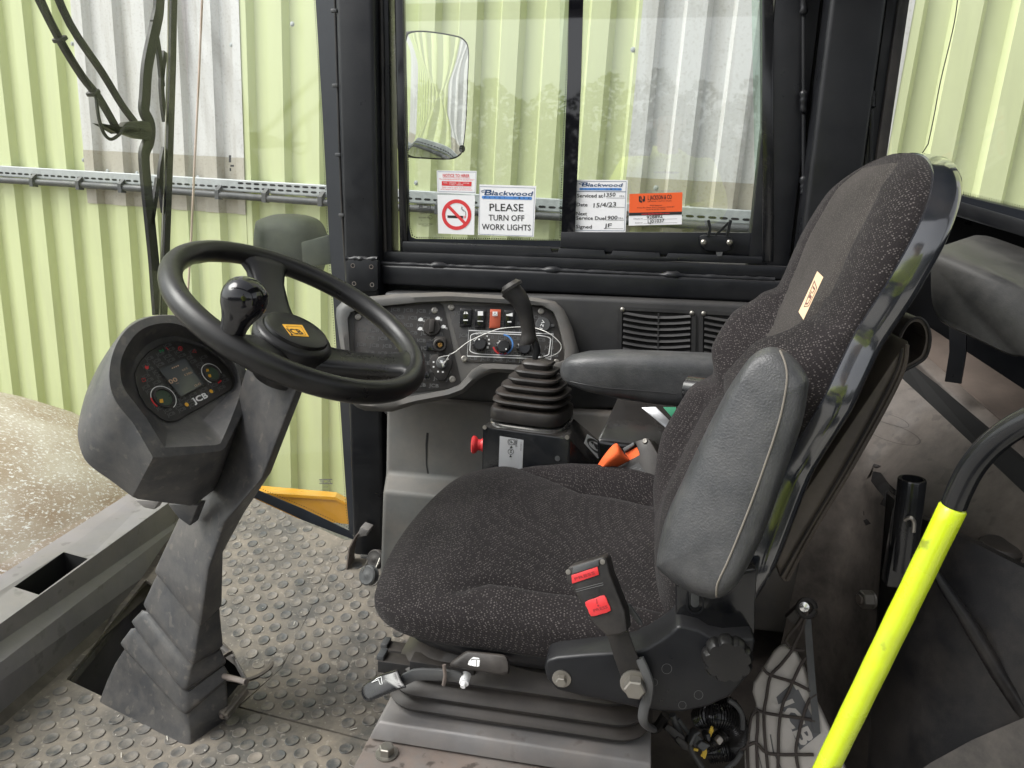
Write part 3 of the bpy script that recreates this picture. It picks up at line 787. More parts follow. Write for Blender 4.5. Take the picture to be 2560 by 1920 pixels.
bm = B(); slab(bm, PY(1.950), [(998, -60), (1428, -60), (1404, 640), (1008, 640)], 0.0, 0.005); obj('pane', bm, 'slider', sw, smooth=0)
bm = B(); slab(bm, PY(1.962), [(1400, -60), (1912, -60), (1912, 592), (1398, 592)], 0.0, 0.005); obj('pane', bm, 'slider', sw, smooth=0)
bm = B(); slab(bm, PY(1.9485), [(1424, -60), (1460, -60), (1453, 200), (1437, 590), (1402, 604), (1408, 450), (1418, 200)], 0.0, 0.001); obj('glass_band', bm, 'band', sw, smooth=0)
bm = B(); slab(bm, PY(1.9488), [(998, -60), (1005, -60), (1014, 250), (1021, 560), (1028, 592), (1040, 597), (1404, 601), (1402, 640), (1006, 640)], 0.0, 0.0012); obj('frit_border', bm, 'fritband', sw, smooth=0)
bm = B(); slab(bm, PY(1.9608), [(1878, -60), (1908, -60), (1912, 585), (1870, 585), (1884, 574), (1889, 560)], 0.0, 0.0012); obj('tinted_edge', bm, 'tint', sw, smooth=0)
bm = B()
dots(bm, PY(1.9475), [(1008, 0), (1017, 250), (1024, 560), (1031, 589), (1043, 594), (1400, 599)], 5.5, 0.0018, 0.0008)
dots(bm, PY(1.9475), [(1423, 0), (1415, 200), (1404, 450), (1400, 596)], 6, 0.0016, 0.0012)
dots(bm, PY(1.9600), [(1905, 0), (1908, 300), (1910, 570)], 5.5, 0.0024, 0.0005)
dots(bm, PY(1.9600), [(1900, 0), (1903, 300), (1906, 570)], 5.5, 0.0016, 0.0005)
obj('frit_dots', bm, 'band', sw, smooth=0, kind='stuff', recalc=False)
# window latch
bm = B(); slab(bm, PY(1.938), [(1748, 590), (1760, 587), (1826, 590), (1834, 604), (1828, 624), (1812, 630), (1764, 626), (1750, 612)], 0.01, 0.008); lt = obj('latch', bm, 'blackpaint', sw, bevel=0.003)
for x in (1759, 1824):
    bm = B(); lathe(bm, PY(1.927).at(x, 606), (0, -1, 0), [(0.0075, 0), (0.0075, 0.003), (0.004, 0.006), (0.0005, 0.006)], 14); obj('screw', bm, 'steel', lt)
for pts in (((1770, 590), (1774, 572), (1770, 550)), ((1818, 590), (1820, 575), (1826, 550))):
    bm = B(); strip(bm, cr([PY(1.93).at(x, y) for x, y in pts], 4), 0.007, V((0, -1, 0)), 0.012); obj('prong', bm, 'blackpaint', lt)
bm = B(); strip(bm, [PY(1.934).at(1788, 588), PY(1.934).at(1806, 572), PY(1.934).at(1822, 556)], 0.006, V((0, -1, 0)), 0.004); obj('prong', bm, 'blackpaint', lt)
bm = B(); slab(bm, PY(1.93), [(1790, 630), (1806, 630), (1804, 640), (1792, 640)], 0.006, 0.004); obj('catch', bm, 'conduit', lt)
# glass maker mark on the fixed pane
bm = B(); MK = PY(1.9495)
textpx(bm, MK, 'JCB', 1046, 521, 1079, 523, 9, 0.001, bold=0.0005, mirror=True)
ringstrip(bm, MK, [(1043, 511), (1081, 512), (1081, 525), (1043, 523)], 1.5, 0.001)
for s, x0, x1, y, h in (('NordGlass', 1050, 1080, 535, 4.5), ('43R 006109', 1047, 1076, 546, 4), ('T', 1052, 1055, 553, 3.5), ('DOT 761 M 844 AS2', 1046, 1081, 562, 3.5), ('15026557', 1055, 1074, 566, 3)):
    textpx(bm, MK, s, x0, y, x1, y, h, 0.001, mirror=True)
ringstrip(bm, MK, [(1076 + 5 * math.cos(a), 543 + 5 * math.sin(a)) for a in [k * 0.6283 for k in range(10)]], 0.8, 0.001)
obj('glass_mark', bm, 'blackprint', sw, smooth=0, recalc=False)

# ---- rear quarter window
rw = thing('rear_quarter_window', 'clear rear quarter window showing the green wall behind the seat', 'window', px(2420, 500, Y=1.9))
RQ = pl3(px(2232, 0, Y=1.885), px(2240, 400, Y=1.885), px(2560, 545, Y=1.60))
bm = B(); slab(bm, RQ, [(2224, -80), (2700, -80), (2700, 600), (2560, 560), (2360, 500), (2230, 470)], 0, 0.005); obj('pane', bm, 'glass', rw, smooth=0)
bm = B(); slab(bm, RQ, [(2340, 472), (2369, 480), (2560, 526), (2720, 566), (2720, 600), (2560, 556), (2340, 492)], 0.002, 0.008); obj('frit_border', bm, 'fritband', rw, smooth=0)
bm = B(); dots(bm, RQ, [(2345, 470), (2560, 522), (2700, 556)], 6, 0.002, 0.001); dots(bm, RQ, [(2345, 465), (2560, 517), (2700, 551)], 6, 0.0014, 0.001); obj('frit_dots', bm, 'band', rw, smooth=0, kind='stuff', recalc=False)
bm = B(); tube(bm, cr([RQ.at(2398, -40, 0.003), RQ.at(2385, 60, 0.003), RQ.at(2352, 200, 0.003), RQ.at(2335, 290, 0.003), RQ.at(2322, 352, 0.003), RQ.at(2318, 364, 0.003), RQ.at(2293, 402, 0.003)], 5), 0.0011, 6)
obj('heater_wire', bm, 'blackprint', rw)
# ================================================================ CAB FLOOR AND SILL
FY = 1.45; FS = 0.235
def fz(y): return max(0.0, (y - FY) * FS)
FPL = Pl((0, FY, 0), (0, -FS, 1))
def fpx(x, y):
    p = px(x, y, Z=0)
    return p if p.y < FY else FPL.at(x, y)
hole = [(p.x, p.y) for p in (px(x, y, Z=0) for x, y in ((166, 1698), (235, 1615), (345, 1478), (455, 1535), (585, 1635), (620, 1698), (540, 1775), (300, 1762)))]
bm = B()
xs = [-1.9, -1.33, -1.1, -0.9, 1.4]
# steel cab floor under the mat, with an opening round the steering column
def flatring(bm, outer, inner, z0f, th, ns=10, nr=16):
    """sheet between an outer outline and an inner opening, finely divided so that it follows the sloping toe board"""
    m = len(outer)
    def densify(P): return [(P[i][0] + (P[(i + 1) % m][0] - P[i][0]) * k / ns, P[i][1] + (P[(i + 1) % m][1] - P[i][1]) * k / ns) for i in range(m) for k in range(ns)]
    O_, I_ = densify(outer), densify(inner); n = len(O_)
    G = [[bm.verts.new((o[0] + (q[0] - o[0]) * r / nr, o[1] + (q[1] - o[1]) * r / nr, z0f(o[1] + (q[1] - o[1]) * r / nr))) for o, q in zip(O_, I_)] for r in range(nr + 1)]
    for a, b in zip(G[:-1], G[1:]):
        for i in range(n): bm.faces.new((a[i], a[(i + 1) % n], b[(i + 1) % n], b[i]))
    for R_ in (G[0], G[-1]):
        lo_ = [bm.verts.new(v.co - V((0, 0, th))) for v in R_]
        for i in range(n): bm.faces.new((R_[i], lo_[i], lo_[(i + 1) % n], R_[(i + 1) % n]))
fo = [(-1.9, 1.0), (-1.9, FY), (-1.9, 2.3), (-1.1, 2.3), (0.0, 2.3), (0.0, FY), (-0.5, 0.7), (-1.2, 0.7)]
flatring(bm, fo, hole, lambda y: -0.014, 0.02)
obj('cab_floor', bm, 'plinth', smooth=0, kind='structure')
bm = B(); box2(bm, (-1.5, 0.9, -0.32), (-0.7, 1.8, -0.30))
for a_, b_ in (((-1.5, 0.9, -0.30), (-1.48, 1.8, -0.036)), ((-0.72, 0.9, -0.30), (-0.7, 1.8, -0.036)), ((-1.478, 0.9, -0.30), (-0.722, 0.92, -0.036)), ((-1.478, 1.78, -0.30), (-0.722, 1.8, -0.036))): box2(bm, a_, b_)
obj('hole_shade_box', bm, 'void', smooth=0, kind='structure')  # black box added under the opening so the hole stays dark
bm = B(); box2(bm, (-0.0, 0.55, -0.03), (1.3, 2.0, -0.012)); obj('cab_floor', bm, 'brownplastic', smooth=0, kind='structure')

mat_o = thing('floor_mat', 'dusty rubber floor mat with raised round studs under the steering column', 'floor mat', (-0.8, 1.5, 0))
def sub(pts, n):  # add crease points
    return pts
hole2 = [(x + (0.012 if x < -1.15 else -0.0), y - 0.01 if y < 1.3 else y) for x, y in hole]
ea, eb = fpx(886, 1350), fpx(636, 1246)
ec_ = eb + (eb - ea) * ((-1.42 - eb.x) / (eb.x - ea.x))
m1 = [(-1.345, 0.95), (-1.36, FY), (ec_.x, ec_.y), (eb.x, eb.y), (-0.868, ea.y - 0.004), (-0.83, FY), (-0.86, 1.295), (-1.0, 0.95)]
bm = B(); flatring(bm, m1, hole, lambda y: fz(y) + (0.0 if y > 0 else 0), 0.008)
obj('mat_sheet', bm, 'mat', mat_o, smooth=0)
bm = B()
def sheet(bm, pts, z=0.0):
    prism(bm, [V((x, y, fz(y) + z)) for x, y in pts], V((0, 0, -0.008)))
sheet(bm, [(-0.868, 1.985), (-0.868, FY), (-0.83, FY)]) if False else None
A2 = [(-0.868 + 0.001, ea.y - 0.004), (-0.45, 1.985), (-0.30, FY), (-0.829, FY)]
prism(bm, [V((x, y, fz(y))) for x, y in A2], V((0, 0, -0.008)))
prism(bm, [V((x, y, fz(y))) for x, y in [(-0.829, FY - 0.0005), (-0.30, FY - 0.0005), (-0.30, 1.232), (-0.856, 1.297)]], V((0, 0, -0.008)))
obj('mat_sheet', bm, 'mat', mat_o, smooth=0)
bm = B()
prism(bm, [V((x, y, 0.0015)) for x, y in [(-0.864, 1.291), (-0.30, 1.226), (-0.30, 0.8), (-1.0, 0.8), (-0.998, 0.95)]], V((0, 0, -0.008)))
obj('mat_sheet', bm, 'mat', mat_o, smooth=0, label='separate front strip of matting beyond the seam')
# raised studs
def inpoly(x, y, P):
    c = False; n = len(P)
    for i in range(n):
        x1, y1 = P[i]; x2, y2 = P[(i + 1) % n]
        if (y1 > y) != (y2 > y) and x < (x2 - x1) * (y - y1) / (y2 - y1) + x1: c = not c
    return c
hc_ = (sum(p[0] for p in hole) / 8, sum(p[1] for p in hole) / 8)
hb = [(hc_[0] + (x - hc_[0]) * 1.10, hc_[1] + (y - hc_[1]) * 1.12) for x, y in hole]
reg = [(-1.33, 0.93), (-1.345, FY), (ec_.x + 0.02, ec_.y - 0.03), (eb.x, eb.y - 0.025), (-0.885, ea.y - 0.02), (-0.47, 1.96), (-0.31, FY), (-0.31, 0.93)]
spots_ = []
pit = 0.047; row = 0
y = 0.95; ang = math.radians(20)
ca, sa = math.cos(ang), math.sin(ang)
for i in range(-45, 60):
    for j in range(-45, 60):
        a = i * pit + (pit / 2 if j % 2 else 0); b = j * pit * 0.866
        X = -0.9 + a * ca - b * sa; Y = 1.4 + a * sa + b * ca
        if not inpoly(X, Y, reg) or inpoly(X, Y, hb): continue
        seam = 1.2945 + (X + 0.86) * -0.117
        if X > -0.87 and abs(Y - seam) < 0.016: continue
        P = V((X, Y, fz(Y)))
        q = P - EYE; z = q.dot(FW)
        sx = 1280 + FPX * q.dot(RT) / z; sy = 960 - FPX * q.dot(UP) / z
        if -60 < sx < 1500 and 900 < sy < 2000: spots_.append((z, X, Y))
spots_.sort()
def stud_bm(bm, c, nrm, R=0.0155):
    lathe(bm, c, nrm, [(R, -0.001), (R, 0.0008), (R * 0.95, 0.0014), (R * 0.84, 0.0014), (R * 0.76, 0.0008), (0.0005, 0.0010)], 16)
nf = V((0, 0, 1)); ns = V((0, -FS, 1)).normalized()
b1 = B(); stud_bm(b1, V((0, 0, 0)), nf); s_flat = None
b2 = B(); stud_bm(b2, V((0, 0, 0)), ns); s_slope = None
rest = B(); cnt = 0
for z, X, Y in spots_:
    zz = fz(Y) + (0.0015 if (Y < 1.2945 + (X + 0.86) * -0.117 and X > -0.87) else 0)
    P = V((X, Y, zz + 0.0005))
    if cnt < 295:
        if Y < FY:
            if s_flat is None:
                s_flat = obj('stud', b1, 'stud', mat_o); s_flat.location = P - WLOC['floor_mat'] + V((0, 0, 0.0008))
            else: inst(s_flat, P + V((0, 0, 0.0008)), mat_o)
        else:
            if s_slope is None:
                s_slope = obj('stud', b2, 'stud', mat_o); s_slope.location = P - WLOC['floor_mat'] + V((0, 0, 0.0008))
            else: inst(s_slope, P + V((0, 0, 0.0008)), mat_o)
        cnt += 1
    else: stud_bm(rest, P, nf if Y < FY else ns)
if len(rest.verts): obj('studs', rest, 'stud', mat_o, kind='stuff')
# litter specks on the mat
bm = B(); rr = random.Random(3)
for k in range(70):
    X = rr.uniform(-1.25, -0.42); Y = rr.uniform(1.05, 1.9)
    if inpoly(X, Y, hb): continue
    c = V((X, Y, fz(Y) + 0.0032)); a = rr.uniform(0, 6.3); L = rr.choice((0.0016, 0.002, 0.003, 0.008)); w = 0.0009
    u = V((math.cos(a), math.sin(a), 0)) * L; v = V((-math.sin(a), math.cos(a), 0)) * w
    prism(bm, [c - u - v, c + u - v, c + u + v, c - u + v], V((0, 0, 0.0006)))
obj('litter_specks', bm, M('pale_litter', (0.5, 0.47, 0.42), 0.8), smooth=0, kind='stuff')

# front sill with slot
sill = thing('front_sill', 'dusty grey box section sill under the windscreen with a rectangular slot', 'sill', (-1.42, 1.6, 0))
C0_ = px(0, 1801, Z=0); B0 = px(0, 1657, X=C0_.x - 0.004); A0 = px(0, 1560, X=C0_.x - 0.045); O0 = px(0, 1439, X=-1.555)
C1 = px(362, 1486, Z=0); C1.x = C0_.x - 0.05; B1 = px(300, 1426, X=C1.x - 0.004); A1 = px(389, 1280, X=C1.x - 0.045); O1 = px(249, 1280, X=-1.60)
def ext(a, b, t): return a + (b - a) * t
prof0, prof1 = [O0, A0, B0, C0_], [O1, A1, B1, C1]
r0 = [ext(a, b, (0.45 - a.y) / (b.y - a.y)) for a, b in zip(prof0, prof1)]
r1 = [ext(a, b, (2.36 - a.y) / (b.y - a.y)) for a, b in zip(prof0, prof1)]
TP = pl3(O0, A0, A1)
bm = B()
sl = [TP.at(*p) for p in ((35, 1467), (159, 1380), (220, 1397), (97, 1487))]
q = [bm.verts.new(p) for p in (r0[0], r1[0], r1[1], r0[1])]
s = [bm.verts.new(p) for p in sl]
# top face round the slot
for f in ((q[0], q[1], s[1], s[0]), (q[1], q[2], s[2], s[1]), (q[2], q[3], s[3], s[2]), (q[3], q[0], s[0], s[3])): bm.faces.new(f)
e = [bm.verts.new(p) for p in (r0[2], r0[3], r1[3], r1[2])]
f0 = V((r0[0].x - 0.02, r0[0].y, -0.2)); f1 = V((r1[0].x - 0.02, r1[0].y, -0.2))
g = [bm.verts.new(f0), bm.verts.new(f1), bm.verts.new(V((r0[3].x, r0[3].y, -0.2))), bm.verts.new(V((r1[3].x, r1[3].y, -0.2)))]
bm.faces.new((q[3], q[2], e[3], e[0])); bm.faces.new((e[0], e[3], e[2], e[1])); bm.faces.new((e[1], e[2], g[3], g[2])); bm.faces.new((q[0], g[0], g[1], q[1]))
obj('sill_beam', bm, 'sill', sill, smooth=0)
bm = B(); loft(bm, [[p + V((0, 0, -0.001)) for p in sl], [p + V((0, 0, -0.12)) for p in sl]], True, False); obj('slot_wall', bm, 'void', sill, smooth=0)  # slot walls and bottom coloured black, shade put into the colour
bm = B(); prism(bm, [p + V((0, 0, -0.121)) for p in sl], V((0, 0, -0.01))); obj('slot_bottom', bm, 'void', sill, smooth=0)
bm = B(); a = px(0, 1815, Z=0.004); 
loft(bm, [[ext(C0_, C1, t) + o for o in (V((-0.004, 0, 0.025)), V((0.012, 0, 0.006)), V((0.02, 0, -0.004)), V((-0.004, 0, -0.004)))] for t in (-1.2, 2.4)])
obj('kick_strip', bm, 'brownplastic', sill, smooth=0)

# ================================================================ SIDE TRIM INSIDE THE CAB
trim = thing('side_trim', 'moulded black and grey trim panel along the cab side under the window', 'trim panel', (-0.2, 1.85, 0.05))
bm = B(); slab(bm, PY(1.865), [(958, 730), (1400, 740), (1960, 764), (1990, 1010), (958, 1040)], 0.0, 0.08); obj('upper_panel', bm, 'plastic', trim, bevel=0.012, seg=3)
bm = B(); pf = [(1003, 995, 1.84), (1000, 1185, 1.825), (1000, 1232, 1.755), (1000, 1470, 1.735)]
P4 = [px(x, y, Y=Y) for x, y, Y in pf]
xl = [px(966, 1030, Y=1.84).x, px(965, 1190, Y=1.825).x, px(958, 1232, Y=1.755).x, px(948, 1470, Y=1.735).x]
ra = [V((xl[i], P4[i].y, P4[i].z)) for i in range(4)] + [V((xl[3], 1.9, P4[3].z)), V((xl[0], 1.9, P4[0].z))]
rb = [V((0.45, p.y, p.z)) for p in P4] + [V((0.45, 1.9, P4[3].z)), V((0.45, 1.9, P4[0].z))]
loft(bm, [ra, rb]); obj('lower_panel', bm, 'greyplastic', trim, bevel=0.012, seg=3)
bm = B(); DSP = pl3(ra[0], ra[1], rb[0]); strip(bm, [DSP.at(x, y, 0.0004) for x, y in ((1069, 1082), (1066, 1110), (1066, 1160), (1071, 1190), (1074, 1215))], [0.006, 0.006, 0.004, 0.004, 0.003], DSP.n, 0.0004); obj('drip_stain', bm, 'blackprint', trim, smooth=0)
def vent(corners, nsl, nm):
    (x0, y0), (x1, y1), (x2, y2), (x3, y3) = corners
    v = thing('air_vent', nm, 'air vent', PY(1.865).at((x0 + x1) / 2, y2), 'air vents in the side trim')
    VP = PY(1.864)
    bm = B()
    o = rrect(0, 0, 1, 1, 0.06, 3)
    def bl(a, b): 
        return (x0 * (1 - a) * (1 - b) + x1 * a * (1 - b) + x2 * a * b + x3 * (1 - a) * b, y0 * (1 - a) * (1 - b) + y1 * a * (1 - b) + y2 * a * b + y3 * (1 - a) * b)
    ou = [bl(a, b) for a, b in o]; inn = [bl(0.055 + 0.89 * a, 0.06 + 0.88 * b) for a, b in o]
    loft(bm, [[VP.at(*p, -0.004) for p in ou], [VP.at(*p, 0.005) for p in ou], [VP.at(*p, 0.005) for p in inn], [VP.at(*p, -0.001) for p in inn]], True, False)
    obj('frame', bm, 'plastic', v)
    bm = B(); prism(bm, [VP.at(*p, 0.0006) for p in inn], V((0, 0.003, 0))); obj('backing', bm, 'void', v, smooth=0)
    for k in range(nsl):
        b = 0.13 + 0.80 * k / (nsl - 1)
        bm = B(); pts = [VP.at(*bl(0.07 + 0.86 * t / 8, b + 0.05 * math.sin(math.pi * t / 8) - 0.02), 0.004) for t in range(9)]
        strip(bm, pts, 0.0075, V((0, -0.75, 0.65)).normalized(), 0.003); obj('slat', bm, 'plastic', v)
    bm = B(); strip(bm, [VP.at(*bl(0.52, 0.08), 0.006), VP.at(*bl(0.52, 0.95), 0.006)], 0.004, V((0, -1, 0)), 0.002); obj('divider', bm, 'plastic', v)
    for a, b in ((0.06, 0.05), (0.95, 0.05)):
        bm = B(); lathe(bm, VP.at(*bl(a, b), 0.005), (0, -1, 0), [(0.0062, -0.001), (0.0062, 0.002), (0.004, 0.004), (0.0005, 0.0045)], 12); obj('screw', bm, 'steel', v)
    return v
vent([(1545, 766), (1740, 776), (1738, 925), (1542, 915)], 9, 'black slatted air vent nearest the joystick in the side trim')
vent([(1748, 776), (1935, 786), (1935, 935), (1746, 925)], 9, 'black slatted air vent half hidden behind the seat back')
# black storage bin with papers
binb = thing('storage_bin', 'black plastic storage bin behind the seat belt buckle', 'storage bin', px(1600, 1300, Y=1.7))
zt = px(1540, 985, Y=1.72).z
bm = B()
tp = [px(1490, 1100, Y=1.60), px(1545, 985, Y=1.78), px(1720, 1010, Y=1.78), px(1720, 1130, Y=1.60)]
bt = [V((p.x + (0.03 if i in (0, 1) else 0), p.y, 0.25)) for i, p in enumerate(tp)]
loft(bm, [tp, bt]); obj('bin_body', bm, 'gloss', binb, bevel=0.01)
pap = thing('paper_bundle', 'folded white and green papers tucked in the bin beside the seat', 'papers', px(1650, 1060, Y=1.62))
bm = B(); PPL = Pl(px(1650, 1040, Y=1.60), (-0.3, -0.8, 0.6))
slab(bm, PPL, [(1604, 1020), (1640, 1018), (1684, 1062), (1672, 1076)], 0.004, 0.004); obj('white_sheet', bm, 'silver', pap, bevel=0.001)
bm = B(); slab(bm, PPL.up(0.008), [(1658, 1018), (1690, 1018), (1690, 1046), (1680, 1044)], 0.001, 0.002); obj('green_leaflet', bm, flat('green_leaflet_print', (0.03, 0.40, 0.20), 0.5), pap)

# door hinge bracket by the pillar foot and the pulley wheels
hp = thing('pillar_bracket', 'bent rusty steel bracket standing at the foot of the front pillar', 'bracket', fpx(885, 1425))
bm = B(); hq = PY(1.86)
strip(bm, [hq.at(905, 1322), hq.at(893, 1345), hq.at(889, 1352), hq.at(880, 1425)], 0.004, V((0, -1, 0)), 0.05); obj('plate', bm, 'rust', hp, smooth=0)
bm = B(); slab(bm, PY(1.83), [(901, 1318), (922, 1326), (916, 1340), (890, 1345)], 0.0, 0.04); obj('flange', bm, 'sill', hp, bevel=0.002)
pw = thing('cable_pulley', 'small grey round pulley and roller on the floor by the pillar', 'pulley', fpx(922, 1440))
for x, y, Y, m in ((922, 1438, 1.70, 'conduit'), (940, 1398, 1.78, 'rubber')):
    bm = B(); c = px(x, y, Y=Y); lathe(bm, c, (-0.3, -0.85, 0.42), [(0.026, -0.012), (0.028, -0.008), (0.024, 0.0), (0.028, 0.008), (0.024, 0.011), (0.012, 0.009), (0.006, 0.012), (0.0005, 0.012)], 20); obj('wheel', bm, m, pw)
bm = B(); tube(bm, [px(920, 1400, Y=1.71), px(905, 1430, Y=1.70)], 0.002, 6); obj('wire', bm, 'steel', pw)
bm = B(); tube(bm, [px(950, 1395, Y=1.73), px(938, 1425, Y=1.71)], 0.002, 6); obj('wire', bm, 'steel', pw)

# ================================================================ SIDE CONSOLE
con = thing('side_console', 'black dash console with switches, heater knobs and ignition key below the window', 'control console', px(1150, 1000, Y=1.8))
pc = px(1150, 860, Y=1.74)
DP = Pl(pc, (EYE - pc).normalized() + V((0, 0, 0.12)))
def radial(pts, c, n=80):
    out = []
    m = len(pts)
    for k in range(n):
        a = 2 * math.pi * k / n; dx, dy = math.cos(a), math.sin(a); best = None
        for i in range(m):
            x1, y1 = pts[i][0] - c[0], pts[i][1] - c[1]; x2, y2 = pts[(i + 1) % m][0] - c[0], pts[(i + 1) % m][1] - c[1]
            ex, ey = x2 - x1, y2 - y1; den = dx * ey - dy * ex
            if abs(den) < 1e-9: continue
            t = (x1 * ey - y1 * ex) / den; s_ = (x1 * dy - y1 * dx) / den
            if t > 0 and -1e-6 <= s_ <= 1 + 1e-6 and (best is None or t > best): best = t
        out.append((c[0] + dx * best, c[1] + dy * best))
    return out
cc = (1090, 850)
outl = [(838, 775), (848, 757), (872, 746), (1000, 734), (1120, 730), (1340, 744), (1387, 753), (1412, 776), (1432, 823), (1450, 889), (1444, 925), (1410, 940), (1330, 938), (1250, 930), (1223, 934), (1200, 947), (1161, 982), (1122, 996), (1037, 1012), (978, 1030), (900, 1026), (876, 1004), (862, 930), (850, 860)]
innl = [(868, 788), (886, 772), (1050, 755), (1130, 752), (1355, 763), (1388, 782), (1402, 830), (1418, 890), (1404, 915), (1340, 918), (1245, 908), (1208, 910), (1182, 924), (1150, 962), (1118, 975), (1000, 997), (908, 1004), (892, 988), (876, 900)]
RO = radial(outl, cc); RI = radial(innl, cc)
RM = [(a[0] * 0.55 + b[0] * 0.45, a[1] * 0.55 + b[1] * 0.45) for a, b in zip(RO, RI)]
def rg(R_, h, s_=1.0): return [DP.at(cc[0] + (x - cc[0]) * s_, cc[1] + (y - cc[1]) * s_, h) for x, y in R_]
bm = B(); loft(bm, [rg(RO, -0.14, 0.93), rg(RO, -0.02), rg(RO, 0.014), rg(RM, 0.024), rg(RI, 0.020), rg(RI, 0.0, 0.992)], True, True)
obj('housing', bm, 'greyplastic', con, smooth=55)
PL1 = [(887, 778), (896, 768), (1099, 757), (1108, 764), (1153, 962), (1148, 969), (967, 988), (905, 994), (896, 980), (884, 870)]
PL2 = [(1118, 764), (1352, 764), (1385, 784), (1394, 803), (1412, 905), (1400, 914), (1161, 905), (1155, 898)]
for P_ in (PL1, PL2):
    bm = B(); slab(bm, DP, P_, 0.003, 0.001); obj('switch_plate', bm, 'panel', con, bevel=0.0008)
DT = DP.up(0.0032)
bm = B()
for r_ in range(13):
    for c_ in range(18):
        x = 880 + 32 * c_ + (11 if r_ % 2 else 0); y = 772 + 18.5 * r_ + 0.055 * (x - 880)
        for P_ in (PL1, PL2):
            if all(inpoly(x + dx, y + dy, P_) for dx, dy in ((-4, -10), (29, -10), (-4, 4), (29, 4))):
                textpx(bm, DT, 'JCB', x, y, x + 24, y + 1.4, 8.5, 0.0003, bold=0.0005)
obj('plate_pattern', bm, 'darkprint', con, smooth=0, recalc=False)
for x, y in ((895, 792), (1087, 776), (1128, 768), (1353, 778), (1391, 906), (1161, 897), (1131, 948)):
    screw(DT, x, y, 0.0085, con)
# rocker switches
for k, (x0, y0, x1, y1) in enumerate(((1151, 771, 1180, 817), (1188, 774, 1215, 821), (1225, 774, 1252, 821), (1261, 776, 1288, 821))):
    org = k == 2
    bm = B(); u_, v_ = axes(DT)
    a, b, c, d = [DT.at(x, y) for x, y in ((x0, y0), (x1, y0 + 1), (x1 - 2, y1), (x0 - 2, y1))]
    n_ = DT.n
    r_ = []
    for t, h in ((0, 0.010), (0.15, 0.0125), (0.5, 0.009), (0.85, 0.0075), (1, 0.005)):
        L_ = a.lerp(d, t); R2 = b.lerp(c, t)
        r_.append([L_, L_ + n_ * h, R2 + n_ * h, R2])
    loft(bm, r_); rk = obj('rocker_switch', bm, 'hazard' if org else 'gloss', con, bevel=0.001, smooth=30, label='orange hazard rocker switch' if org else None)
    bm = B(); xm = (x0 + x1) / 2 - 1
    if org:
        decal(bm, DT, [(xm - 6, y0 + 5), (xm + 6, y0 + 5), (xm + 6, y0 + 16), (xm - 6, y0 + 16)], 0.0128)
        obj('icon', bm, 'white', rk, smooth=0, recalc=False)
        bm = B(); ringstrip(bm, DT, [(xm, y0 + 7), (xm + 4, y0 + 14), (xm - 4, y0 + 14)], 1.6, 0.0131); obj('triangle', bm, 'blackprint', rk, smooth=0, recalc=False)
    elif k == 0:
        decal(bm, DT, [(xm - 6, y0 + 14), (xm - 3, y0 + 8), (xm - 1, y0 + 8), (xm - 1, y0 + 14)], 0.0128); decal(bm, DT, [(xm + 1, y0 + 8), (xm + 3, y0 + 8), (xm + 6, y0 + 14), (xm + 1, y0 + 14)], 0.0128)
        decal(bm, DT, [(xm - 6, y0 + 28), (xm + 5, y0 + 28), (xm + 5, y0 + 31), (xm - 6, y0 + 31)], 0.0112); obj('icon', bm, 'white', rk, smooth=0, recalc=False)
    elif k == 1:
        decal(bm, DT, [(xm - 6, y0 + 4), (xm + 7, y0 + 4), (xm + 7, y0 + 15), (xm - 6, y0 + 15)], 0.0128); decal(bm, DT, [(xm - 7, y0 + 28), (xm + 7, y0 + 28), (xm + 7, y0 + 29.5), (xm - 7, y0 + 29.5)], 0.0112); obj('icon', bm, 'white', rk, smooth=0, recalc=False)
    else:
        decal(bm, DT, [(xm - 8, y0 + 10), (xm - 3, y0 + 9), (xm + 8, y0 + 6), (xm + 8, y0 + 15), (xm - 8, y0 + 13)], 0.0128); decal(bm, DT, [(xm - 5, y0 + 27), (xm + 5, y0 + 27), (xm + 5, y0 + 30), (xm - 5, y0 + 30)], 0.0112); obj('icon', bm, 'white', rk, smooth=0, recalc=False)
def rnd(pl, x, y, prof, n=24):
    bm = B(); lathe(bm, pl.at(x, y), pl.n, prof, n, axes(pl)[0]); return bm
# heater panel outline and knobs
bm = B()
ringstrip(bm, DT, [(1172, 826), (1383, 835), (1377, 898), (1168, 890)], 2.4, 0.0005)
def q4(c4, r=0.12, n=4):
    o = rrect(0, 0, 1, 1, r, n); (x0, y0), (x1, y1), (x2, y2), (x3, y3) = c4
    return [(x0 * (1 - a) * (1 - b) + x1 * a * (1 - b) + x2 * a * b + x3 * (1 - a) * b, y0 * (1 - a) * (1 - b) + y1 * a * (1 - b) + y2 * a * b + y3 * (1 - a) * b) for a, b in o]
ringstrip(bm, DT, q4([(1177, 831), (1378, 840), (1371, 893), (1174, 884)], 0.16), 2.0, 0.0005)
for a in range(5):
    an = math.radians(-62 + a * 24); cx, cy = 1199 + 24 * math.cos(an), 855 + 24 * math.sin(an); s_ = 1.2 + a * 0.4
    decal(bm, DT, [(cx - s_, cy - s_), (cx + s_, cy - s_), (cx + s_, cy + s_), (cx - s_, cy + s_)], 0.0006)
for x, y in ((1193, 834), (1203, 833)): ringstrip(bm, DT, [(x - 3, y - 3), (x + 3, y + 3), (x + 3, y - 3), (x - 3, y + 3)], 1, 0.0006)
obj('heater_markings', bm, 'white', con, smooth=0, recalc=False)
def arc(x, y, r, a0, a1, n=18): return [(x + r * math.cos(math.radians(a0 + (a1 - a0) * k / n)), y + r * math.sin(math.radians(a0 + (a1 - a0) * k / n))) for k in range(n + 1)]
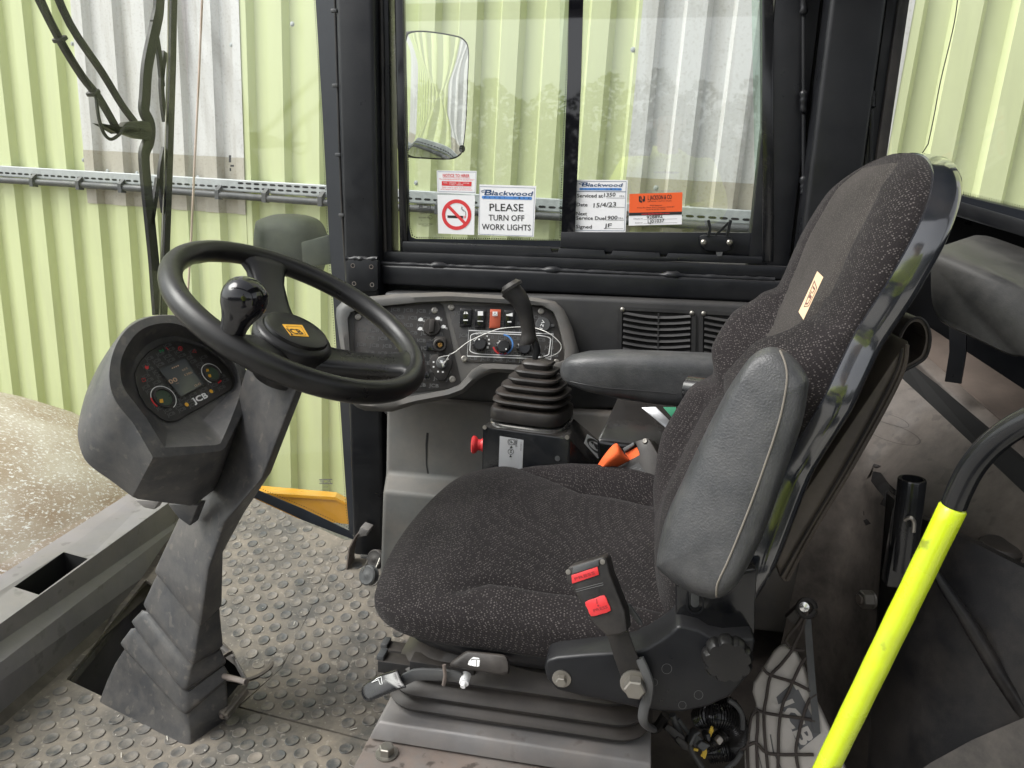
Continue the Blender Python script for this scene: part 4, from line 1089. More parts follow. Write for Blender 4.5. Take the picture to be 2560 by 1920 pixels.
bm = B(); ringstrip(bm, DT, arc(1257, 861, 24.5, -85, 62), 4, 0.0006, False); ringstrip(bm, DT, arc(1257, 861, 26, 62, 112), 2, 0.0006, False); obj('cold_arc', bm, 'blueprint', con, smooth=0, recalc=False)
bm = B(); ringstrip(bm, DT, arc(1257, 861, 24.5, 62, 165), 4, 0.0006, False); obj('hot_arc', bm, 'redprint', con, smooth=0, recalc=False)
for x, y, da in ((1199, 856, -100), (1257, 862, 50), (1309, 866, -100)):
    s_ = pxs(DT, x, y); bm = B()
    o = DT.at(x, y + 5); R_ = 19 * s_
    u_, v_ = axes(DT); ax = DT.n; rings = []
    for r_, h in ((1.0, 0), (1.0, 0.010), (0.96, 0.016), (0.84, 0.017)):
        rings.append([o + ax * h + (u_ * math.cos(2 * math.pi * k / 48) + v_ * math.sin(2 * math.pi * k / 48)) * R_ * (r_ if k % 4 < 2 or r_ < 0.9 else r_ * 0.9) for k in range(48)])
    rings.append([o + ax * 0.020 + (u_ * math.cos(2 * math.pi * k / 48) + v_ * math.sin(2 * math.pi * k / 48)) * R_ * 0.80 for k in range(48)])
    rings.append([o + ax * 0.021 + (u_ * math.cos(2 * math.pi * k / 48) + v_ * math.sin(2 * math.pi * k / 48)) * R_ * 0.72 for k in range(48)])
    loft(bm, rings); kb = obj('heater_knob', bm, 'gloss', con, smooth=30)
    bm = B(); c = o + ax * 0.0215 + (u_ * math.cos(math.radians(da)) - v_ * math.sin(math.radians(da))) * R_ * 0.55
    lathe(bm, c, ax, [(0.0022, -0.0005), (0.002, 0.0004)], 10); obj('pointer', bm, 'white', kb)
# rotary travel selector
s_ = pxs(DT, 1080, 817)
bm = rnd(DT, 1080, 819, [(22 * s_, 0), (22 * s_, 0.006), (20 * s_, 0.009), (19 * s_, 0.009)]); rs = obj('selector_knob', bm, 'rubber', con)
bm = B(); slab(bm, DT, [(1080 - 5, 800), (1080 + 8, 802), (1080 + 5, 832), (1080 - 8, 834)], 0.018, -0.005); obj('grip_bar', bm, 'rubber', rs, bevel=0.002)
bm = B()
for (x, y) in ((1051, 799), (1094, 796), (1108, 817), (1050, 822)):
    r_ = 6
    decal(bm, DT, [(x - 6, y + 3), (x - 5, y - 2), (x, y - 5), (x + 6, y - 3), (x + 6, y + 3), (x, y + 4)], 0.0006)
    ringstrip(bm, DT, [(x + 6, y + 4), (x + 9, y + 1), (x + 10, y + 6)], 1.2, 0.0006)
obj('selector_icons', bm, 'white', con, smooth=0, recalc=False)
# power socket with open cap and connector
bm = B(); slab(bm, DT, rrect(1066, 852, 1092, 878, 3), 0.006, 0); obj('connector_plate', bm, 'gloss', con, bevel=0.001)
bm = rnd(DT, 1100, 864, [(17 * s_, 0), (17 * s_, 0.016), (14.5 * s_, 0.018), (11.5 * s_, 0.018), (10 * s_, 0.004), (0.001, 0.004)]); so = obj('power_socket', bm, 'rubber', con)
bm = rnd(DT, 1100, 863, [(6 * s_, 0.0045), (6 * s_, 0.010), (3 * s_, 0.011), (0.001, 0.008)]); obj('brass_contact', bm, M('brass', (0.6, 0.36, 0.12), 0.35, metal=0.8), so)
bm = B(); slab(bm, DT, [(1084, 850), (1090, 843), (1112, 843), (1118, 850), (1116, 857), (1086, 857)], 0.014, 0); obj('flap', bm, 'rubber', so, bevel=0.001)
bm = B(); slab(bm, DT, [(1092, 880), (1110, 880), (1106, 890), (1096, 890)], 0.010, 0); obj('hinge', bm, 'rubber', so, bevel=0.001)
# ignition barrel with key
td = [(1104, 952), (1094, 950), (1085, 935), (1076, 920), (1073, 905), (1078, 893), (1090, 886), (1108, 886), (1124, 893), (1131, 905), (1128, 920), (1121, 937), (1113, 950)]
bm = B(); slab(bm, DT, cr2(td, 3), 0.008, 0); ig = obj('ignition_switch', bm, 'rubber', con, bevel=0.002)
bm = rnd(DT, 1104, 908, [(14 * s_, 0.008), (14 * s_, 0.013), (11 * s_, 0.015), (0.001, 0.015)]); obj('barrel', bm, 'conduit', ig)
bm = B(); slab(bm, DT, [(1100, 903), (1109, 903), (1112, 918), (1107, 921)], 0.026, -0.014); obj('key', bm, 'bright', ig, bevel=0.0005)
bm = B()
for x, y in ((1084, 905), (1084, 917), (1095, 929), (1107, 930)): decal(bm, DT, [(x - 2, y - 2), (x + 2, y - 2), (x + 2, y + 2), (x - 2, y + 2)], 0.0085)
obj('position_marks', bm, 'white', ig, smooth=0, recalc=False)
# capped 12 V outlet
bm = rnd(DT, 1357, 812, [(19 * s_, 0), (19 * s_, 0.006), (17 * s_, 0.009), (0.001, 0.0095)]); ou_ = obj('outlet_cap', bm, 'conduit', con)
bm = B(); slab(bm, DT, [(1372, 812), (1385, 810), (1386, 818), (1372, 820)], 0.005, 0); obj('pull_tab', bm, 'conduit', ou_, bevel=0.001)
bm = B(); textpx(bm, DT, '12V', 1356, 823, 1363, 802, 8, 0.0108, bold=0.0003); obj('lettering', bm, 'white', ou_, smooth=0, recalc=False)
bm = B(); slab(bm, DT, [(1060, 930), (1072, 928), (1074, 944), (1062, 946)], 0.006, 0); obj('blank_plug', bm, 'gloss', con, bevel=0.001)

# ================================================================ CONTROL POD AND JOYSTICK
zt = px(1206, 1064, Y=1.50).z
pod = thing('control_pod', 'black steel control pod carrying the joystick beside the seat', 'control pod', V((-0.1, 1.6, 0.2)))
fl, fr, br, bl_ = [px(x, y, Z=zt) for x, y in ((1206, 1066), (1425, 1096), (1436, 1046), (1236, 1040))]
sr = px(1490, 1172, Z=zt - 0.085); sb = pl3(fr, br, sr).at(1530, 1128)
bm = B()
T = [bm.verts.new(p) for p in (fl, fr, br, bl_)]
S = [bm.verts.new(sr), bm.verts.new(sb)]
D = [bm.verts.new(V((p.x, p.y, 0.18))) for p in (fl, sr, sb, bl_)]
F1 = bm.verts.new(V((fr.x, fr.y, 0.18))); F2 = bm.verts.new(V((br.x, br.y, 0.18)))
for f in ((T[0], T[1], T[2], T[3]), (T[1], S[0], S[1], T[2]), (T[0], D[0], F1, T[1]), (T[1], F1, D[1], S[0]), (S[0], D[1], D[2], S[1]), (T[3], T[2], F2, D[3]), (T[2], S[1], D[2], F2), (T[0], T[3], D[3], D[0])):
    bm.faces.new(f)
obj('pod_body', bm, 'gloss', pod, bevel=0.004)
PF = pl3(fl, fr, V((fl.x, fl.y, 0.2)))
bm = B(); slab(bm, PF, [(1250, 1090), (1309, 1100), (1305, 1200), (1246, 1190)], 0.001, 0.0); lb = obj('label_plate', bm, 'silver', pod, smooth=0)
bm = B(); PFt = PF.up(0.0012)
def circ(x, y, r, n=16): return [(x + r * math.cos(2 * math.pi * k / n), y + r * math.sin(2 * math.pi * k / n)) for k in range(n)]
for s_, x, y in (('P', 1279, 1105), ('N', 1277, 1129)):
    ringstrip(bm, PFt, circ(x, y, 7), 1.2, 0.0003); textpx(bm, PFt, s_, x + 3.5, y + 3, x + 3, y - 3.5, 6, 0.0003, bold=0.0003)
ringstrip(bm, PFt, arc(1279, 1105, 9.5, -55, 55, 6), 1, 0.0003, False); ringstrip(bm, PFt, arc(1279, 1105, 9.5, 125, 235, 6), 1, 0.0003, False)
decal(bm, PFt, [(1274, 1120), (1278, 1114), (1282, 1120)], 0.0003); decal(bm, PFt, [(1273, 1143), (1276, 1137), (1280, 1143)], 0.0003)
textpx(bm, PFt, 'START', 1293, 1117, 1294, 1099, 4.5, 0.0003, bold=0.0002)
textpx(bm, PFt, '332/A2811', 1303, 1127, 1304, 1106, 2.5, 0.0003)
obj('lettering', bm, 'blackprint', lb, smooth=0, recalc=False)
PS = pl3(fr, br, sr)
bm = B(); slab(bm, PS, [(1468, 1086), (1519, 1120), (1512, 1142), (1494, 1146), (1460, 1108)], 0.001, 0.0); st = obj('warning_sticker', bm, 'paper', pod, smooth=0)
bm = B(); e_ = [(1490 + 24 * math.cos(a) * 0.80 - 11 * math.sin(a) * 0.6, 1116 + 24 * math.cos(a) * 0.62 + 11 * math.sin(a) * 0.78) for a in [2 * math.pi * k / 24 for k in range(24)]]
ringstrip(bm, PS, e_, 1.6, 0.0014); decal(bm, PS, [(1482, 1106), (1494, 1112), (1502, 1128), (1490, 1122)], 0.0014); decal(bm, PS, [(1476, 1104), (1484, 1104), (1482, 1112)], 0.0014)
obj('pictogram', bm, 'blackprint', st, smooth=0, recalc=False)
for x, y in ((1212, 1068), (1418, 1093)):
    bm = B(); lathe(bm, PF.at(x, y), PF.n, [(0.005, -0.001), (0.005, 0.002), (0.0005, 0.002)], 10); obj('screw', bm, 'steel', pod)
bm = B(); lathe(bm, PF.at(1394, 1146), PF.n, [(0.006, -0.001), (0.006, 0.002), (0.0005, 0.002)], 12); obj('screw', bm, 'conduit', pod)
# emergency stop button
ec = px(1204, 1112, Y=1.53)
ed = V((-1, -0.12, 0.0))
bm = B(); lathe(bm, ec + V((0.012, 0, 0)), ed, [(0.016, 0), (0.016, 0.010), (0.013, 0.014), (0.0135, 0.020), (0.019, 0.024), (0.021, 0.028), (0.021, 0.032), (0.017, 0.035), (0.0005, 0.036)], 28)
obj('stop_button', bm, 'red', pod, label='red mushroom stop button')
# gaiter
gc = px(1330, 1052, Z=zt)
gdir = (fr - fl).normalized(); gdir.z = 0; gdir.normalize(); gper = V((-gdir.y, gdir.x, 0))
def sq(c, hw, hd, z, e=4.5, n=40):
    out = []
    for k in range(n):
        a = 2 * math.pi * k / n; ca, sa = math.cos(a), math.sin(a)
        r_ = (abs(ca) ** e + abs(sa) ** e) ** (-1 / e)
        out.append(V((c.x, c.y, z)) + gdir * (ca * r_ * hw) + gper * (sa * r_ * hd))
    return out
zz = lambda y: px(1333, y, Y=gc.y - 0.02).z
k_ = (px(1380, 1040, Y=gc.y - 0.07) - px(1280, 1040, Y=gc.y - 0.07)).length / 100
bm = B(); loft(bm, [sq(gc, 98 * k_, 84 * k_, zt), sq(gc, 98 * k_, 84 * k_, zt + 0.006), sq(gc, 90 * k_, 76 * k_, zt + 0.007)]); obj('clamp_plate', bm, 'bright', pod, smooth=40)
bm = B(); loft(bm, [sq(gc, 96 * k_, 82 * k_, zt + 0.012), sq(gc, 98 * k_, 83 * k_, zt + 0.014), sq(gc, 98 * k_, 83 * k_, zt + 0.034), sq(gc, 94 * k_, 80 * k_, zt + 0.040), sq(gc, 84 * k_, 70 * k_, zt + 0.041)]); obj('gaiter_base', bm, 'bellow', pod, smooth=40)
tiers = [(1014, 95), (993, 91), (973, 80), (953, 67), (933, 54), (914, 40)]
rings = []; off = V((0, 0, 0))
top0 = zt + 0.038
for i, (y_, w_) in enumerate(tiers):
    z_ = top0 + 0.017 + 0.0168 * i
    cx = gc + V((0.0035 * i * 0.6, 0, 0))
    nxt = tiers[i + 1][1] if i + 1 < len(tiers) else 24
    rings += [sq(cx, w_ * 0.80 * k_, w_ * 0.70 * k_, z_ - 0.012, 4.0), sq(cx, (w_ - 2) * k_, (w_ * 0.86 - 2) * k_, z_ - 0.003, 4.0), sq(cx, w_ * k_, w_ * 0.86 * k_, z_, 4.0), sq(cx, (w_ - 2) * k_, (w_ * 0.86 - 2) * k_, z_ + 0.004, 4.0)]
ztop = top0 + 0.017 + 0.0168 * 5 + 0.008
rings += [sq(cx, 20 * k_, 18 * k_, ztop, 3), sq(cx, 10 * k_, 10 * k_, ztop + 0.003, 2)]
bm = B(); loft(bm, rings); obj('gaiter', bm, 'bellow', pod, smooth=50)
# joystick lever
joy = thing('joystick', 'black curved joystick lever rising from a rubber gaiter', 'joystick', V((cx.x, cx.y, ztop)))
JY = cx.y - 0.005
bm = B(); tube(bm, cr([V((cx.x, cx.y, ztop - 0.01)), px(1340, 895, Y=JY), px(1342, 875, Y=JY), px(1336, 855, Y=JY), px(1326, 842, Y=JY)], 4), 0.0085, 12); obj('stem', bm, 'blackpaint', joy)
path = [(1316, 862, 6), (1318, 860, 22), (1321, 852, 24), (1322, 842, 20), (1321, 826, 18), (1318, 804, 18.5), (1311, 776, 21), (1301, 753, 23.5), (1290, 738, 25), (1279, 728, 26), (1272, 722, 26)]
bm = B(); kk = k_ * 0.99; rings = []
for i, (x, y, w_) in enumerate(path):
    p = px(x, y, Y=JY); a = path[max(i - 1, 0)]; b = path[min(i + 1, len(path) - 1)]
    tx, ty = b[0] - a[0], -(b[1] - a[1])
    d_ = (V((tx, 0, ty))).normalized() if abs(tx) + abs(ty) > 0 else V((0, 0, 1))
    if i < 3: d_ = V((-0.25, 0, 1)).normalized()
    u_ = V((0, 1, 0)).cross(d_).normalized(); w2 = V((0, 1, 0))
    rings.append([p + u_ * (w_ * kk * math.cos(t)) + w2 * (w_ * kk * 0.9 * math.sin(t)) for t in [2 * math.pi * k / 20 for k in range(20)]])
loft(bm, rings); obj('grip', bm, 'rubber', joy, smooth=50)
bm = B(); dj = V((-0.5, 0, 0.75)).normalized(); p = px(1271, 721, Y=JY)
lathe(bm, p + V((0.008, 0, 0.002)), dj, [(0.026, -0.002), (0.026, 0.004), (0.022, 0.007), (0.018, 0.012), (0.0005, 0.013)], 18); obj('thumb_button', bm, 'rubber', joy)
# tether cable
tc = thing('tether_cable', 'thin steel tether cable looped from the ignition key to the joystick stem', 'cable', DT.at(1104, 905, 0.03))
bm = B()
pts = [DT.at(1107, 915, 0.027), DT.at(1116, 900, 0.032), DT.at(1124, 888, 0.035), DT.at(1140, 878, 0.04), DT.at(1175, 852, 0.05), DT.at(1230, 828, 0.07), DT.at(1262, 820, 0.085), DT.at(1325, 818, 0.10), DT.at(1370, 832, 0.12), DT.at(1398, 855, 0.13), DT.at(1403, 870, 0.13), DT.at(1392, 884, 0.13), DT.at(1362, 896, 0.13), px(1344, 902, Y=JY - 0.01)]
tube(bm, cr(pts, 8), 0.0011, 6); obj('cable', bm, 'cable', tc)
bm = B(); tube(bm, cr([DT.at(1124, 888, 0.035), DT.at(1100, 893, 0.033), DT.at(1095, 900, 0.03), DT.at(1104, 908, 0.028), DT.at(1122, 897, 0.033)], 6), 0.0011, 6); obj('loop', bm, 'cable', tc)
bm = B(); tube(bm, [DT.at(1122, 890, 0.034), DT.at(1128, 884, 0.036)], 0.0028, 8); obj('ferrule', bm, 'bright', tc)
bm = B(); lathe(bm, V((cx.x, cx.y, ztop + 0.004)), (0, 0, 1), [(0.0105, 0), (0.0115, 0.002), (0.0105, 0.005)], 16, cap=False); obj('stem_ring', bm, 'bright', tc)
from mathutils.bvhtree import BVHTree
def bvh_of(bm): 
    bm.normal_update(); return BVHTree.FromBMesh(bm)
def cast(bv, x, y, lift=0.0, default=None):
    d = ray(x, y).normalized()
    h = bv.ray_cast(EYE, d)
    if h[0] is None: return default
    return h[0] - d * lift
def sstep(a, b, x):
    t = max(0.0, min(1.0, (x - a) / (b - a))); return t * t * (3 - 2 * t)
def lerp_tab(tab, s):
    for (a, va), (b, vb) in zip(tab[:-1], tab[1:]):
        if s <= b:
            t = 0 if b == a else max(0, (s - a) / (b - a)); t = t * t * (3 - 2 * t) * 0.5 + t * 0.5
            return va + (vb - va) * t
    return tab[-1][1]

# ================================================================ STEERING COLUMN
scol = thing('steering_column', 'grey black steering column rising from a ribbed boot in the floor', 'steering column', V((-1.02, 1.22, 0)))
def csec(L, M_, R, z=None, my=1.17, ly=0.085, ry=0.06, n=7):
    w_ = R[0] - L[0]; L = (L[0] - 0.012 * w_, L[1]); R = (R[0] + 0.016 * w_, R[1]); M_ = (M_[0] + 0.0 * w_, M_[1] + 6)
    if z is not None:
        l, m, r = px(*L, Z=z), px(*M_, Z=z), px(*R, Z=z)
    else:
        l, m, r = px(*L, Y=my + ly), px(*M_, Y=my), px(*R, Y=my + ry)
    bl = l + (l - EYE).normalized() * 0.13 + V((0.012, 0, 0)); br = r + (r - EYE).normalized() * 0.11 + V((-0.012, 0, 0))
    C_ = [l, m, r, br, bl]; out = []
    rad = (0.13, 0.20, 0.14, 0.2, 0.2)
    for i in range(5):
        p = C_[i]; a = C_[i - 1]; b = C_[(i + 1) % 5]
        pa = p.lerp(a, rad[i] * 0.5); pb = p.lerp(b, rad[i] * 0.5)
        for k in range(n):
            t = k / (n - 1)
            out.append((pa.lerp(p, t)).lerp(p.lerp(pb, t), t))
    return out
def mix(A, Bq, t): return tuple(tuple(a[i] + (b[i] - a[i]) * t for i in (0, 1)) for a, b in zip(A, Bq))
S_top = ((618, 920), (756, 930), (778, 916)); S_mid = ((538, 1185), (655, 1190), (676, 1180)); S_low = ((449, 1295), (560, 1300), (608, 1282)); S_bend = ((391, 1420), (520, 1420), (555, 1380)); S_bot = ((389, 1430), (499, 1560), (552, 1513))
def ctr_(R_): return sum(R_, V((0, 0, 0))) / len(R_)
def scl(R_, k, dz=0.0):
    c = ctr_(R_); return [c + V(((p.x - c.x) * k, (p.y - c.y) * k, (p.z - c.z))) + V((0, 0, dz)) for p in R_]
bm = B(); loft(bm, [csec(*s) for s in (S_top, S_mid, mix(S_mid, S_low, 0.5), S_low, mix(S_low, S_bend, 0.5), S_bend, mix(S_bend, S_bot, 0.5), S_bot)] + [[p + V((0, 0, -0.004)) for p in scl(csec(*S_bot), 0.97)], scl(csec(*S_bot), 0.88)])
obj('upper_shroud', bm, 'column', scol, smooth=48)
sl_ = [(((396, 1420), (494, 1535), (548, 1490)), ((362, 1511), (480, 1651), (553, 1612))), (((370, 1500), (476, 1625), (548, 1580)), ((333, 1554), (460, 1719), (560, 1655))),
       (((345, 1545), (458, 1690), (552, 1630)), ((306, 1608), (462, 1778), (570, 1690)))]
def ctr_(R_): return sum(R_, V((0, 0, 0))) / len(R_)
def scl(R_, k, dz=0.0):
    c = ctr_(R_); return [c + V(((p.x - c.x) * k, (p.y - c.y) * k, (p.z - c.z))) + V((0, 0, dz)) for p in R_]
base_px = ((252, 1752), (470, 1858), (564, 1792))
lines = [((389, 1430), (499, 1560), (552, 1513)), sl_[0][1], sl_[1][1], sl_[2][1]]
def dn(T_, d): return tuple((x, y + d) for x, y in T_)
rings = [scl(csec(*dn(lines[0], -26)), 0.90), scl(csec(*dn(lines[0], 6)), 0.93)]
for k_i in range(1, 4):
    P_, Q_ = lines[k_i - 1], lines[k_i]
    rings += [scl(csec(*mix(P_, Q_, 0.30)), 0.955), scl(csec(*mix(P_, Q_, 0.62)), 0.985), scl(csec(*mix(P_, Q_, 0.86)), 1.012), scl(csec(*Q_), 1.015), scl(csec(*dn(Q_, 5)), 0.995), scl(csec(*dn(Q_, 8)), 0.95), scl(csec(*dn(Q_, 15)), 0.945)]
rings += [scl(csec(*mix(lines[3], base_px, 0.35)), 0.975), csec(*mix(lines[3], base_px, 0.65)), csec(*base_px, z=0.004), [p + V((0, 0, -0.016)) for p in csec(*base_px, z=0.004)]]
bm = B(); loft(bm, rings); obj('floor_boot', bm, 'column', scol, smooth=62)
bm = B(); c = px(545, 1700, Y=1.20); tube(bm, [px(560, 1690, Y=1.21), px(590, 1698, Y=1.19), px(615, 1705, Y=1.18)], 0.006, 8); obj('pedal_arm', bm, 'rust', scol)
ped = thing('foot_peg', 'ribbed rubber foot peg sticking out beside the column boot', 'pedal', fpx(580, 1750))
a, b = px(610, 1722, Z=0.055), px(556, 1790, Z=0.035)
ax = (b - a).normalized(); u_, w_ = basis(ax); rings = []
for t, s_ in ((0, 0.8), (0.02, 1.0), (0.97, 1.0), (1.0, 0.75)):
    rings.append([a.lerp(b, t) + (u_ * math.cos(2 * math.pi * k / 36) + w_ * math.sin(2 * math.pi * k / 36)) * (0.0155 * s_ * (1.0 if k % 4 < 2 else 0.86)) for k in range(36)])
bm = B(); loft(bm, rings); obj('peg_rubber', bm, 'mat', ped, smooth=25)
bm = B(); lathe(bm, b, ax, [(0.006, -0.002), (0.006, 0.004), (0.0005, 0.004)], 10); obj('end_bolt', bm, 'rust', ped)
bm = B(); tube(bm, [px(618, 1702, Z=0.05), px(612, 1716, Z=0.056), a], 0.005, 8); obj('peg_arm', bm, 'rust', ped)
bm = B(); lathe(bm, px(612, 1660, Z=0.0), (0, 0, 1), [(0.075, -0.004), (0.075, 0.004), (0.068, 0.006), (0.066, -0.002)], 30, cap=False); obj('collar_ring', bm, 'brownplastic', scol)

# ---- instrument binnacle
bc = px(450, 950, Y=1.21)
BPL = Pl(bc, (0.80, -0.20, 0.57))
bin_ = thing('instrument_binnacle', 'grey black hooded instrument binnacle with a small screen and two gauges', 'instrument panel', px(430, 1250, Y=1.2))
c0 = (440, 965)
Fp = [(381, 1149), (330, 1060), (284, 1002), (270, 943), (280, 881), (307, 830), (350, 799), (408, 787), (486, 797), (552, 838), (607, 908), (626, 985), (590, 1068), (560, 1128)]
Gp = [(411, 1119), (366, 1045), (335, 1005), (306, 962), (302, 905), (322, 858), (352, 825), (395, 809), (440, 809), (475, 824), (520, 850), (575, 895), (598, 940), (600, 985), (572, 1062), (550, 1112)]
Kp = [(338, 1247), (278, 1202), (218, 1157), (197, 1107), (196, 1060), (218, 974), (265, 884), (330, 806), (402, 789), (470, 800), (540, 838), (595, 905), (612, 985), (580, 1090), (566, 1161), (538, 1223), (482, 1265)]
Pp = [(x / 4.608 + 200, y / 4.608 + 760) for x, y in [(640, 920), (625, 800), (690, 660), (800, 540), (950, 460), (1100, 432), (1250, 452), (1420, 510), (1560, 600), (1700, 730), (1768, 860), (1765, 930), (1740, 985), (1400, 1185), (1110, 1350), (1020, 1362), (930, 1325), (760, 1180), (680, 1050)]]
NB = 90
Fs = [Fp[0]] + cr2(Fp[1:-1], 5, False) + [Fp[-1]]
Gs = [Gp[0]] + cr2(Gp[1:-1], 5, False) + [Gp[-1]]
rF, rG = radial(Fs, c0, NB), radial(Gs, c0, NB)
rP = radial(Pp, c0, NB)
Ks = [Kp[0]] + cr2(Kp[1:13], 5, False) + Kp[13:]
rK = radial(Ks, (400, 1030), NB)
def pr_(R_, h, s_=1.0, c=c0): return [BPL.at(c[0] + (x - c[0]) * s_, c[1] + (y - c[1]) * s_, h) for x, y in R_]
H_ = 0.045
mid = [(a[0] * 0.5 + b[0] * 0.5, a[1] * 0.5 + b[1] * 0.5) for a, b in zip(rF, rK)]
bm = B(); loft(bm, [pr_(rK, -0.13, 0.9, (400, 1030)), pr_(rK, -0.11), pr_(mid, -0.02), pr_(rF, H_ - 0.004), pr_([(a[0] * 0.9 + b[0] * 0.1, a[1] * 0.9 + b[1] * 0.1) for a, b in zip(rF, rG)], H_), pr_(rG, H_ + 0.002), pr_([(a[0] * 0.3 + b[0] * 0.7, a[1] * 0.3 + b[1] * 0.7) for a, b in zip(rG, rP)], 0.004), pr_(rP, 0.001, 1.03)], True, True)
obj('hood', bm, 'column', bin_, smooth=30)
bm = B(); loft(bm, [pr_(rP, -0.004), pr_(rP, 0.003), pr_(rP, 0.0045, 0.985)]); fp = obj('face_plate', bm, 'panel', bin_, smooth=30)
BT = BPL.up(0.0047)
def c6(x, y): return (x / 4.608 + 200, y / 4.608 + 760)
bm = B()
for r_ in range(14):
    for k in range(14):
        x = 330 + 27 * k + (9 if r_ % 2 else 0) ; y = 905 + 13.5 * r_ - (x - 330) * 0.42
        if all(inpoly(x + dx, y + dy, Pp) for dx, dy in ((-5, 3), (-5, -10), (24, -16), (24, 0))):
            textpx(bm, BT, 'JCB', x, y, x + 19, y - 8, 8, 0.0002, bold=0.0004)
obj('plate_pattern', bm, 'darkprint', fp, smooth=0, recalc=False)
SCR = [c6(905, 745), c6(1205, 612), c6(1432, 918), c6(1160, 1068)]
bm = B(); slab(bm, BT, SCR, 0.0006, 0); scn = obj('screen', bm, 'screen', bin_, smooth=0)
bm = B(); loft(bm, [[BT.at(*p, 0.0002) for p in SCR], [BT.at(*p, 0.003) for p in SCR], [BT.at(*p, 0.003) for p in [c6(893, 742), c6(1208, 598), c6(1446, 920), c6(1158, 1082)]], [BT.at(*p, 0.0) for p in [c6(893, 742), c6(1208, 598), c6(1446, 920), c6(1158, 1082)]]], True, False); obj('screen_surround', bm, 'panel', scn, smooth=0)
bm = B()
textpx(bm, BT, '00', *c6(1040, 925), *c6(1130, 885), 11, 0.0009, bold=0.0006)
textpx(bm, BT, 'km/h', *c6(1110, 925), *c6(1140, 912), 3, 0.0009)
textpx(bm, BT, '0.0 C', *c6(1185, 775), *c6(1245, 745), 5, 0.0009); textpx(bm, BT, '1386', *c6(1215, 830), *c6(1300, 795), 6, 0.0009); textpx(bm, BT, '12:43', *c6(1330, 955), *c6(1395, 925), 6, 0.0009)
for k in range(4):
    x, y = c6(1065 + 22 * k, 738 - 9 * k); decal(bm, BT, [(x - 1.6, y - 1.6), (x + 1.6, y - 1.6), (x + 1.6, y + 1.6), (x - 1.6, y + 1.6)], 0.0009)
obj('readout', bm, M('faint_orange_segments', (0.5, 0.33, 0.22), 0.5), scn, smooth=0, recalc=False)
def gauge(cx, cy, R_, a0, a1, r0, r1, icons):
    x, y = c6(cx, cy); c = BT.at(x, y)
    u_, v_ = axes(BPL)
    bm = B(); lathe(bm, c, BPL.n, [(R_ * 0.86, 0), (R_ * 0.86, 0.003), (R_ * 0.70, 0.004), (R_ * 0.66, 0.0005)], 32, u_, cap=False); g = obj('gauge', bm, 'panel', bin_)
    bm = B(); lathe(bm, c, BPL.n, [(R_ * 0.66, 0.0003), (R_ * 0.66, 0.0012)], 28, u_); obj('dial', bm, 'greenglass', g, smooth=0)
    def arcb(a0, a1, w, m, nm):
        bm = B(); A_ = []
        for k in range(25):
            t = math.radians(a0 + (a1 - a0) * k / 24); d_ = u_ * math.cos(t) + v_ * math.sin(t)
            A_.append((bm.verts.new(c + BPL.n * 0.0004 + d_ * (R_ - w / 2)), bm.verts.new(c + BPL.n * 0.0004 + d_ * (R_ + w / 2))))
        for p, q in zip(A_[:-1], A_[1:]): bm.faces.new((p[0], q[0], q[1], p[1]))
        obj(nm, bm, m, g, smooth=0, recalc=False)
    arcb(a0, a1, 0.0016, 'white', 'scale_arc'); arcb(r0, r1, 0.003, 'redprint', 'red_arc')
    bm = B()
    for i_, (ix, iy, s) in enumerate(icons): 
        x, y = c6(ix, iy); decal(bm, BT, [(x - s, y + s), (x - s, y - s), (x + s * 0.6, y - s * 1.2), (x + s, y + s * 0.6)], 0.0016)
    obj('icon', bm, 'amber', g, smooth=0, recalc=False)
gs = pxs(BT, 410, 990)
gauge(962, 1082, 0.0245, -20, 215, 215, 262, ((940, 1120, 5),))
gauge(1518, 802, 0.0225, 40, 285, -35, -5, ((1470, 765, 3.5), (1495, 830, 4)))
bm = B(); textpx(bm, BT, 'JCB', *c6(1318, 1150), *c6(1478, 1075), 14, 0.0004, bold=0.0012); ringstrip(bm, BT, [c6(1285, 1095), c6(1310, 1085), c6(1318, 1105)], 1.5, 0.0004, False); obj('logo_lettering', bm, 'white', fp, smooth=0, recalc=False)
bm = B(); textpx(bm, BT, 'N', *c6(928, 562), *c6(970, 545), 7, 0.0004, bold=0.0004); obj('neutral_mark', bm, 'greenprint', fp, smooth=0, recalc=False)
bm = B()
ringstrip(bm, BT, [c6(990, 500), c6(1020, 528)], 2, 0.0004, False)
x, y = c6(1155, 513); ringstrip(bm, BT, circ(x, y, 5, 12), 1.3, 0.0004); decal(bm, BT, [(x - 2, y - 2), (x + 2, y - 2), (x + 1, y + 2)], 0.0004)
x, y = c6(1318, 545); ringstrip(bm, BT, [(x - 5, y + 2), (x, y - 5), (x + 5, y + 3)], 1.4, 0.0004)
x, y = c6(768, 725); decal(bm, BT, [(x - 5, y + 2), (x - 3, y - 5), (x, y - 1), (x + 5, y - 3), (x + 5, y + 5), (x, y + 6)], 0.0004)
x, y = c6(735, 875); ringstrip(bm, BT, [(x - 5, y - 3), (x + 3, y - 5), (x + 5, y + 2), (x - 3, y + 5)], 1.2, 0.0004)
obj('warning_marks', bm, 'redprint', fp, smooth=0, recalc=False)
bm = B()
for x, y in (c6(1230, 1158), c6(1512, 1005)): disc(bm, BT, x, y, 0.0042, 0.0004)
obj('amber_lamps', bm, 'amber', fp, smooth=0, recalc=False)
bm = B(); slab(bm, PY(1.19), [(425, 1255), (503, 1258), (482, 1312), (452, 1290)], 0.01, 0.02); obj('mount_bracket', bm, 'column', bin_, bevel=0.004)
bm = B(); slab(bm, PY(1.25), [(335, 1250), (400, 1252), (385, 1275), (360, 1270)], 0.0, 0.02); obj('cable_flap', bm, 'sill', bin_, bevel=0.003)

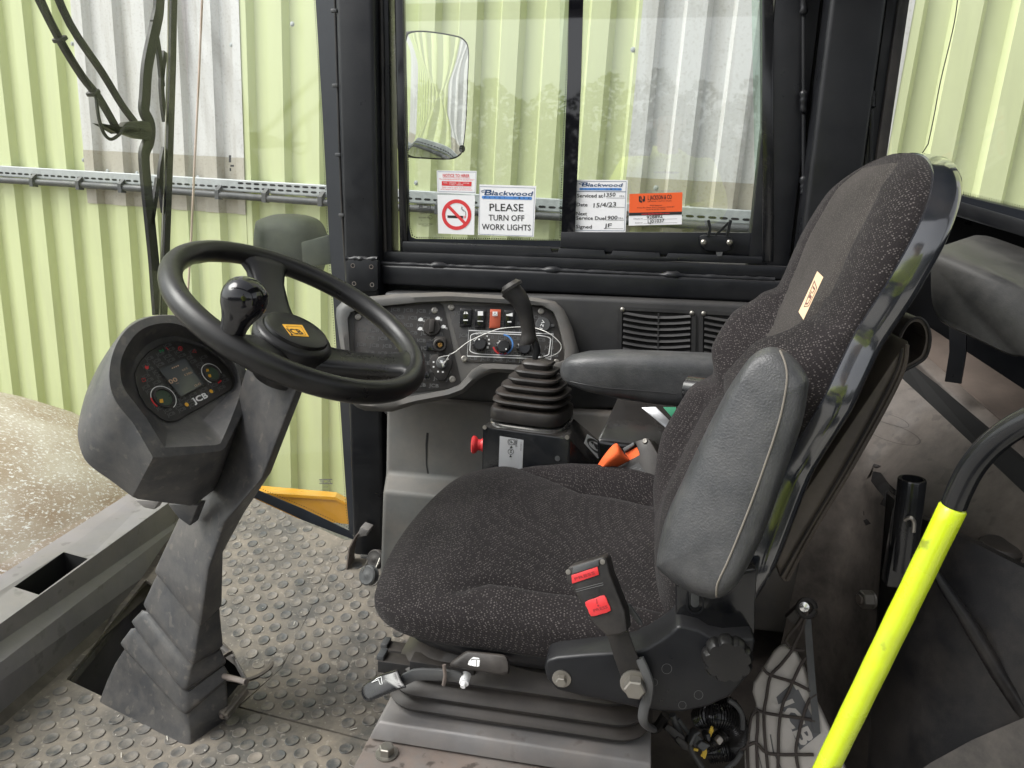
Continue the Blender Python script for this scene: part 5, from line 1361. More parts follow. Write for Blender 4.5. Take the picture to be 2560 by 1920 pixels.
# ================================================================ STEERING WHEEL
WN = V((0.4836, -0.0435, 0.8742)).normalized(); WC = V((-0.6037, 1.2, 0.9441))
whl = thing('steering_wheel', 'black three spoke steering wheel with a ball knob and orange centre badge', 'steering wheel', WC - WN * 0.06)
wu = WN.cross(V((0, 1, 0))).normalized(); wv = WN.cross(wu)
RW, rw_ = 0.2285, 0.0200
bm = B(); NR, NT = 96, 18; rings = []
for i in range(NR):
    a = 2 * math.pi * i / NR; d_ = wu * math.cos(a) + wv * math.sin(a); c = WC + d_ * RW; ring = []
    for k in range(NT):
        t = 2 * math.pi * k / NT; ct, st_ = math.cos(t), math.sin(t)
        gr = 0.0012 * math.cos(i * 2 * math.pi * 24 / NR) if -0.9 < ct < -0.35 and st_ < 0.2 else 0
        ring.append(c + d_ * ((rw_ + gr) * 0.95 * ct) + WN * ((rw_) * 1.05 * st_))
    rings.append(ring)
R_ = [[bm.verts.new(p) for p in r] for r in rings]
for i in range(NR):
    for k in range(NT): bm.faces.new((R_[i][k], R_[(i + 1) % NR][k], R_[(i + 1) % NR][(k + 1) % NT], R_[i][(k + 1) % NT]))
obj('rim', bm, 'wheel', whl, smooth=60)
HPp = px(737, 832, Y=1.2)
HC = WC - WN * 0.034
WPL = Pl(HC, WN)
bm = B(); lathe(bm, HC, WN, [(0.044, -0.10), (0.062, -0.055), (0.073, -0.022), (0.074, -0.008), (0.069, -0.001), (0.061, 0.002), (0.060, 0.000), (0.059, 0.008), (0.054, 0.0105), (0.03, 0.0109), (0.0005, 0.011)], 48)
obj('hub', bm, 'wheel', whl, smooth=40)
def wang(x, y):
    p = Pl(WC, WN).at(x, y) - WC
    return math.atan2(p.dot(wv), p.dot(wu))
for sx_, sy_ in ((655, 640), (1042, 915), (545, 840)):
    a = wang(sx_, sy_); d_ = wu * math.cos(a) + wv * math.sin(a); s_ = -wu * math.sin(a) + wv * math.cos(a)
    rings = []
    for t, w_, h0, th in ((0.035, 0.060, -0.040, 0.046), (0.075, 0.050, -0.030, 0.042), (0.12, 0.042, -0.014, 0.036), (0.17, 0.040, 0.007, 0.032), (0.198, 0.046, 0.024, 0.030), (0.214, 0.064, 0.034, 0.026), (0.228, 0.085, 0.038, 0.016)):
        c = HC + d_ * t + WN * (h0 - 0.004); ring = []
        for k in range(16):
            q = 2 * math.pi * k / 16; cq, sq_ = math.cos(q), math.sin(q)
            ring.append(c + s_ * (w_ * 0.85 * math.copysign(abs(cq) ** 0.6, cq)) + WN * (th * 0.6 * math.copysign(abs(sq_) ** 0.6, sq_)))
        rings.append(ring)
    bm = B(); loft(bm, rings); obj('spoke', bm, 'wheel', whl, smooth=50)
WT = WPL.up(0.0112)
bq = [(706, 811), (755, 813), (772, 842), (727, 839)]
bm = B(); slab(bm, WT, bq, 0.0006, 0.001); bd = obj('badge', bm, 'amber', whl, smooth=0)
bm = B(); textpx(bm, WT, 'JCB', 724, 834, 760, 836, 12, 0.0009, bold=0.0010); ringstrip(bm, WT, [(716, 815), (753, 817), (765, 838), (730, 836)], 1.3, 0.0009); obj('lettering', bm, 'blackprint', bd, smooth=0, recalc=False)
kb_ = Pl(WC, WN).at(572, 850) + WN * 0.008
KS = 0.84
bm = B(); lathe(bm, kb_, WN + V((-0.05, 0, 0)), [(r_ * KS, h_ * KS) for r_, h_ in [(0.023, 0.0), (0.023, 0.012), (0.0235, 0.02), (0.026, 0.032), (0.031, 0.046), (0.0375, 0.060), (0.0405, 0.074), (0.0400, 0.086), (0.036, 0.098), (0.029, 0.107), (0.02, 0.113), (0.010, 0.1162), (0.0005, 0.117)]], 40)
obj('spinner_knob', bm, 'knob', whl, smooth=60)

# ================================================================ DRIVER SEAT
seat = thing('driver_seat', 'charcoal flecked fabric suspension seat with armrests and high back', 'seat', V((-0.12, 1.19, 0.35)))
SY = 1.215
def cush_top(X, t):
    s = (X + 0.42) / 0.60
    base = lerp_tab([(0, 0.540), (0.10, 0.575), (0.25, 0.590), (0.55, 0.574), (0.85, 0.568), (1.0, 0.575)], s)
    at = abs(t)
    bol = lerp_tab([(0, 0.0), (0.22, 0.002), (0.42, 0.026), (0.62, 0.034), (1.0, 0.030)], s)
    edge = lerp_tab([(0, 0.99), (0.24, 0.97), (0.38, 0.76), (0.55, 0.56), (1.0, 0.47)], s) if t > 0 else lerp_tab([(0, 0.90), (0.26, 0.84), (0.36, 0.72), (0.7, 0.74), (1.0, 0.80)], s)
    bol *= 1.35 if t > 0 else 1.2
    z = base + bol * sstep(edge - 0.03, edge + (0.24 if t > 0 else 0.12), at)
    z -= (0.022 if t > 0 else 0.018) * sstep(0.24, 0.40, s) * math.exp(-((at - edge) / 0.035) ** 2)
    z += 0.006 * math.sin(math.pi * min(1, s)) * (1 - at)
    return z
NXs, NTs = 90, 120
rings = []
for i in range(NXs + 1):
    q = i / NXs
    s = 0.5 - 0.5 * math.cos(math.pi * q)
    X = -0.402 + 0.575 * s
    fr_ = 1.0
    e0 = (X + 0.402) / 0.15; e1 = (0.175 - X) / 0.08
    k = min(1, e0); k2 = min(1, e1)
    shr = max(0.02, (1 - (1 - k) ** 2.6) ** (1 / 2.6)) * max(0.02, (1 - (1 - k2) ** 2.5) ** (1 / 2.5))
    wid = (0.284 + 0.006 * math.sin(3 * s)) * (0.62 + 0.38 * shr)
    zb = 0.470 + 0.022 * sstep(0.1, -0.42, X) * 0 
    zm = 0.520
    ring = []
    for j in range(NTs):
        a = 2 * math.pi * j / NTs; ca, sa = math.cos(a), math.sin(a)
        t = math.copysign(abs(ca) ** 0.62, ca); y = SY + wid * t
        if sa >= 0:
            zt_ = cush_top(X, t) + 0.085 * (y - SY); z = zm + (zt_ - zm) * (abs(sa) ** 0.55) * shr
        else:
            z = zm - (zm - zb) * (abs(sa) ** 0.5) * shr
        xo = -0.022 * (1 - abs(t) ** 2) * sstep(0.15, 0, s)
        ring.append(V((X + xo, y, z)))
    rings.append(ring)
bm = B(); loft(bm, rings); BV_C = bvh_of(bm)
obj('seat_cushion', bm, 'fabric', seat, smooth=70)
# seat pan under the cushion
bm = B(); rings = []
for z, s_ in ((0.452, 0.86), (0.462, 0.95), (0.484, 0.985), (0.495, 0.975)):
    ring = []
    for k in range(56):
        a = 2 * math.pi * k / 56; ca, sa = math.cos(a), math.sin(a)
        r_ = (abs(ca) ** 3.4 + abs(sa) ** 3.4) ** (-1 / 3.4)
        ring.append(V((-0.118 + 0.290 * s_ * ca * r_, SY + 0.280 * s_ * sa * r_, z)))
    rings.append(ring)
loft(bm, rings); obj('seat_pan', bm, 'blackpaint', seat, smooth=45)
# backrest
th_ = math.radians(21.5); bdir = V((math.sin(th_), 0, math.cos(th_))); fdir = V((-math.cos(th_), 0, math.sin(th_))); P0 = V((0.104, SY + 0.006, 0.545))
SE = 0.745
def bw(s):
    w = lerp_tab([(0, 0.225), (0.06, 0.252), (0.16, 0.268), (0.295, 0.244), (0.40, 0.268), (0.49, 0.248), (0.56, 0.258), (0.62, 0.256)], s)
    if s > 0.585:
        t = min(1, (s - 0.585) / (SE - 0.585)); w = 0.257 * (1 - t ** 2.5) ** (1 / 2.5) if t < 1 else 0
    return max(w, 0.004)
def blim(s):
    return lerp_tab([(0, 0.30), (0.25, 0.30), (0.32, 0.10), (0.40, 0.24), (0.47, 0.46), (0.52, 0.53), (0.75, 0.53)], s)
def bf(s, t):
    base = lerp_tab([(0, 0.055), (0.10, 0.068), (0.26, 0.074), (0.36, 0.052), (0.44, 0.034), (0.52, 0.034), (0.60, 0.042), (0.68, 0.042), (0.752, 0.025)], s)
    at = abs(t)
    bol = lerp_tab([(0, 0.0), (0.05, 0.018), (0.15, 0.040), (0.25, 0.032), (0.295, 0.008), (0.35, 0.050), (0.42, 0.058), (0.47, 0.030), (0.495, 0.004), (0.54, 0.004), (0.62, 0.003), (0.75, 0.0)], s)
    e = blim(s)
    z = base + bol * sstep(e, e + 0.28, at) ** 0.8
    z -= 0.010 * math.exp(-((at - e) / 0.05) ** 2) * sstep(0.02, 0.1, s) * (1 if s < 0.5 else 0.45)
    return z
NS, NT2 = 150, 132
rings = []; par = []
for i in range(NS + 1):
    s = -0.03 + (SE + 0.03) * (1 - (1 - i / NS) ** 1.9)
    sh = min(1, max(0.0, (s + 0.03) / 0.05)); shr = max(0.1, (1 - (1 - sh) ** 2) ** 0.5)
    tp_ = min(1, max(0.0, (SE + 0.002 - s) / 0.09)); shr *= max(0.05, (1 - (1 - tp_) ** 2.2) ** (1 / 2.2))
    ring = []; pp_ = []
    for j in range(NT2):
        a = 2 * math.pi * j / NT2; ca, sa = math.cos(a), math.sin(a)
        t = math.copysign(abs(ca) ** 0.62, ca)
        if sa >= 0: d_ = 0.0 + bf(s, t) * (abs(sa) ** 0.6) * (0.35 + 0.65 * shr)
        else: d_ = -0.012 * abs(sa) ** 0.5
        ring.append(P0 + bdir * s + fdir * d_ + V((0, 1, 0)) * (bw(s) * t)); pp_.append((s, t, sa))
    rings.append(ring); par.append(pp_)
bm = B(); loft(bm, rings); BV_B = bvh_of(bm); bm.free()
for part in (0, 1):
    bm = B(); vd = {}
    def gv(i, j):
        if (i, j) not in vd: vd[(i, j)] = bm.verts.new(rings[i][j])
        return vd[(i, j)]
    for i in range(NS):
        for j in range(NT2):
            j2 = (j + 1) % NT2
            s, t, sa = par[i][j]; t2 = par[i][j2][1]; tm = (t + t2) / 2
            lim = blim(s) if s > 0.33 else 0
            inn = sa > 0.25 and abs(tm) < lim and 0.33 < s < 0.72
            if inn == bool(part): bm.faces.new((gv(i, j), gv(i, j2), gv(i + 1, j2), gv(i + 1, j)))
    if part == 0:
        bm.faces.new([gv(0, j) for j in range(NT2)]); bm.faces.new([gv(NS, j) for j in range(NT2)])
    obj('backrest' if part == 0 else 'centre_panel', bm, 'fabric' if part == 0 else 'fabric2', seat, smooth=70, label=None if part == 0 else 'lighter grey ribbed centre panel')
# shell behind the backrest
bm = B(); rings = []
for d_, s_ in ((0.008, 0.980), (0.007, 1.006), (-0.006, 1.024), (-0.020, 1.036), (-0.026, 1.030), (-0.034, 0.97), (-0.037, 0.88)):
    out = []
    for k in range(60):
        s = 0.02 + (SE - 0.0215) * (1 - (1 - k / 59) ** 1.9); out.append((s, 1))
    ring = [P0 + bdir * (0.35 + (s - 0.35) * (1 + (s_ - 1) * 0.6)) + fdir * (d_ - 0.030 * sstep(0.45, 0.0, s)) + V((0, bw(s) * s_ + 0.003, 0)) for s, _ in out]
    ring += [P0 + bdir * (0.35 + (s - 0.35) * (1 + (s_ - 1) * 0.6)) + fdir * (d_ - 0.030 * sstep(0.45, 0.0, s)) - V((0, bw(s) * s_ + 0.003, 0)) for s, _ in out[::-1]]
    rings.append(ring)
loft(bm, rings); obj('back_shell', bm, 'shell', seat, smooth=50)
# badge on the backrest
bq = [c_ for c_ in ((1600 + 1185 / 2.675, 360 + 850 / 2.675), (1600 + 1226 / 2.675, 360 + 890 / 2.675), (1600 + 1093 / 2.675, 360 + 1176 / 2.675), (1600 + 1060 / 2.675, 360 + 1122 / 2.675))]
g = [cast(BV_B, *p) for p in bq]
if all(g):
    BGP = pl3(g[0], g[1], g[2]).up(0.0016)
    bm = B(); N6 = 6; rows = []
    for i in range(N6 + 1):
        row = []
        for j in range(4):
            a, b = i / N6, j / 3
            x = (bq[0][0] * (1 - a) + bq[3][0] * a) * (1 - b) + (bq[1][0] * (1 - a) + bq[2][0] * a) * b; y = (bq[0][1] * (1 - a) + bq[3][1] * a) * (1 - b) + (bq[1][1] * (1 - a) + bq[2][1] * a) * b
            row.append(bm.verts.new(cast(BV_B, x, y, 0.002)))
        rows.append(row)
    for a, b in zip(rows[:-1], rows[1:]):
        for j in range(3): bm.faces.new((a[j], a[j + 1], b[j + 1], b[j]))
    sb_ = obj('seat_badge', bm, 'cream', seat, smooth=40, recalc=False)
    def c7(x, y): return (1600 + x / 2.675, 360 + y / 2.675)
    bm = B()
    def cl(pts, w):
        P = [cast(BV_B, *c7(*p), 0.0035) for p in pts]; strip(bm, P, w, BGP.n, 0.0003)
    fr4 = [(1166, 915), (1182, 965), (1128, 1082), (1098, 1088)]
    cl(fr4 + [fr4[0]], 0.0016)
    for y_ in (975, 1003, 1031, 1056): cl([(1165 - (y_ - 930) * 0.37, y_), (1150 - (y_ - 930) * 0.30, y_ + 14)], 0.006) if False else None
    cl([(1158, 955), (1168, 972), (1152, 1000)], 0.003); cl([(1150, 985), (1136, 1010), (1145, 1025)], 0.003); cl([(1130, 1020), (1142, 1030), (1122, 1068), (1108, 1066)], 0.003)
    obj('emblem', bm, M('brown_print', (0.16, 0.08, 0.07), 0.6), sb_, smooth=0)
# folded up armrest near the camera
def cB(x, y): return (1560 + x / 2.337, 850 + y / 2.337)
ao = [cB(*p) for p in [(830, 45), (910, 48), (1000, 108), (1072, 215), (1076, 290), (1042, 480), (962, 720), (822, 1120), (692, 1380), (620, 1468), (535, 1512), (430, 1492), (330, 1442), (215, 1352), (190, 1290), (240, 1050), (350, 800), (560, 370), (690, 160), (760, 80)]]
ao = cr2(ao, 4); ac = px(1830, 1170, Y=0.865)
AP = Pl(ac, (-0.42, -0.88, 0.20)); acx = (1832, 1165)
def ar(sx_, h, shift=(0, 0)): return [AP.at(acx[0] + shift[0] + (x - acx[0]) * sx_[0], acx[1] + shift[1] + (y - acx[1]) * sx_[1], h) for x, y in ao]
bm = B(); loft(bm, [ar((0.80, 0.90), -0.062), ar((0.96, 0.97), -0.050), ar((1, 1), -0.030), ar((1, 1), -0.008), ar((0.975, 0.988), 0.006), ar((0.92, 0.965), 0.016), ar((0.82, 0.93), 0.0225), ar((0.62, 0.86), 0.027), ar((0.3, 0.7), 0.029)])
BV_A = bvh_of(bm); arm = obj('armrest', bm, 'leather', seat, smooth=70, label='folded up armrest nearest the camera')
bm = B(); P = [cast(BV_A, *cB(*p), 0.0008) for p in cr2([(912, 62), (945, 150), (950, 250), (920, 420), (880, 560), (840, 680), (740, 960), (620, 1260), (560, 1390), (542, 1440), (540, 1500)], 6, False)]
P = [p for p in P if p]; tube(bm, P, 0.0012, 6); obj('seam', bm, 'seam', arm)
# far armrest
st = [(1397, 930, 942), (1400, 918, 952), (1408, 908, 960), (1425, 898, 969), (1470, 889, 985), (1550, 886, 1003), (1650, 889, 1018), (1740, 893, 1027), (1800, 896, 1030)]
rings = []
for x, y0, y1 in st:
    a = px(x, y0, Y=1.475); b = px(x, y1, Y=1.475); c = (a + b) / 2; hz = abs(a.z - b.z) / 2; ring = []
    wy = 0.048 * min(1.0, 0.25 + (x - 1397) / 60)
    for k in range(28):
        q = 2 * math.pi * k / 28; cq, sq_ = math.cos(q), math.sin(q)
        ring.append(V((a.x, 1.515 + wy * math.copysign(abs(cq) ** 0.55, cq), c.z + hz * math.copysign(abs(sq_) ** 0.6, sq_))))
    rings.append(ring)
bm = B(); loft(bm, rings); BV_F = bvh_of(bm); arf = obj('armrest', bm, 'leather', seat, smooth=60, label='lowered far armrest beside the joystick')
bm = B(); P = [cast(BV_F, x, y, 0.0006) for x, y in cr2([(1400, 948), (1500, 968), (1600, 976), (1690, 985)], 6, False)]; P = [p for p in P if p]
tube(bm, P, 0.0008, 5); obj('seam', bm, 'blackprint', arf)
bm = B(); tube(bm, [px(1725, 975, Y=1.44), px(1800, 985, Y=1.40)], 0.03, 18); obj('arm_pivot', bm, 'gloss', arf)
# backrest bracket and side cover
def cC(x, y): return (1340 + x / 3.814, 1520 + y / 3.814)
bm = B(); slab(bm, PY(0.915), [(1689, 1462), (1893, 1420), (1890, 1500), (1888, 1590), (1800, 1602), (1690, 1562)], 0.0, 0.03); obj('recliner_bracket', bm, 'gloss', seat, bevel=0.005)
bm = B(); sp_ = PY(0.913); ringstrip(bm, sp_, rrect(1718, 1470, 1758, 1534, 19, 5), 5, 0.001); obj('bracket_slot', bm, 'blackpaint', seat, smooth=0, recalc=False)
bm = B(); slab(bm, PY(0.9135), rrect(1727, 1478, 1748, 1518, 10, 4), 0.0008, 0); obj('slot_pin', bm, 'conduit', seat, bevel=0.0004)
sc = [cC(*p) for p in [(78, 590), (85, 530), (120, 495), (200, 472), (480, 447), (720, 432), (950, 420), (1060, 385), (1200, 300), (1290, 235), (1340, 185), (1370, 170), (1440, 185), (1560, 215), (1660, 280), (1800, 310), (2080, 290), (2092, 330), (2060, 500), (2025, 650), (1950, 740), (1850, 850), (1650, 945), (1400, 1000), (1150, 992), (1000, 970), (700, 898), (400, 840), (200, 790), (105, 690)]]
SCP = PY(0.885)
bm = B(); prism(bm, [SCP.at(x, y) for x, y in sc], V((0, 0.06, 0))); obj('side_cover', bm, 'blackpaint', seat, bevel=0.006, seg=3)
bm = B(); kc = SCP.at(1815, 1628); rings = []
for r_, h in ((0.024, 0.0), (0.030, 0.004), (0.033, 0.010), (0.033, 0.020), (0.029, 0.026), (0.012, 0.0275)):
    rings.append([kc + V((0, -h, 0)) + V((math.cos(a), 0, math.sin(a))) * (r_ * (1 - (0.13 * (1 if r_ > 0.028 else 0.4) * max(0, math.cos(a * 9)) ** 2))) for a in [2 * math.pi * k / 90 for k in range(90)]])
loft(bm, rings); obj('adjuster_knob', bm, 'wheel', seat, smooth=40)
bm = B()
for x, y, r_ in ((1247, 580, 12.5), (1550, 829, 11), (1395, 926, 9.5), (1125, 710, 9)):
    X_, Y_ = cC(x, y); ringstrip(bm, SCP, circ(X_, Y_, r_, 20), 1.0, 0.0008)
obj('moulded_rings', bm, 'darkprint', seat, smooth=0, recalc=False)
hexbolt(SCP.at(*cC(245, 670)), (0, -1, 0), 0.008, 0.009, seat, 'steel', 'cover_bolt', 1.7)
# suspension parts below the cushion
bm = B(); lathe(bm, (-0.10, SY - 0.02, 0.438), (0, 0, 1), [(0.12, -0.012), (0.20, -0.002), (0.232, 0.006), (0.236, 0.010), (0.230, 0.013), (0.16, 0.012)], 56); obj('swivel_dish', bm, 'gloss', seat, smooth=50)
for (x0, y0, x1, y1, Y, hh) in ((960, 1628, 1010, 1634, 1.06, 0.028), (951, 1654, 1040, 1664, 0.985, 0.022), (1030, 1660, 1130, 1676, 0.98, 0.030)):
    a, b = px(x0, y0, Y=Y), px(x1 + 60, y1 + 6, Y=Y); b.z = a.z
    bm = B(); box2(bm, (a.x, Y - 0.014, a.z - hh / 2), (b.x, Y + 0.014, a.z + hh / 2)); obj('slide_rail', bm, 'rubber', seat, bevel=0.002)
    if hh < 0.03:
        bm = B(); box2(bm, (a.x - 0.002, Y - 0.012, a.z + hh / 2), (a.x + 0.010, Y + 0.012, a.z + hh / 2 + 0.008)); obj('rail_stop', bm, 'conduit', seat, bevel=0.001)
bm = B(); lathe(bm, px(992, 1655, Y=1.03), (0, 0, 1), [(0.026, -0.016), (0.026, -0.010), (0.014, -0.009), (0.014, -0.004), (0.0005, -0.004)], 20); obj('mount_washer', bm, 'plinth', seat)
def cFt(x, y): return (900 + x / 6.9125, 1560 + y / 6.9125)
LP = PY(0.925)
arm_px = [(700, 900), (800, 850), (900, 805), (1060, 790), (1350, 800), (1700, 845), (1760, 860), (1740, 1000), (1450, 985), (1100, 980), (960, 985), (800, 1060), (730, 1080)]
bm = B(); slab(bm, LP, [cFt(*p) for p in arm_px], 0.0, 0.006); obj('lever_arm', bm, 'conduit', seat, bevel=0.0012)
pd = [(25, 1180), (60, 1050), (330, 880), (620, 790), (660, 800), (720, 960), (800, 1090), (680, 1130), (400, 1250), (180, 1340), (90, 1330), (40, 1260)]
PDP = Pl(px(960, 1710, Y=0.915), (-0.35, -0.75, 0.75))
pdo = cr2([cFt(*p) for p in pd], 3)
pcx = (cFt(380, 1060))
bm = B(); loft(bm, [[PDP.at(pcx[0] + (x - pcx[0]) * s_, pcx[1] + (y - pcx[1]) * s_, h) for x, y in pdo] for s_, h in ((0.9, -0.016), (1.0, -0.010), (1.0, -0.002), (0.95, 0.002), (0.8, 0.004))]); pdl = obj('lever_paddle', bm, 'gloss', seat, smooth=50)
bm = B(); ringstrip(bm, PDP, [cFt(*p) for p in [(200, 1010), (290, 940), (365, 910), (385, 1040), (345, 1040), (320, 960)]], 1.2, 0.0052); obj('icon', bm, 'white', pdl, smooth=0, recalc=False)
bm = B(); c = LP.at(*cFt(1810, 975)); tube(bm, [c + V((0, 0.01, 0.003)), c + V((0, -0.006, -0.001))], 0.0075, 16); tube(bm, [c + V((0, -0.006, -0.001)), c + V((0, -0.012, -0.003))], 0.004, 12); obj('end_cap', bm, 'paper', seat)
bm = B(); tube(bm, [LP.at(1110, 1662, 0.003), LP.at(1113, 1690, 0.006), LP.at(1109, 1712, 0.003)], 0.003, 8); obj('cotter_pin', bm, 'rust', seat)
hn = [(1555, 700), (1600, 630), (1700, 560), (1830, 470), (1960, 470), (2250, 500), (2480, 530), (2560, 600), (2590, 780), (2540, 880), (2350, 870), (1950, 800), (1700, 760), (1590, 740)]
hno = cr2([cFt(*p) for p in hn], 3); hc = cFt(2080, 670); HP_ = Pl(px(1190, 1655, Y=0.915), (-0.1, -0.9, 0.42))
bm = B(); loft(bm, [[HP_.at(hc[0] + (x - hc[0]) * s_, hc[1] + (y - hc[1]) * s_, h) for x, y in hno] for s_, h in ((0.95, -0.02), (1.0, -0.012), (1.0, -0.003), (0.94, 0.003), (0.8, 0.005))]); hnd = obj('weight_handle', bm, 'rubber', seat, smooth=50)
bm = B()
for q in ([(1880, 640), (1920, 600), (1940, 700), (1910, 720), (1865, 700)], [(1935, 620), (2010, 625), (2000, 735), (1925, 720)], [(2022, 620), (2070, 620), (2060, 730), (2015, 740)], [(1915, 600), (1960, 570), (2050, 585), (2070, 605), (2000, 612)]): decal(bm, HP_, [cFt(*p) for p in q], 0.0056)
obj('icon', bm, 'white', hnd, smooth=0, recalc=False)
# bellows
def zat(x, y, Y): return px(x, y, Y=Y).z
YB = 0.945
za, zb_, zc = zat(1300, 1745, YB), zat(1300, 1785, YB), zat(1300, 1818, YB)
xb0, xb1 = px(968, 1745, Y=YB + 0.04).x, px(1632, 1822, Y=YB + 0.04).x
def rr3(x0, x1, y0, y1, z, r=0.06, n=7): return [V((x, y, z)) for x, y in rrect(x0, y0, x1, y1, r, n)]
rings = [rr3(xb0 + 0.05, xb1 - 0.05, YB + 0.04, 1.42, za + 0.035)]
for zf, o in ((za, 0.016), (zb_, 0.004), (zc, 0.0)):
    rings += [rr3(xb0 + o + 0.016, xb1 - o - 0.016, YB + o * 0.7 + 0.016, 1.44, zf + 0.016), rr3(xb0 + o + 0.004, xb1 - o - 0.004, YB + o * 0.7 + 0.004, 1.45, zf + 0.009), rr3(xb0 + o, xb1 - o, YB + o * 0.7, 1.452, zf + 0.003), rr3(xb0 + o + 0.002, xb1 - o - 0.002, YB + o * 0.7 + 0.002, 1.45, zf - 0.003), rr3(xb0 + o + 0.014, xb1 - o - 0.014, YB + o * 0.7 + 0.014, 1.44, zf - 0.007)]
bm = B(); loft(bm, rings); obj('bellows', bm, 'bellow', seat, smooth=50)
# plinth
pl_ = thing('seat_plinth', 'worn grey metal seat plinth with a rusty bolted flange', 'seat base', V((-0.13, 1.15, 0.0)))
zp_t = zc - 0.012
xp_0, xp_1 = px(955, 1775, Y=0.94).x, px(1632, 1850, Y=0.94).x
zfl = zat(1300, 1880, 0.94)
bm = B(); loft(bm, [[V((xp_0 - d_, 0.925 - d_ * 0.6, z)), V((xp_1, 0.925 - d_ * 0.6, z)), V((xp_1, 1.44, z)), V((xp_0 - d_, 1.44, z))] for z, d_ in ((zp_t, 0.0), (zfl, 0.015))]); obj('plinth_box', bm, 'plinth', pl_, bevel=0.004)
bm = B(); box2(bm, (xp_0 - 0.018, 0.72, zfl - 0.014), (xp_1, 1.0, zfl - 0.004)); obj('flange', bm, 'rust', pl_, bevel=0.004)
bm = B(); loft(bm, [[V((xp_0 - 0.006 - d_, 0.74, z)), V((xp_1, 0.74, z)), V((xp_1, 1.44, z)), V((xp_0 - 0.006 - d_, 1.44, z))] for z, d_ in ((zfl - 0.016, 0.004), (0.0, 0.085))]); obj('plinth_base', bm, 'gloss', pl_, bevel=0.006)
fb_ = px(967, 1880, Z=zfl)
hexbolt(V((fb_.x, fb_.y, zfl - 0.004)), (0, 0, 1), 0.012, 0.012, pl_, 'steel', 'flange_bolt', 1.5)
# pocket on the seat back
pk = [(2215, 965), (2232, 890), (2250, 835), (2275, 800), (2300, 795), (2318, 815), (2324, 850), (2314, 890), (2290, 910), (2262, 925), (2238, 950), (2222, 978)]
bm = B(); P = [px(x, y, Y=1.12) for x, y in cr2(pk, 5, False)]
rings = []
for p in P: rings.append(p)
bm2 = B()
n_ = len(P)
inner = []
cpk = sum(P, V((0, 0, 0))) / n_
for p in P: inner.append(p + (cpk - p).normalized() * 0.006)
for a, b, c, d in zip(P[:-1], P[1:], inner[1:], inner[:-1]):
    prism(bm2, [a, b, c, d], V((0, 0.24, 0)))
bm.free(); obj('pocket_roll', bm2, 'pocket', seat, smooth=50)
bm = B(); tube(bm, [p + V((0, -0.002, 0)) for p in P], 0.0022, 6); obj('piping', bm, 'rubber', seat)
bm = B(); qf = [(2252, 872), (2275, 850), (2262, 940), (2150, 1150), (2040, 1330), (1965, 1462), (1950, 1445), (1930, 1380), (1985, 1270), (2100, 1100), (2180, 980)]
slab(bm, PY(1.06), qf, 0.0, 0.20); obj('back_pocket', bm, 'pocket', seat, bevel=0.006)
bm = B(); tube(bm, [PY(1.058).at(x, y) for x, y in cr2([(2268, 862), (2250, 945), (2140, 1150), (2035, 1325), (1968, 1450)], 6, False)], 0.0030, 6); obj('piping', bm, 'pocket', seat)
bm = B(); tube(bm, [PY(1.056).at(x, y) for x, y in cr2([(2255, 872), (2232, 945), (2122, 1150), (2018, 1325), (1952, 1440)], 6, False)], 0.0018, 6); obj('piping', bm, 'rubber', seat)
bm = B(); slab(bm, PY(1.02), [(1885, 1370), (1910, 1345), (1925, 1390), (1905, 1470), (1885, 1500)], 0.0, 0.1); obj('lumbar_bulge', bm, 'pocket', seat, bevel=0.012)

# ================================================================ SEAT BELT BUCKLE AND RETRACTOR
bk = thing('belt_buckle', 'black seat belt buckle with red press button standing by the cushion', 'belt buckle', SCP.at(1584, 1703))
def c2(x, y): return (850 + x / 2.572, 1280 + y / 2.572)
KP = Pl(px(1490, 1510, Y=0.86), (-0.18, -0.92, 0.25))
bo = [c2(*p) for p in [(1455, 385), (1470, 352), (1690, 288), (1712, 305), (1735, 400), (1830, 640), (1848, 770), (1800, 790), (1715, 802), (1640, 730), (1580, 650), (1490, 480), (1457, 455)]]
bm = B(); slab(bm, KP, bo, 0.0, 0.030); bb = obj('buckle_body', bm, 'rubber', bk, bevel=0.004, seg=3)
bm = B(); slab(bm, KP, [c2(*p) for p in [(1490, 405), (1658, 350), (1668, 402), (1494, 460)]], 0.0022, 0.0); obj('release_bar', bm, 'red', bb, bevel=0.0008)
bm = B(); slab(bm, KP, [c2(*p) for p in [(1500, 352), (1665, 305), (1668, 345), (1496, 398)]], 0.002, 0.0); obj('clear_cap', bm, 'conduit', bb, bevel=0.0008)
bm = B(); slab(bm, KP, cr2([c2(*p) for p in [(1578, 578), (1640, 553), (1702, 534), (1724, 580), (1743, 632), (1680, 655), (1618, 669), (1596, 625)]], 2), 0.0024, 0.0); pb_ = obj('press_button', bm, 'red', bb, bevel=0.0008)
bm = B(); textpx(bm, KP, 'PRESS', *c2(1632, 644), *c2(1722, 617), 7, 0.0027, bold=0.0002); decal(bm, KP, [c2(1646, 560), c2(1652, 560), c2(1656, 590), c2(1650, 590)], 0.0027); disc(bm, KP, *c2(1660, 602), 0.0014, 0.0027); textpx(bm, KP, 'PRESS', *c2(1510, 440), *c2(1640, 398), 7, 0.0027, bold=0.0002); obj('lettering', bm, M('dark_red_print', (0.30, 0.02, 0.025), 0.5), pb_, smooth=0, recalc=False)
bm = B(); ringstrip(bm, KP, [c2(1515, 500), c2(1690, 455), c2(1694, 468), c2(1517, 513)], 1.5, 0.0006); obj('moulded_rib', bm, 'darkprint', bb, smooth=0, recalc=False)
for x, y in ((1468, 385), (1688, 320)): 
    bm = B(); lathe(bm, KP.at(*c2(x, y)), KP.n, [(0.0036, -0.001), (0.0036, 0.001), (0.0005, 0.0012)], 12); obj('rivet', bm, 'steel', bb)
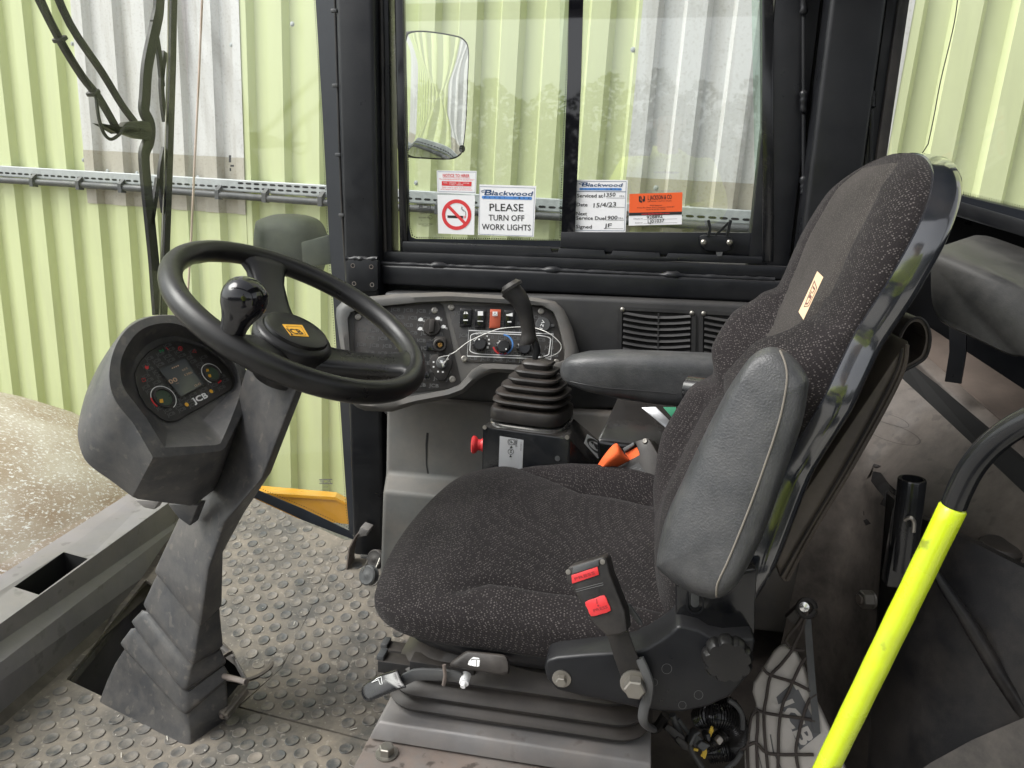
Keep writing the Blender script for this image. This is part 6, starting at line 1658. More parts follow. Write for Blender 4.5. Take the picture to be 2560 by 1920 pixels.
stp = [c2(*p) for p in [(1715, 795), (1850, 768), (1900, 900), (1965, 1050), (1962, 1105), (1905, 1140), (1845, 1130), (1812, 1080), (1760, 930)]]
bm = B(); slab(bm, PY(0.872), stp, 0.0, 0.005); obj('stalk', bm, 'rubber', bk, bevel=0.001)
hexbolt(PY(0.8715).at(1587, 1706), (0, -1, 0), 0.0150, 0.015, bk, 'steel', 'anchor_bolt', 1.35)
bm = B(); tube(bm, cr([px(*cC(985, 480), Y=0.875), px(*cC(1040, 600), Y=0.870), px(*cC(1075, 720), Y=0.868), px(*cC(1060, 860), Y=0.868), px(*cC(1030, 960), Y=0.868), px(*cC(1020, 1060), Y=0.87), px(*cC(1050, 1120), Y=0.88), px(*cC(1110, 1150), Y=0.90)], 6), 0.0075, 10, flatx=0.7); obj('sensor_lead', bm, 'conduit', bk)
bm = B(); slab(bm, PY(0.90), [(1567, 1510), (1576, 1512), (1605, 1555), (1608, 1562), (1598, 1562), (1580, 1540), (1566, 1520)], 0.002, 0.004); obj('latch_tab', bm, 'conduit', bk, bevel=0.001)
def cE(x, y): return (1480 + x / 6.914, 1020 + y / 6.914)
rt = thing('belt_retractor', 'black seat belt retractor with orange webbing folded in its mouth', 'belt retractor', px(1650, 1230, Y=1.47))
RPl = Pl(px(1600, 1160, Y=1.44), (-0.35, -0.80, 0.40))
ro_ = [cE(*p) for p in [(200, 1010), (380, 1050), (820, 805), (745, 575), (960, 512), (1020, 590), (1290, 1060), (1292, 1120), (1210, 1235), (1090, 1300), (1165, 1350), (1160, 1390), (1010, 1440), (780, 1325), (520, 1195), (330, 1130)]]
bm = B(); slab(bm, RPl, ro_, 0.0, 0.05); rb_ = obj('case', bm, 'rubber', rt, bevel=0.004)
bm = B(); slab(bm, RPl, [cE(*p) for p in [(530, 700), (725, 580), (745, 600), (815, 795), (640, 910), (380, 1050), (230, 1010)]], -0.012, 0.04); obj('mouth', bm, 'void', rt, smooth=0)
bm = B(); slab(bm, RPl, [cE(*p) for p in [(520, 700), (720, 585), (735, 640), (560, 760)]], 0.0, 0.012); obj('roller', bm, 'conduit', rt, bevel=0.002)
bm = B(); slab(bm, RPl, [cE(*p) for p in [(550, 775), (750, 665), (815, 795), (640, 905)]], -0.008, 0.02); obj('inner_webbing', bm, 'orange', rt, smooth=0)
bm = B()
wb = [[(60, 1045, 0.012), (200, 1010, 0.03), (380, 1045, 0.004)], [(150, 900, 0.03), (330, 900, 0.036), (560, 950, 0.004)], [(270, 740, 0.034), (430, 800, 0.036), (640, 900, 0.002)], [(360, 640, 0.03), (470, 720, 0.03), (560, 800, 0.0)], [(405, 612, 0.022), (445, 620, 0.022), (505, 715, 0.004)]]
rows = [[RPl.at(*cE(x, y), h) for x, y, h in r] for r in wb]
fl_ = [cr(r, 5) for r in rows]; cols = list(zip(*fl_)); cols = [cr(list(c), 4) for c in cols]
vv = [[bm.verts.new(p) for p in c] for c in cols]
vb_ = [[bm.verts.new(p - RPl.n * 0.002) for p in c] for c in cols]
for A_, sgn in ((vv, 1), (vb_, -1)):
    for a, b in zip(A_[:-1], A_[1:]):
        for i in range(len(a) - 1): bm.faces.new((a[i], b[i], b[i + 1], a[i + 1]) if sgn > 0 else (a[i], a[i + 1], b[i + 1], b[i]))
nc, nr = len(vv), len(vv[0])
for i in range(nc - 1):
    bm.faces.new((vv[i][0], vb_[i][0], vb_[i + 1][0], vv[i + 1][0])); bm.faces.new((vv[i][nr - 1], vv[i + 1][nr - 1], vb_[i + 1][nr - 1], vb_[i][nr - 1]))
for i in range(nr - 1):
    bm.faces.new((vv[0][i], vv[0][i + 1], vb_[0][i + 1], vb_[0][i])); bm.faces.new((vv[nc - 1][i], vb_[nc - 1][i], vb_[nc - 1][i + 1], vv[nc - 1][i + 1]))
obj('orange_webbing', bm, 'orange', rt, smooth=60)
bm = B(); slab(bm, RPl, [cE(*p) for p in [(490, 1120), (800, 945), (955, 1145), (700, 1250), (560, 1200)]], 0.0008, 0.0); lb_ = obj('maker_plate', bm, 'blackprint', rt, smooth=0)
bm = B(); textpx(bm, RPl, 'securon', *cE(590, 1120), *cE(775, 1030), 4.5, 0.001); textpx(bm, RPl, 'AUTOMATIC 320 15M', *cE(580, 1180), *cE(850, 1050), 2.5, 0.001); obj('lettering', bm, 'darkprint', lb_, smooth=0, recalc=False)
for x, y in ((765, 1175), (920, 570)): screw(RPl, *cE(x, y), 0.006, rt)
bm = B(); slab(bm, PY(1.43), [cE(*p) for p in [(1130, 1260), (1280, 1130), (1380, 1430), (1190, 1520)]], 0.0, 0.02); obj('mount_arm', bm, 'gloss', rt, bevel=0.002)
bm = B(); slab(bm, PY(1.42), [cE(*p) for p in [(1150, 1540), (1380, 1435), (1385, 1470), (1200, 1560)]], 0.0, 0.02); obj('mount_edge', bm, 'paper', rt, bevel=0.001)
# ================================================================ REAR OF THE CAB
rs_ = thing('rear_shelf', 'dusty brown black moulded shelf and wheel arch cover behind the seat', 'shelf moulding', V((0.6, 1.3, 0)))
ZS = 0.60
def zs(x, y, dz=0.0): return px(x, y, Z=ZS + dz)
s1, s2, s3, s4, s5, s6 = px(2080, 1050, Y=1.66), zs(2160, 1170), zs(2240, 1253), zs(2430, 1340), zs(2560, 1405), zs(2760, 1500)
k1, k2, k3, k4 = px(2200, 895, Y=1.84), px(2330, 1015, Y=1.62), px(2560, 1232, Y=1.30), px(2700, 1365, Y=1.14)
bm = B()
Tn = [bm.verts.new(p) for p in (s1, s2, s3, s4, s5, s6)]
Tk = [bm.verts.new(p) for p in (k1, k2, k3, k4)]
bm.faces.new((Tn[0], Tn[1], Tk[1], Tk[0])); bm.faces.new((Tn[1], Tn[2], Tk[1])); bm.faces.new((Tn[2], Tn[3], Tk[2], Tk[1])); bm.faces.new((Tn[3], Tn[4], Tk[2])); bm.faces.new((Tn[4], Tn[5], Tk[3], Tk[2]))
lowx = px(1960, 1560, X=0.42)
Ln = [bm.verts.new(V((s1.x - 0.05, s1.y + 0.02, -0.02))), bm.verts.new(V((s2.x - 0.05, s2.y - 0.01, -0.02))), bm.verts.new(V((s3.x - 0.02, s3.y - 0.04, -0.02))), bm.verts.new(V((s4.x, s4.y - 0.05, -0.02))), bm.verts.new(V((s5.x, s5.y - 0.06, -0.02))), bm.verts.new(V((s6.x, s6.y - 0.06, -0.02)))]
for i in range(5): bm.faces.new((Tn[i], Ln[i], Ln[i + 1], Tn[i + 1]))
BV_S = bvh_of(bm)
obj('shelf_moulding', bm, 'brownplastic', rs_, bevel=0.03, seg=4, smooth=60)
# rubbed black patches where the dust is worn off the corner
def cR(x, y): return (2000 + x / 3.95, 1000 + y / 3.95)
bm = B()
for poly_ in ([(665, 650), (720, 625), (800, 650), (760, 665), (720, 660), (690, 720), (630, 830), (605, 940), (625, 1010), (655, 1090), (640, 1150), (700, 1220), (650, 1240), (600, 1180), (570, 1050), (575, 920), (620, 780)],
              [(720, 700), (800, 720), (880, 830), (960, 900), (960, 1010), (900, 1060), (840, 1155), (850, 1060), (790, 1030), (830, 960), (760, 880), (700, 800)], [(860, 1180), (940, 1020), (985, 1130), (960, 1400), (820, 1600), (840, 1480)]):
    P = [cast(BV_S, *cR(*p), 0.003) for p in poly_]
    P = [p for p in P if p]
    if len(P) > 3: poly(bm, P)
obj('rubbed_patches', bm, 'gloss', rs_, smooth=0, recalc=False)
# scuffed black near face (lower step)
bm = B()
f_ = [px(2222, 1232, Y=1.25), px(2290, 1286, Y=1.165), px(2440, 1356, Y=1.065), px(2600, 1436, Y=1.0), px(2640, 1990, Y=0.92), px(2320, 1990, Y=0.98), px(2170, 1990, Y=1.05), px(2196, 1560, Y=1.16)]
cf = [p + V((-0.008, -0.012, 0.004)) for p in f_]
vs = [bm.verts.new(p) for p in cf]
for i in range(len(vs)): pass
bm.faces.new((vs[0], vs[1], vs[6], vs[7])); bm.faces.new((vs[1], vs[2], vs[5], vs[6])); bm.faces.new((vs[2], vs[3], vs[4], vs[5]))
r_ = bmesh.ops.extrude_face_region(bm, geom=bm.faces[:]); 
for v in [g for g in r_['geom'] if isinstance(g, bmesh.types.BMVert)]: v.co += V((0.01, 0.02, -0.003))
obj('scuffed_side', bm, 'scuffed', rs_, smooth=85)
bm = B(); tube(bm, [px(2338, 1432, Y=1.04), px(2420, 1555, Y=1.01), px(2500, 1690, Y=0.985), px(2580, 1815, Y=0.955)], [0.006, 0.010, 0.011, 0.011], 10); obj('moulded_ridge', bm, 'scuffed', rs_, smooth=60)
bm = B(); pts = [px(2200, 1990, Y=0.96), px(2330, 1905, Y=0.95), px(2430, 1850, Y=0.94), px(2570, 1790, Y=0.90), px(2700, 1750, Y=0.86)]
lo_ = [V((p.x, p.y - 0.16, 0.0)) for p in pts]
v1 = [bm.verts.new(p) for p in pts]; v2 = [bm.verts.new(p) for p in lo_]
for i in range(4): bm.faces.new((v1[i], v2[i], v2[i + 1], v1[i + 1]))
obj('lower_step', bm, M('dusty_dark_moulding', (0.03, 0.028, 0.026), 0.75, dust=(0.10, 0.088, 0.076), dust_amt=0.6, ds=14, bump=0.6, bs=120, var=0.4), rs_, smooth=50)
for x, y in ((2500, 1372), (2538, 1318)):
    c = zs(x, y, 0.004); bm = B(); lathe(bm, c, (0.05, -0.1, 1), [(0.034, -0.012), (0.034, 0.004), (0.029, 0.010), (0.022, 0.011), (0.0005, 0.009)], 26); obj('rubber_plug', bm, 'rubber', rs_)
for x, y in ((2335, 1240), (2440, 1270)):
    c = px(x, y, Z=ZS + 0.012); bm = B(); lathe(bm, c, (0.0, -0.1, 1), [(0.022, -0.006), (0.022, 0.0), (0.013, 0.001), (0.009, -0.008)], 22, cap=False); obj('fixing_boss', bm, 'brownplastic', rs_)
bm = B(); SH = pl3(s1, k1, k2)
for r0, cx_, cy_ in ((1, 2230, 1083), (0.62, 2228, 1050)):
    e_ = [(cx_ + 70 * r0 * math.cos(a) + 8 * math.sin(a), cy_ + 24 * r0 * math.sin(a) + 18 * r0 * math.cos(a)) for a in [2 * math.pi * k / 40 for k in range(40)]]
    ringstrip(bm, SH, e_, 1.5, 0.004)
obj('dust_ring_mark', bm, flat('scratched_dust', (0.055, 0.048, 0.042), 0.8), rs_, smooth=0, recalc=False)
# dark channel and rear ledge along the back wall
lg = thing('rear_ledge', 'dusty dark ledge and channel running along the rear of the cab', 'ledge', V((0.75, 1.5, 0.6)))
def q4p(*pts): return [px(x, y, Y=Y) for x, y, Y in pts]
bm = B(); prism(bm, q4p((2190, 890, 1.86), (2235, 862, 1.90), (2600, 1180, 1.40), (2760, 1340, 1.20), (2700, 1370, 1.14), (2560, 1236, 1.30), (2330, 1018, 1.62)), V((0.02, 0.02, -0.05))); obj('channel', bm, 'void', lg, smooth=0)
bm = B(); prism(bm, q4p((2232, 842, 1.88), (2260, 838, 1.90), (2620, 1150, 1.42), (2620, 1215, 1.38), (2400, 1010, 1.62)), V((0.0, 0.0, -0.03))); obj('channel_lip', bm, 'brownplastic', lg, bevel=0.006)
bm = B(); prism(bm, q4p((2240, 838, 1.93), (2300, 800, 1.97), (2620, 1010, 1.62), (2620, 1140, 1.46)), V((0.0, 0.0, -0.03))); obj('ledge_top', bm, M('red_brown_dust', (0.075, 0.058, 0.048), 0.8, dust=(0.13, 0.10, 0.082), dust_amt=0.6, ds=10), lg, bevel=0.004)
tl_, tr_ = px(2215, 470, Y=1.965), px(2650, 580, Y=1.965)
bm = B(); prism(bm, [tl_, tr_, V((tr_.x, 1.965, -0.02)), V((tl_.x, 1.965, -0.02))], V((0, 0.02, 0))); obj('rear_side_wall', bm, 'blackpaint', lg, smooth=0)
bm = B(); box2(bm, (tr_.x, 0.30, -0.02), (tr_.x + 0.03, 1.985, tr_.z)); obj('rear_wall', bm, 'blackpaint', lg, smooth=0)
ra_, rb_2 = RQ.at(2345, 512), RQ.at(2740, 628)
bm = B(); prism(bm, [ra_, rb_2, V((tr_.x, rb_2.y - 0.1, tr_.z - 0.01)), tr_ + V((0, 0, -0.01)), tl_ + V((0.05, 0, -0.012))], V((0, 0, -0.012))); obj('window_ledge', bm, 'blackpaint', lg, smooth=0)
bm = B(); box2(bm, (tr_.x, 0.30, tr_.z), (tr_.x + 0.06, 0.38, 2.02)); obj('rear_post', bm, 'blackpaint', lg, bevel=0.006)
bm = B(); box2(bm, (tr_.x, 1.90, tr_.z), (tr_.x + 0.06, 1.985, 2.02)); obj('rear_post', bm, 'blackpaint', lg, bevel=0.006)
bm = B(); slab(bm, RQ, [(2345, 486), (2560, 548), (2740, 600), (2740, 640), (2560, 592), (2345, 520)], 0.004, 0.03); obj('window_rail', bm, 'blackpaint', lg, bevel=0.004)
bm = B(); strip(bm, [px(2396, 800, Y=1.60), px(2396, 880, Y=1.60), px(2384, 955, Y=1.60)], 0.03, V((-0.5, -0.8, 0)), 0.008); obj('support_leg', bm, 'blackpaint', lg)
# rounded rear box
bx = thing('rear_box', 'rounded black plastic box hanging at the rear right of the cab', 'equipment box', px(2450, 880, Y=1.5))
fx = [(2328, 660), (2326, 640), (2338, 622), (2420, 650), (2520, 690), (2575, 720), (2640, 770), (2640, 905), (2560, 892), (2530, 888), (2440, 845), (2375, 815), (2345, 790), (2330, 740)]
FPb = Pl(px(2430, 740, Y=1.42), (-0.45, -0.85, 0.12))
vb = V((0.16, 0.20, 0.028))
cfx = (2470, 760)
def bxr(s_, d_): return [FPb.at(cfx[0] + (x - cfx[0]) * s_, cfx[1] + (y - cfx[1]) * s_) + vb * d_ for x, y in cr2(fx, 4)]
bm = B(); loft(bm, [bxr(0.90, -0.07), bxr(0.96, -0.05), bxr(0.99, -0.01), bxr(1.0, 0.06), bxr(1.0, 0.85), bxr(0.94, 1.0)]); obj('box_body', bm, M('scuffed_grey_box', (0.030, 0.031, 0.031), 0.5, bump=0.3, bs=500, dust=(0.12, 0.115, 0.105), dust_amt=0.45, ds=9, dust_up=0.25, var=0.2), bx, smooth=60)
bm = B(); FQ = FPb.up(0.0135); textpx(bm, FQ, '(•)(•)', 2472, 715, 2495, 723, 11, 0.001); textpx(bm, FQ, 'FIRST AID', 2468, 722, 2497, 736, 6, 0.001) if False else textpx(bm, FQ, 'mmmmm', 2468, 722, 2497, 734, 9, 0.001)
obj('moulded_mark', bm, 'conduit', bx, smooth=0, recalc=False)
# black post
po = thing('socket_post', 'short upright gloss black tube post by the yellow sleeved handle', 'post', px(2262, 1420, Y=1.06))
bm = B(); c = px(2280, 1200, Y=1.06); bt = px(2255, 1420, Y=1.06); axp = (c - bt).normalized()
rp = (px(2316, 1200, Y=1.06) - px(2245, 1200, Y=1.06)).length / 2
lathe(bm, bt, axp, [(rp * 1.0, 0), (rp, (c - bt).length), (rp * 0.94, (c - bt).length + 0.002), (rp * 0.74, (c - bt).length + 0.002), (rp * 0.72, (c - bt).length - 0.05), (0.0005, (c - bt).length - 0.05)], 32); obj('tube', bm, 'gloss', po)
bm = B(); tube(bm, cr([px(2262, 1300, Y=1.035), px(2275, 1294, Y=1.03), px(2285, 1305, Y=1.03), px(2284, 1330, Y=1.03)], 4), 0.003, 8); obj('spring_clip', bm, 'steel', po)
bm = B(); box(bm, px(2250, 1370, Y=1.065), (0.03, 0.03, 0.12)); obj('post_bracket', bm, 'gloss', po, bevel=0.004)

# ---- grab handle
gh = thing('grab_handle', 'bent black grab handle with a fluorescent yellow sleeve at lower right', 'grab handle', px(2050, 1900, Y=0.62))
GY = 0.62
ctr = [(2022, 2010), (2048, 1920), (2215, 1590), (2385, 1262), (2402, 1220), (2432, 1165), (2478, 1112), (2540, 1066), (2620, 1030), (2720, 1005)]
P = [px(x, y, Y=GY - 0.05 * max(0, (x - 2385)) / 300) for x, y in ctr]
rr_ = (px(2426, 1262, Y=GY) - px(2348, 1262, Y=GY)).length / 2 * 0.86
bm = B(); tube(bm, cr(P[3:], 8), rr_ * 0.97, 24); obj('tube', bm, 'gloss', gh, smooth=60)
d_ = (P[3] - P[0]).normalized()
bm = B(); q0 = P[0]; q1 = px(2383, 1268, Y=GY)
ax = (q1 - q0).normalized(); L_ = (q1 - q0).length
lathe(bm, q0, ax, [(rr_ * 1.05, 0)] + [(rr_ * (1.05 + 0.01 * math.sin(k * 1.7)), L_ * k / 24) for k in range(1, 24)] + [(rr_ * 1.06, L_ - 0.001), (rr_ * 0.98, L_)], 28); obj('sleeve', bm, 'yellow', gh, smooth=60)

# ---- lock nut on the moulding
nt = thing('lock_nut', 'hexagonal zinc nut on a stud in the rear moulding', 'nut', px(2172, 1500, Y=1.30))
hexbolt(px(2180, 1499, Y=1.30), (-0.95, -0.25, 0.05), 0.017, 0.018, nt, 'steel', 'hex_nut', 1.0)
bm = B(); tube(bm, [px(2180, 1499, Y=1.30), px(2180, 1499, Y=1.30) + V((-0.026, -0.007, 0.001))], 0.009, 12); obj('stud_end', bm, 'rust', nt)
# ---- document wallet and net
wl_ = thing('document_wallet', 'pale grey document wallet with dark logo held in a black net', 'document wallet', px(1960, 1950, Y=1.10))
NPl = Pl(px(1970, 1760, Y=1.10), (-0.25, -0.85, 0.30))
def c3(x, y): return (1700 + x / 2.572, 1280 + y / 2.572)
wo = [c3(*p) for p in [(600, 900), (640, 865), (690, 862), (745, 905), (800, 1010), (850, 1180), (900, 1270), (960, 1400), (1100, 1750), (420, 1750), (405, 1500), (440, 1330), (490, 1260), (462, 1160), (470, 1100), (530, 1010)]]
bm = B(); slab(bm, NPl, wo, 0.0, 0.025); obj('wallet', bm, 'bag', wl_, bevel=0.006, seg=3)
bm = B(); slab(bm, NPl, [c3(*p) for p in [(620, 1190), (720, 1100), (775, 1190), (700, 1310), (640, 1260)]], 0.001, 0.0); slab(bm, NPl, [c3(*p) for p in [(640, 1200), (760, 1140), (905, 1420), (770, 1530)]], 0.0012, 0.0); lp = obj('logo_panel', bm, M('grey_logo_print', (0.09, 0.09, 0.095), 0.5), wl_, smooth=0)
bm = B(); a = c3(680, 1150); b = c3(862, 1440); u0_, v0_ = NPl.at(*a, 0.0016), NPl.at(*b, 0.0016)
textpx(bm, NPl, 'JCB', *c3(612, 1215), *c3(770, 1500), 38, 0.0022, bold=0.0022); obj('lettering', bm, 'bag', lp, smooth=0, recalc=False)
bm = B(); ringstrip(bm, NPl, [c3(580, 1430), c3(600, 1540), c3(650, 1646)], 2.5, 0.002, False); ringstrip(bm, NPl, [c3(500, 1540), c3(540, 1700)], 2, 0.002, False); obj('fold_line', bm, 'conduit', wl_, smooth=0, recalc=False)
ne = thing('cargo_net', 'black cord net hanging from a hook over the pale wallet', 'net', px(1995, 1530, Y=1.12))
def nt_(x, y, h=0.006): return NPl.at(*c3(x, y), h)
def cord(pts, r=0.0026, nm='cord'):
    bm = B(); tube(bm, cr([nt_(*p) for p in pts], 5), r, 8); obj(nm, bm, 'net', ne, smooth=60)
top_ = (810, 640, 0.02)
cord([top_, (760, 720, .014), (700, 790, .012), (680, 830, .008)]); cord([(820, 640, .02), (780, 760, .012), (735, 850, .008), (720, 890, .008), (650, 980, .006), (580, 1060, .006), (555, 1200, .006), (540, 1290, .006), (545, 1450, .006), (570, 1700, .006)])
cord([(680, 830), (720, 880), (800, 890)], 0.0024); cord([(850, 912), (790, 960), (730, 1080), (700, 1150), (660, 1240), (635, 1400), (630, 1700)])
cord([(530, 1000), (580, 1048), (720, 1092), (840, 1150)]); cord([(480, 1265), (540, 1290), (640, 1308), (780, 1325), (870, 1345)])
cord([(880, 1170), (830, 1210), (790, 1320), (765, 1420), (745, 1540), (770, 1700)]); cord([(385, 1540), (440, 1500), (490, 1485), (550, 1545), (640, 1560), (760, 1560), (860, 1560)])
cord([(490, 1270), (455, 1330), (435, 1500), (440, 1700)]); cord([(500, 1290), (498, 1400), (492, 1485), (500, 1700)])
bm = B(); strip(bm, [nt_(818, 650, .012), nt_(835, 900, .008), nt_(850, 1100, .006), nt_(870, 1300, .006), nt_(880, 1420, .006)], 0.011, NPl.n, 0.002); obj('elastic_edge', bm, 'conduit', ne)
bm = B(); c = nt_(800, 605, 0.02); lathe(bm, c, NPl.n, [(0.004, -0.02), (0.004, 0.002), (0.009, 0.004), (0.008, 0.009), (0.0005, 0.011)], 16); obj('hook_stud', bm, 'bright', ne)
bm = B(); tube(bm, [c + (RT * math.cos(a) + UP * math.sin(a)) * 0.014 + V((0.004, 0, -0.003)) for a in [0.5 * k for k in range(13)]], 0.005, 8); obj('loop', bm, 'rubber', ne)
bm = B(); box(bm, nt_(745, 660, 0.012), (0.022, 0.012, 0.03), Matrix.Rotation(0.6, 3, 'Y')); obj('cord_lock', bm, 'rubber', ne, bevel=0.003)

# ---- wiring harness on the floor
wh = thing('wiring_harness', 'tangle of black corrugated conduit, connectors and yellow wires beside the plinth', 'wiring', px(1760, 1880, Y=1.10))
def cD(x, y): return (1600 + x / 7.373, 1700 + y / 7.373)
def hp_(x, y, d=0.0): return px(*cD(x, y), Y=1.08 + d)
def corr(pts, r, nm='conduit'):
    path = cr(pts, 30); 
    bm = B(); rad = [r * (1.0 if k % 4 < 2 else 0.87) for k in range(len(path))]; tube(bm, path, rad, 12); obj(nm, bm, 'gloss', wh, smooth=40)
corr([hp_(1130, 690, .02), hp_(1300, 660, 0), hp_(1550, 700, 0), hp_(1760, 860, 0.01), hp_(1800, 1050, .02), hp_(1700, 1220, .03), hp_(1500, 1290, .02), hp_(1250, 1320, .02)], 0.020)
corr([hp_(1250, 1200, .0), hp_(1450, 1080, 0), hp_(1620, 940, .02)], 0.012)
corr([hp_(1400, 560, .10), hp_(1650, 500, .10), hp_(1800, 800, .10)], 0.018)
for pts, m, r in (([(1330, 860), (1290, 960), (1245, 1090)], 'wire', .0022), ([(1345, 910), (1310, 980), (1260, 1080)], 'wire', .0022), ([(1165, 1250), (1175, 1320), (1140, 1400)], 'wire', .0026), ([(1205, 1270), (1205, 1350), (1180, 1430)], 'wire', .0026), ([(985, 1275), (1070, 1290)], 'wire', .0025),
                  ([(900, 1150), (960, 1320), (1060, 1480), (1160, 1640)], 'conduit', .0048), ([(1870, 1330), (1780, 1480), (1680, 1570), (1560, 1660)], 'conduit', .0042), ([(600, 640), (700, 900), (820, 1150)], 'conduit', .006), ([(700, 720), (850, 920), (1000, 1080)], 'conduit', .004), ([(200, 880), (330, 860), (480, 640)], 'rubber', .009), ([(1630, 370), (1780, 480), (1880, 650), (1890, 900)], 'conduit', .004)):
    bm = B(); tube(bm, cr([hp_(x, y, -0.02) for x, y in pts], 5), r, 8); obj('cable', bm, m, wh)
HPl = Pl(hp_(900, 1000, -0.02), (0.1, -0.85, 0.5))
for pts, m, h in (([(400, 870), (480, 760), (800, 1000), (800, 1130), (740, 1170)], 'rubber', .02), ([(600, 1060), (650, 980), (850, 1120), (860, 1260), (720, 1220)], 'rubber', .024), ([(980, 1150), (1060, 1060), (1240, 1140), (1100, 1260)], 'conduit', .03), ([(930, 1120), (990, 950), (1130, 1060), (990, 1210)], 'conduit', .018), ([(1140, 940), (1235, 930), (1225, 1080), (1170, 1070)], 'plastic', .03), ([(1365, 1090), (1450, 1000), (1520, 1090), (1440, 1190)], 'bag', .012), ([(820, 1120), (920, 930), (1000, 870), (1060, 910), (960, 970), (890, 1150)], 'conduit', .034)):
    bm = B(); slab(bm, HPl, [cD(*p) for p in pts], h, 0.008); obj('connector', bm, m, wh, bevel=0.0025)

# ================================================================ STICKERS ON THE SIDE WINDOW GLASS
def cS(x, y): return (1060 + x / 3.16, 400 + y / 3.16)
SA = PY(1.9478); SB = PY(1.9595)
def sticker(nm, label, pl, corners, m='paper'):
    bm = B(); slab(bm, pl, [cS(*p) for p in corners], 0.0, 0.0008)
    o = obj(nm, bm, m, smooth=0, label=label, cat='sticker', group='stickers on the side window')
    return o
def prnt(parent, m, fn, nm='lettering'):
    bm = B(); fn(bm); return obj(nm, bm, m, parent, smooth=0, recalc=False)
def T(pl, s, x0, y0, x1, y1, h, lift=0.0006, **k): return lambda bm: textpx(bm, pl, s, *cS(x0, y0), *cS(x1, y1), h / 3.16, lift, **k)
def many(*f):
    def g(bm):
        for q in f: q(bm)
    return g
def R4(pl, pts, lift=0.0006): return lambda bm: decal(bm, pl, [cS(*p) for p in pts], lift)
def L4(pl, pts, w, lift=0.0006, closed=True): return lambda bm: ringstrip(bm, pl, [cS(*p) for p in pts], w / 3.16, lift, closed)
s_ = sticker('hirer_notice', 'small white notice to hirer sticker with red print above the no smoking sign', SA, [(100, 83), (416, 86), (410, 266), (105, 258)])
prnt(s_, 'navyprint', L4(SA, [(107, 92), (408, 96), (402, 256), (113, 249)], 2.5), 'border')
prnt(s_, 'redprint', many(T(SA, 'NOTICE TO HIRER', 148, 133, 358, 137, 24, bold=0.0003), L4(SA, [(148, 139), (362, 143)], 2, closed=False), T(SA, 'The undermentioned MUST be checked DAILY', 120, 155, 398, 163, 11), R4(SA, [(140, 167), (376, 172), (374, 208), (140, 202)]), T(SA, 'Repairs caused by neglect of the above points', 142, 219, 372, 226, 10), T(SA, 'will be charged to the hirer as per the hire contract', 132, 234, 380, 241, 10)))
prnt(s_, 'white', many(T(SA, 'FUEL - ENGINE - OIL - WATER', 155, 184, 358, 189, 11, 0.001), T(SA, 'TYRES - GREASE', 200, 199, 310, 202, 10, 0.001)), 'reversed_lettering')
s_ = sticker('no_smoking_sticker', 'square white no smoking sticker with a red barred circle', SA, [(106, 274), (402, 280), (396, 592), (112, 580)])
def ns_ring(bm):
    cx, cy = 257, 432
    ringstrip(bm, SA, [cS(cx + 103 * math.cos(a), cy + 107 * math.sin(a)) for a in [2 * math.pi * k / 48 for k in range(48)]], 27 / 3.16, 0.0008)
    a = math.radians(45)
    decal(bm, SA, [cS(cx + s * 95 * math.cos(a) + t * 12 * math.sin(a), cy + s * 98 * math.sin(a) - t * 12 * math.cos(a)) for s, t in ((-1, -1), (1, -1), (1, 1), (-1, 1))], 0.0011)
prnt(s_, 'redprint', many(ns_ring, R4(SA, [(313, 440), (319, 440), (319, 461), (313, 461)]), R4(SA, [(325, 440), (331, 440), (331, 461), (325, 461)])), 'barred_circle')
prnt(s_, 'blackprint', R4(SA, [(185, 437), (308, 441), (308, 462), (185, 457)], 0.0005), 'cigarette')
prnt(s_, 'conduit', many(L4(SA, [(298, 368), (295, 385), (310, 402), (325, 405), (330, 420), (329, 438)], 4, 0.0005, False), L4(SA, [(305, 372), (300, 388), (318, 398)], 3, 0.0005, False)), 'smoke')
def blackwood(pl, x0, x1, y, dy, hh):
    w = x1 - x0
    a = many(T(pl, 'B', x0 + w * 0.06, y, x0 + w * 0.20, y + dy * 0.2, hh * 1.12, 0.0006, shear=0.25, bold=0.0006), T(pl, 'lackwood', x0 + w * 0.21, y + 1, x1, y + dy, hh, 0.0006, shear=0.25, bold=0.0005),
             L4(pl, [(x0 + w * 0.20, y - hh * 1.1), (x0 + w * 0.06, y - hh * 1.12), (x0 - 2, y - hh * 0.85), (x0 + 6, y - hh * 0.62), (x0 + w * 0.09, y - hh * 0.7)], 5, closed=False))
    return a
def pill(pl, x0, y0, x1, y1, h): return R4(pl, [(x0 + 6, y0 - h / 2), (x1 - 6, y1 - h / 2), (x1, y1 - h / 4), (x1, y1 + h / 4), (x1 - 6, y1 + h / 2), (x0 + 6, y0 + h / 2), (x0, y0 + h / 4), (x0, y0 - h / 4)])
s_ = sticker('work_lights_sticker', 'white sticker asking to please turn off work lights', SA, [(438, 193), (886, 205), (868, 608), (427, 592)])
prnt(s_, 'navyprint', L4(SA, [(440, 209), (874, 222), (858, 601), (435, 586)], 3), 'border')
prnt(s_, 'navyprint', blackwood(SA, 452, 852, 277, 8, 36), 'logo_lettering')
prnt(s_, 'blueprint', pill(SA, 457, 294, 853, 303, 24), 'logo_bar')
prnt(s_, 'navyprint', many(*[T(SA, c, 476 + 38 * i + (0 if i < 5 else 42), 301 + 0.9 * i, 490 + 38 * i + (0 if i < 5 else 42), 301.4 + 0.9 * i, 14, 0.001) for i, c in enumerate('PLANTHIRE')]), 'logo_tagline')
prnt(s_, 'blackprint', many(T(SA, 'PLEASE', 517, 402, 784, 406, 58, bold=0.0003), T(SA, 'TURN OFF', 510, 477, 790, 483, 46, bold=0.0003), T(SA, 'WORK LIGHTS', 457, 550, 842, 558, 46, bold=0.0003)))
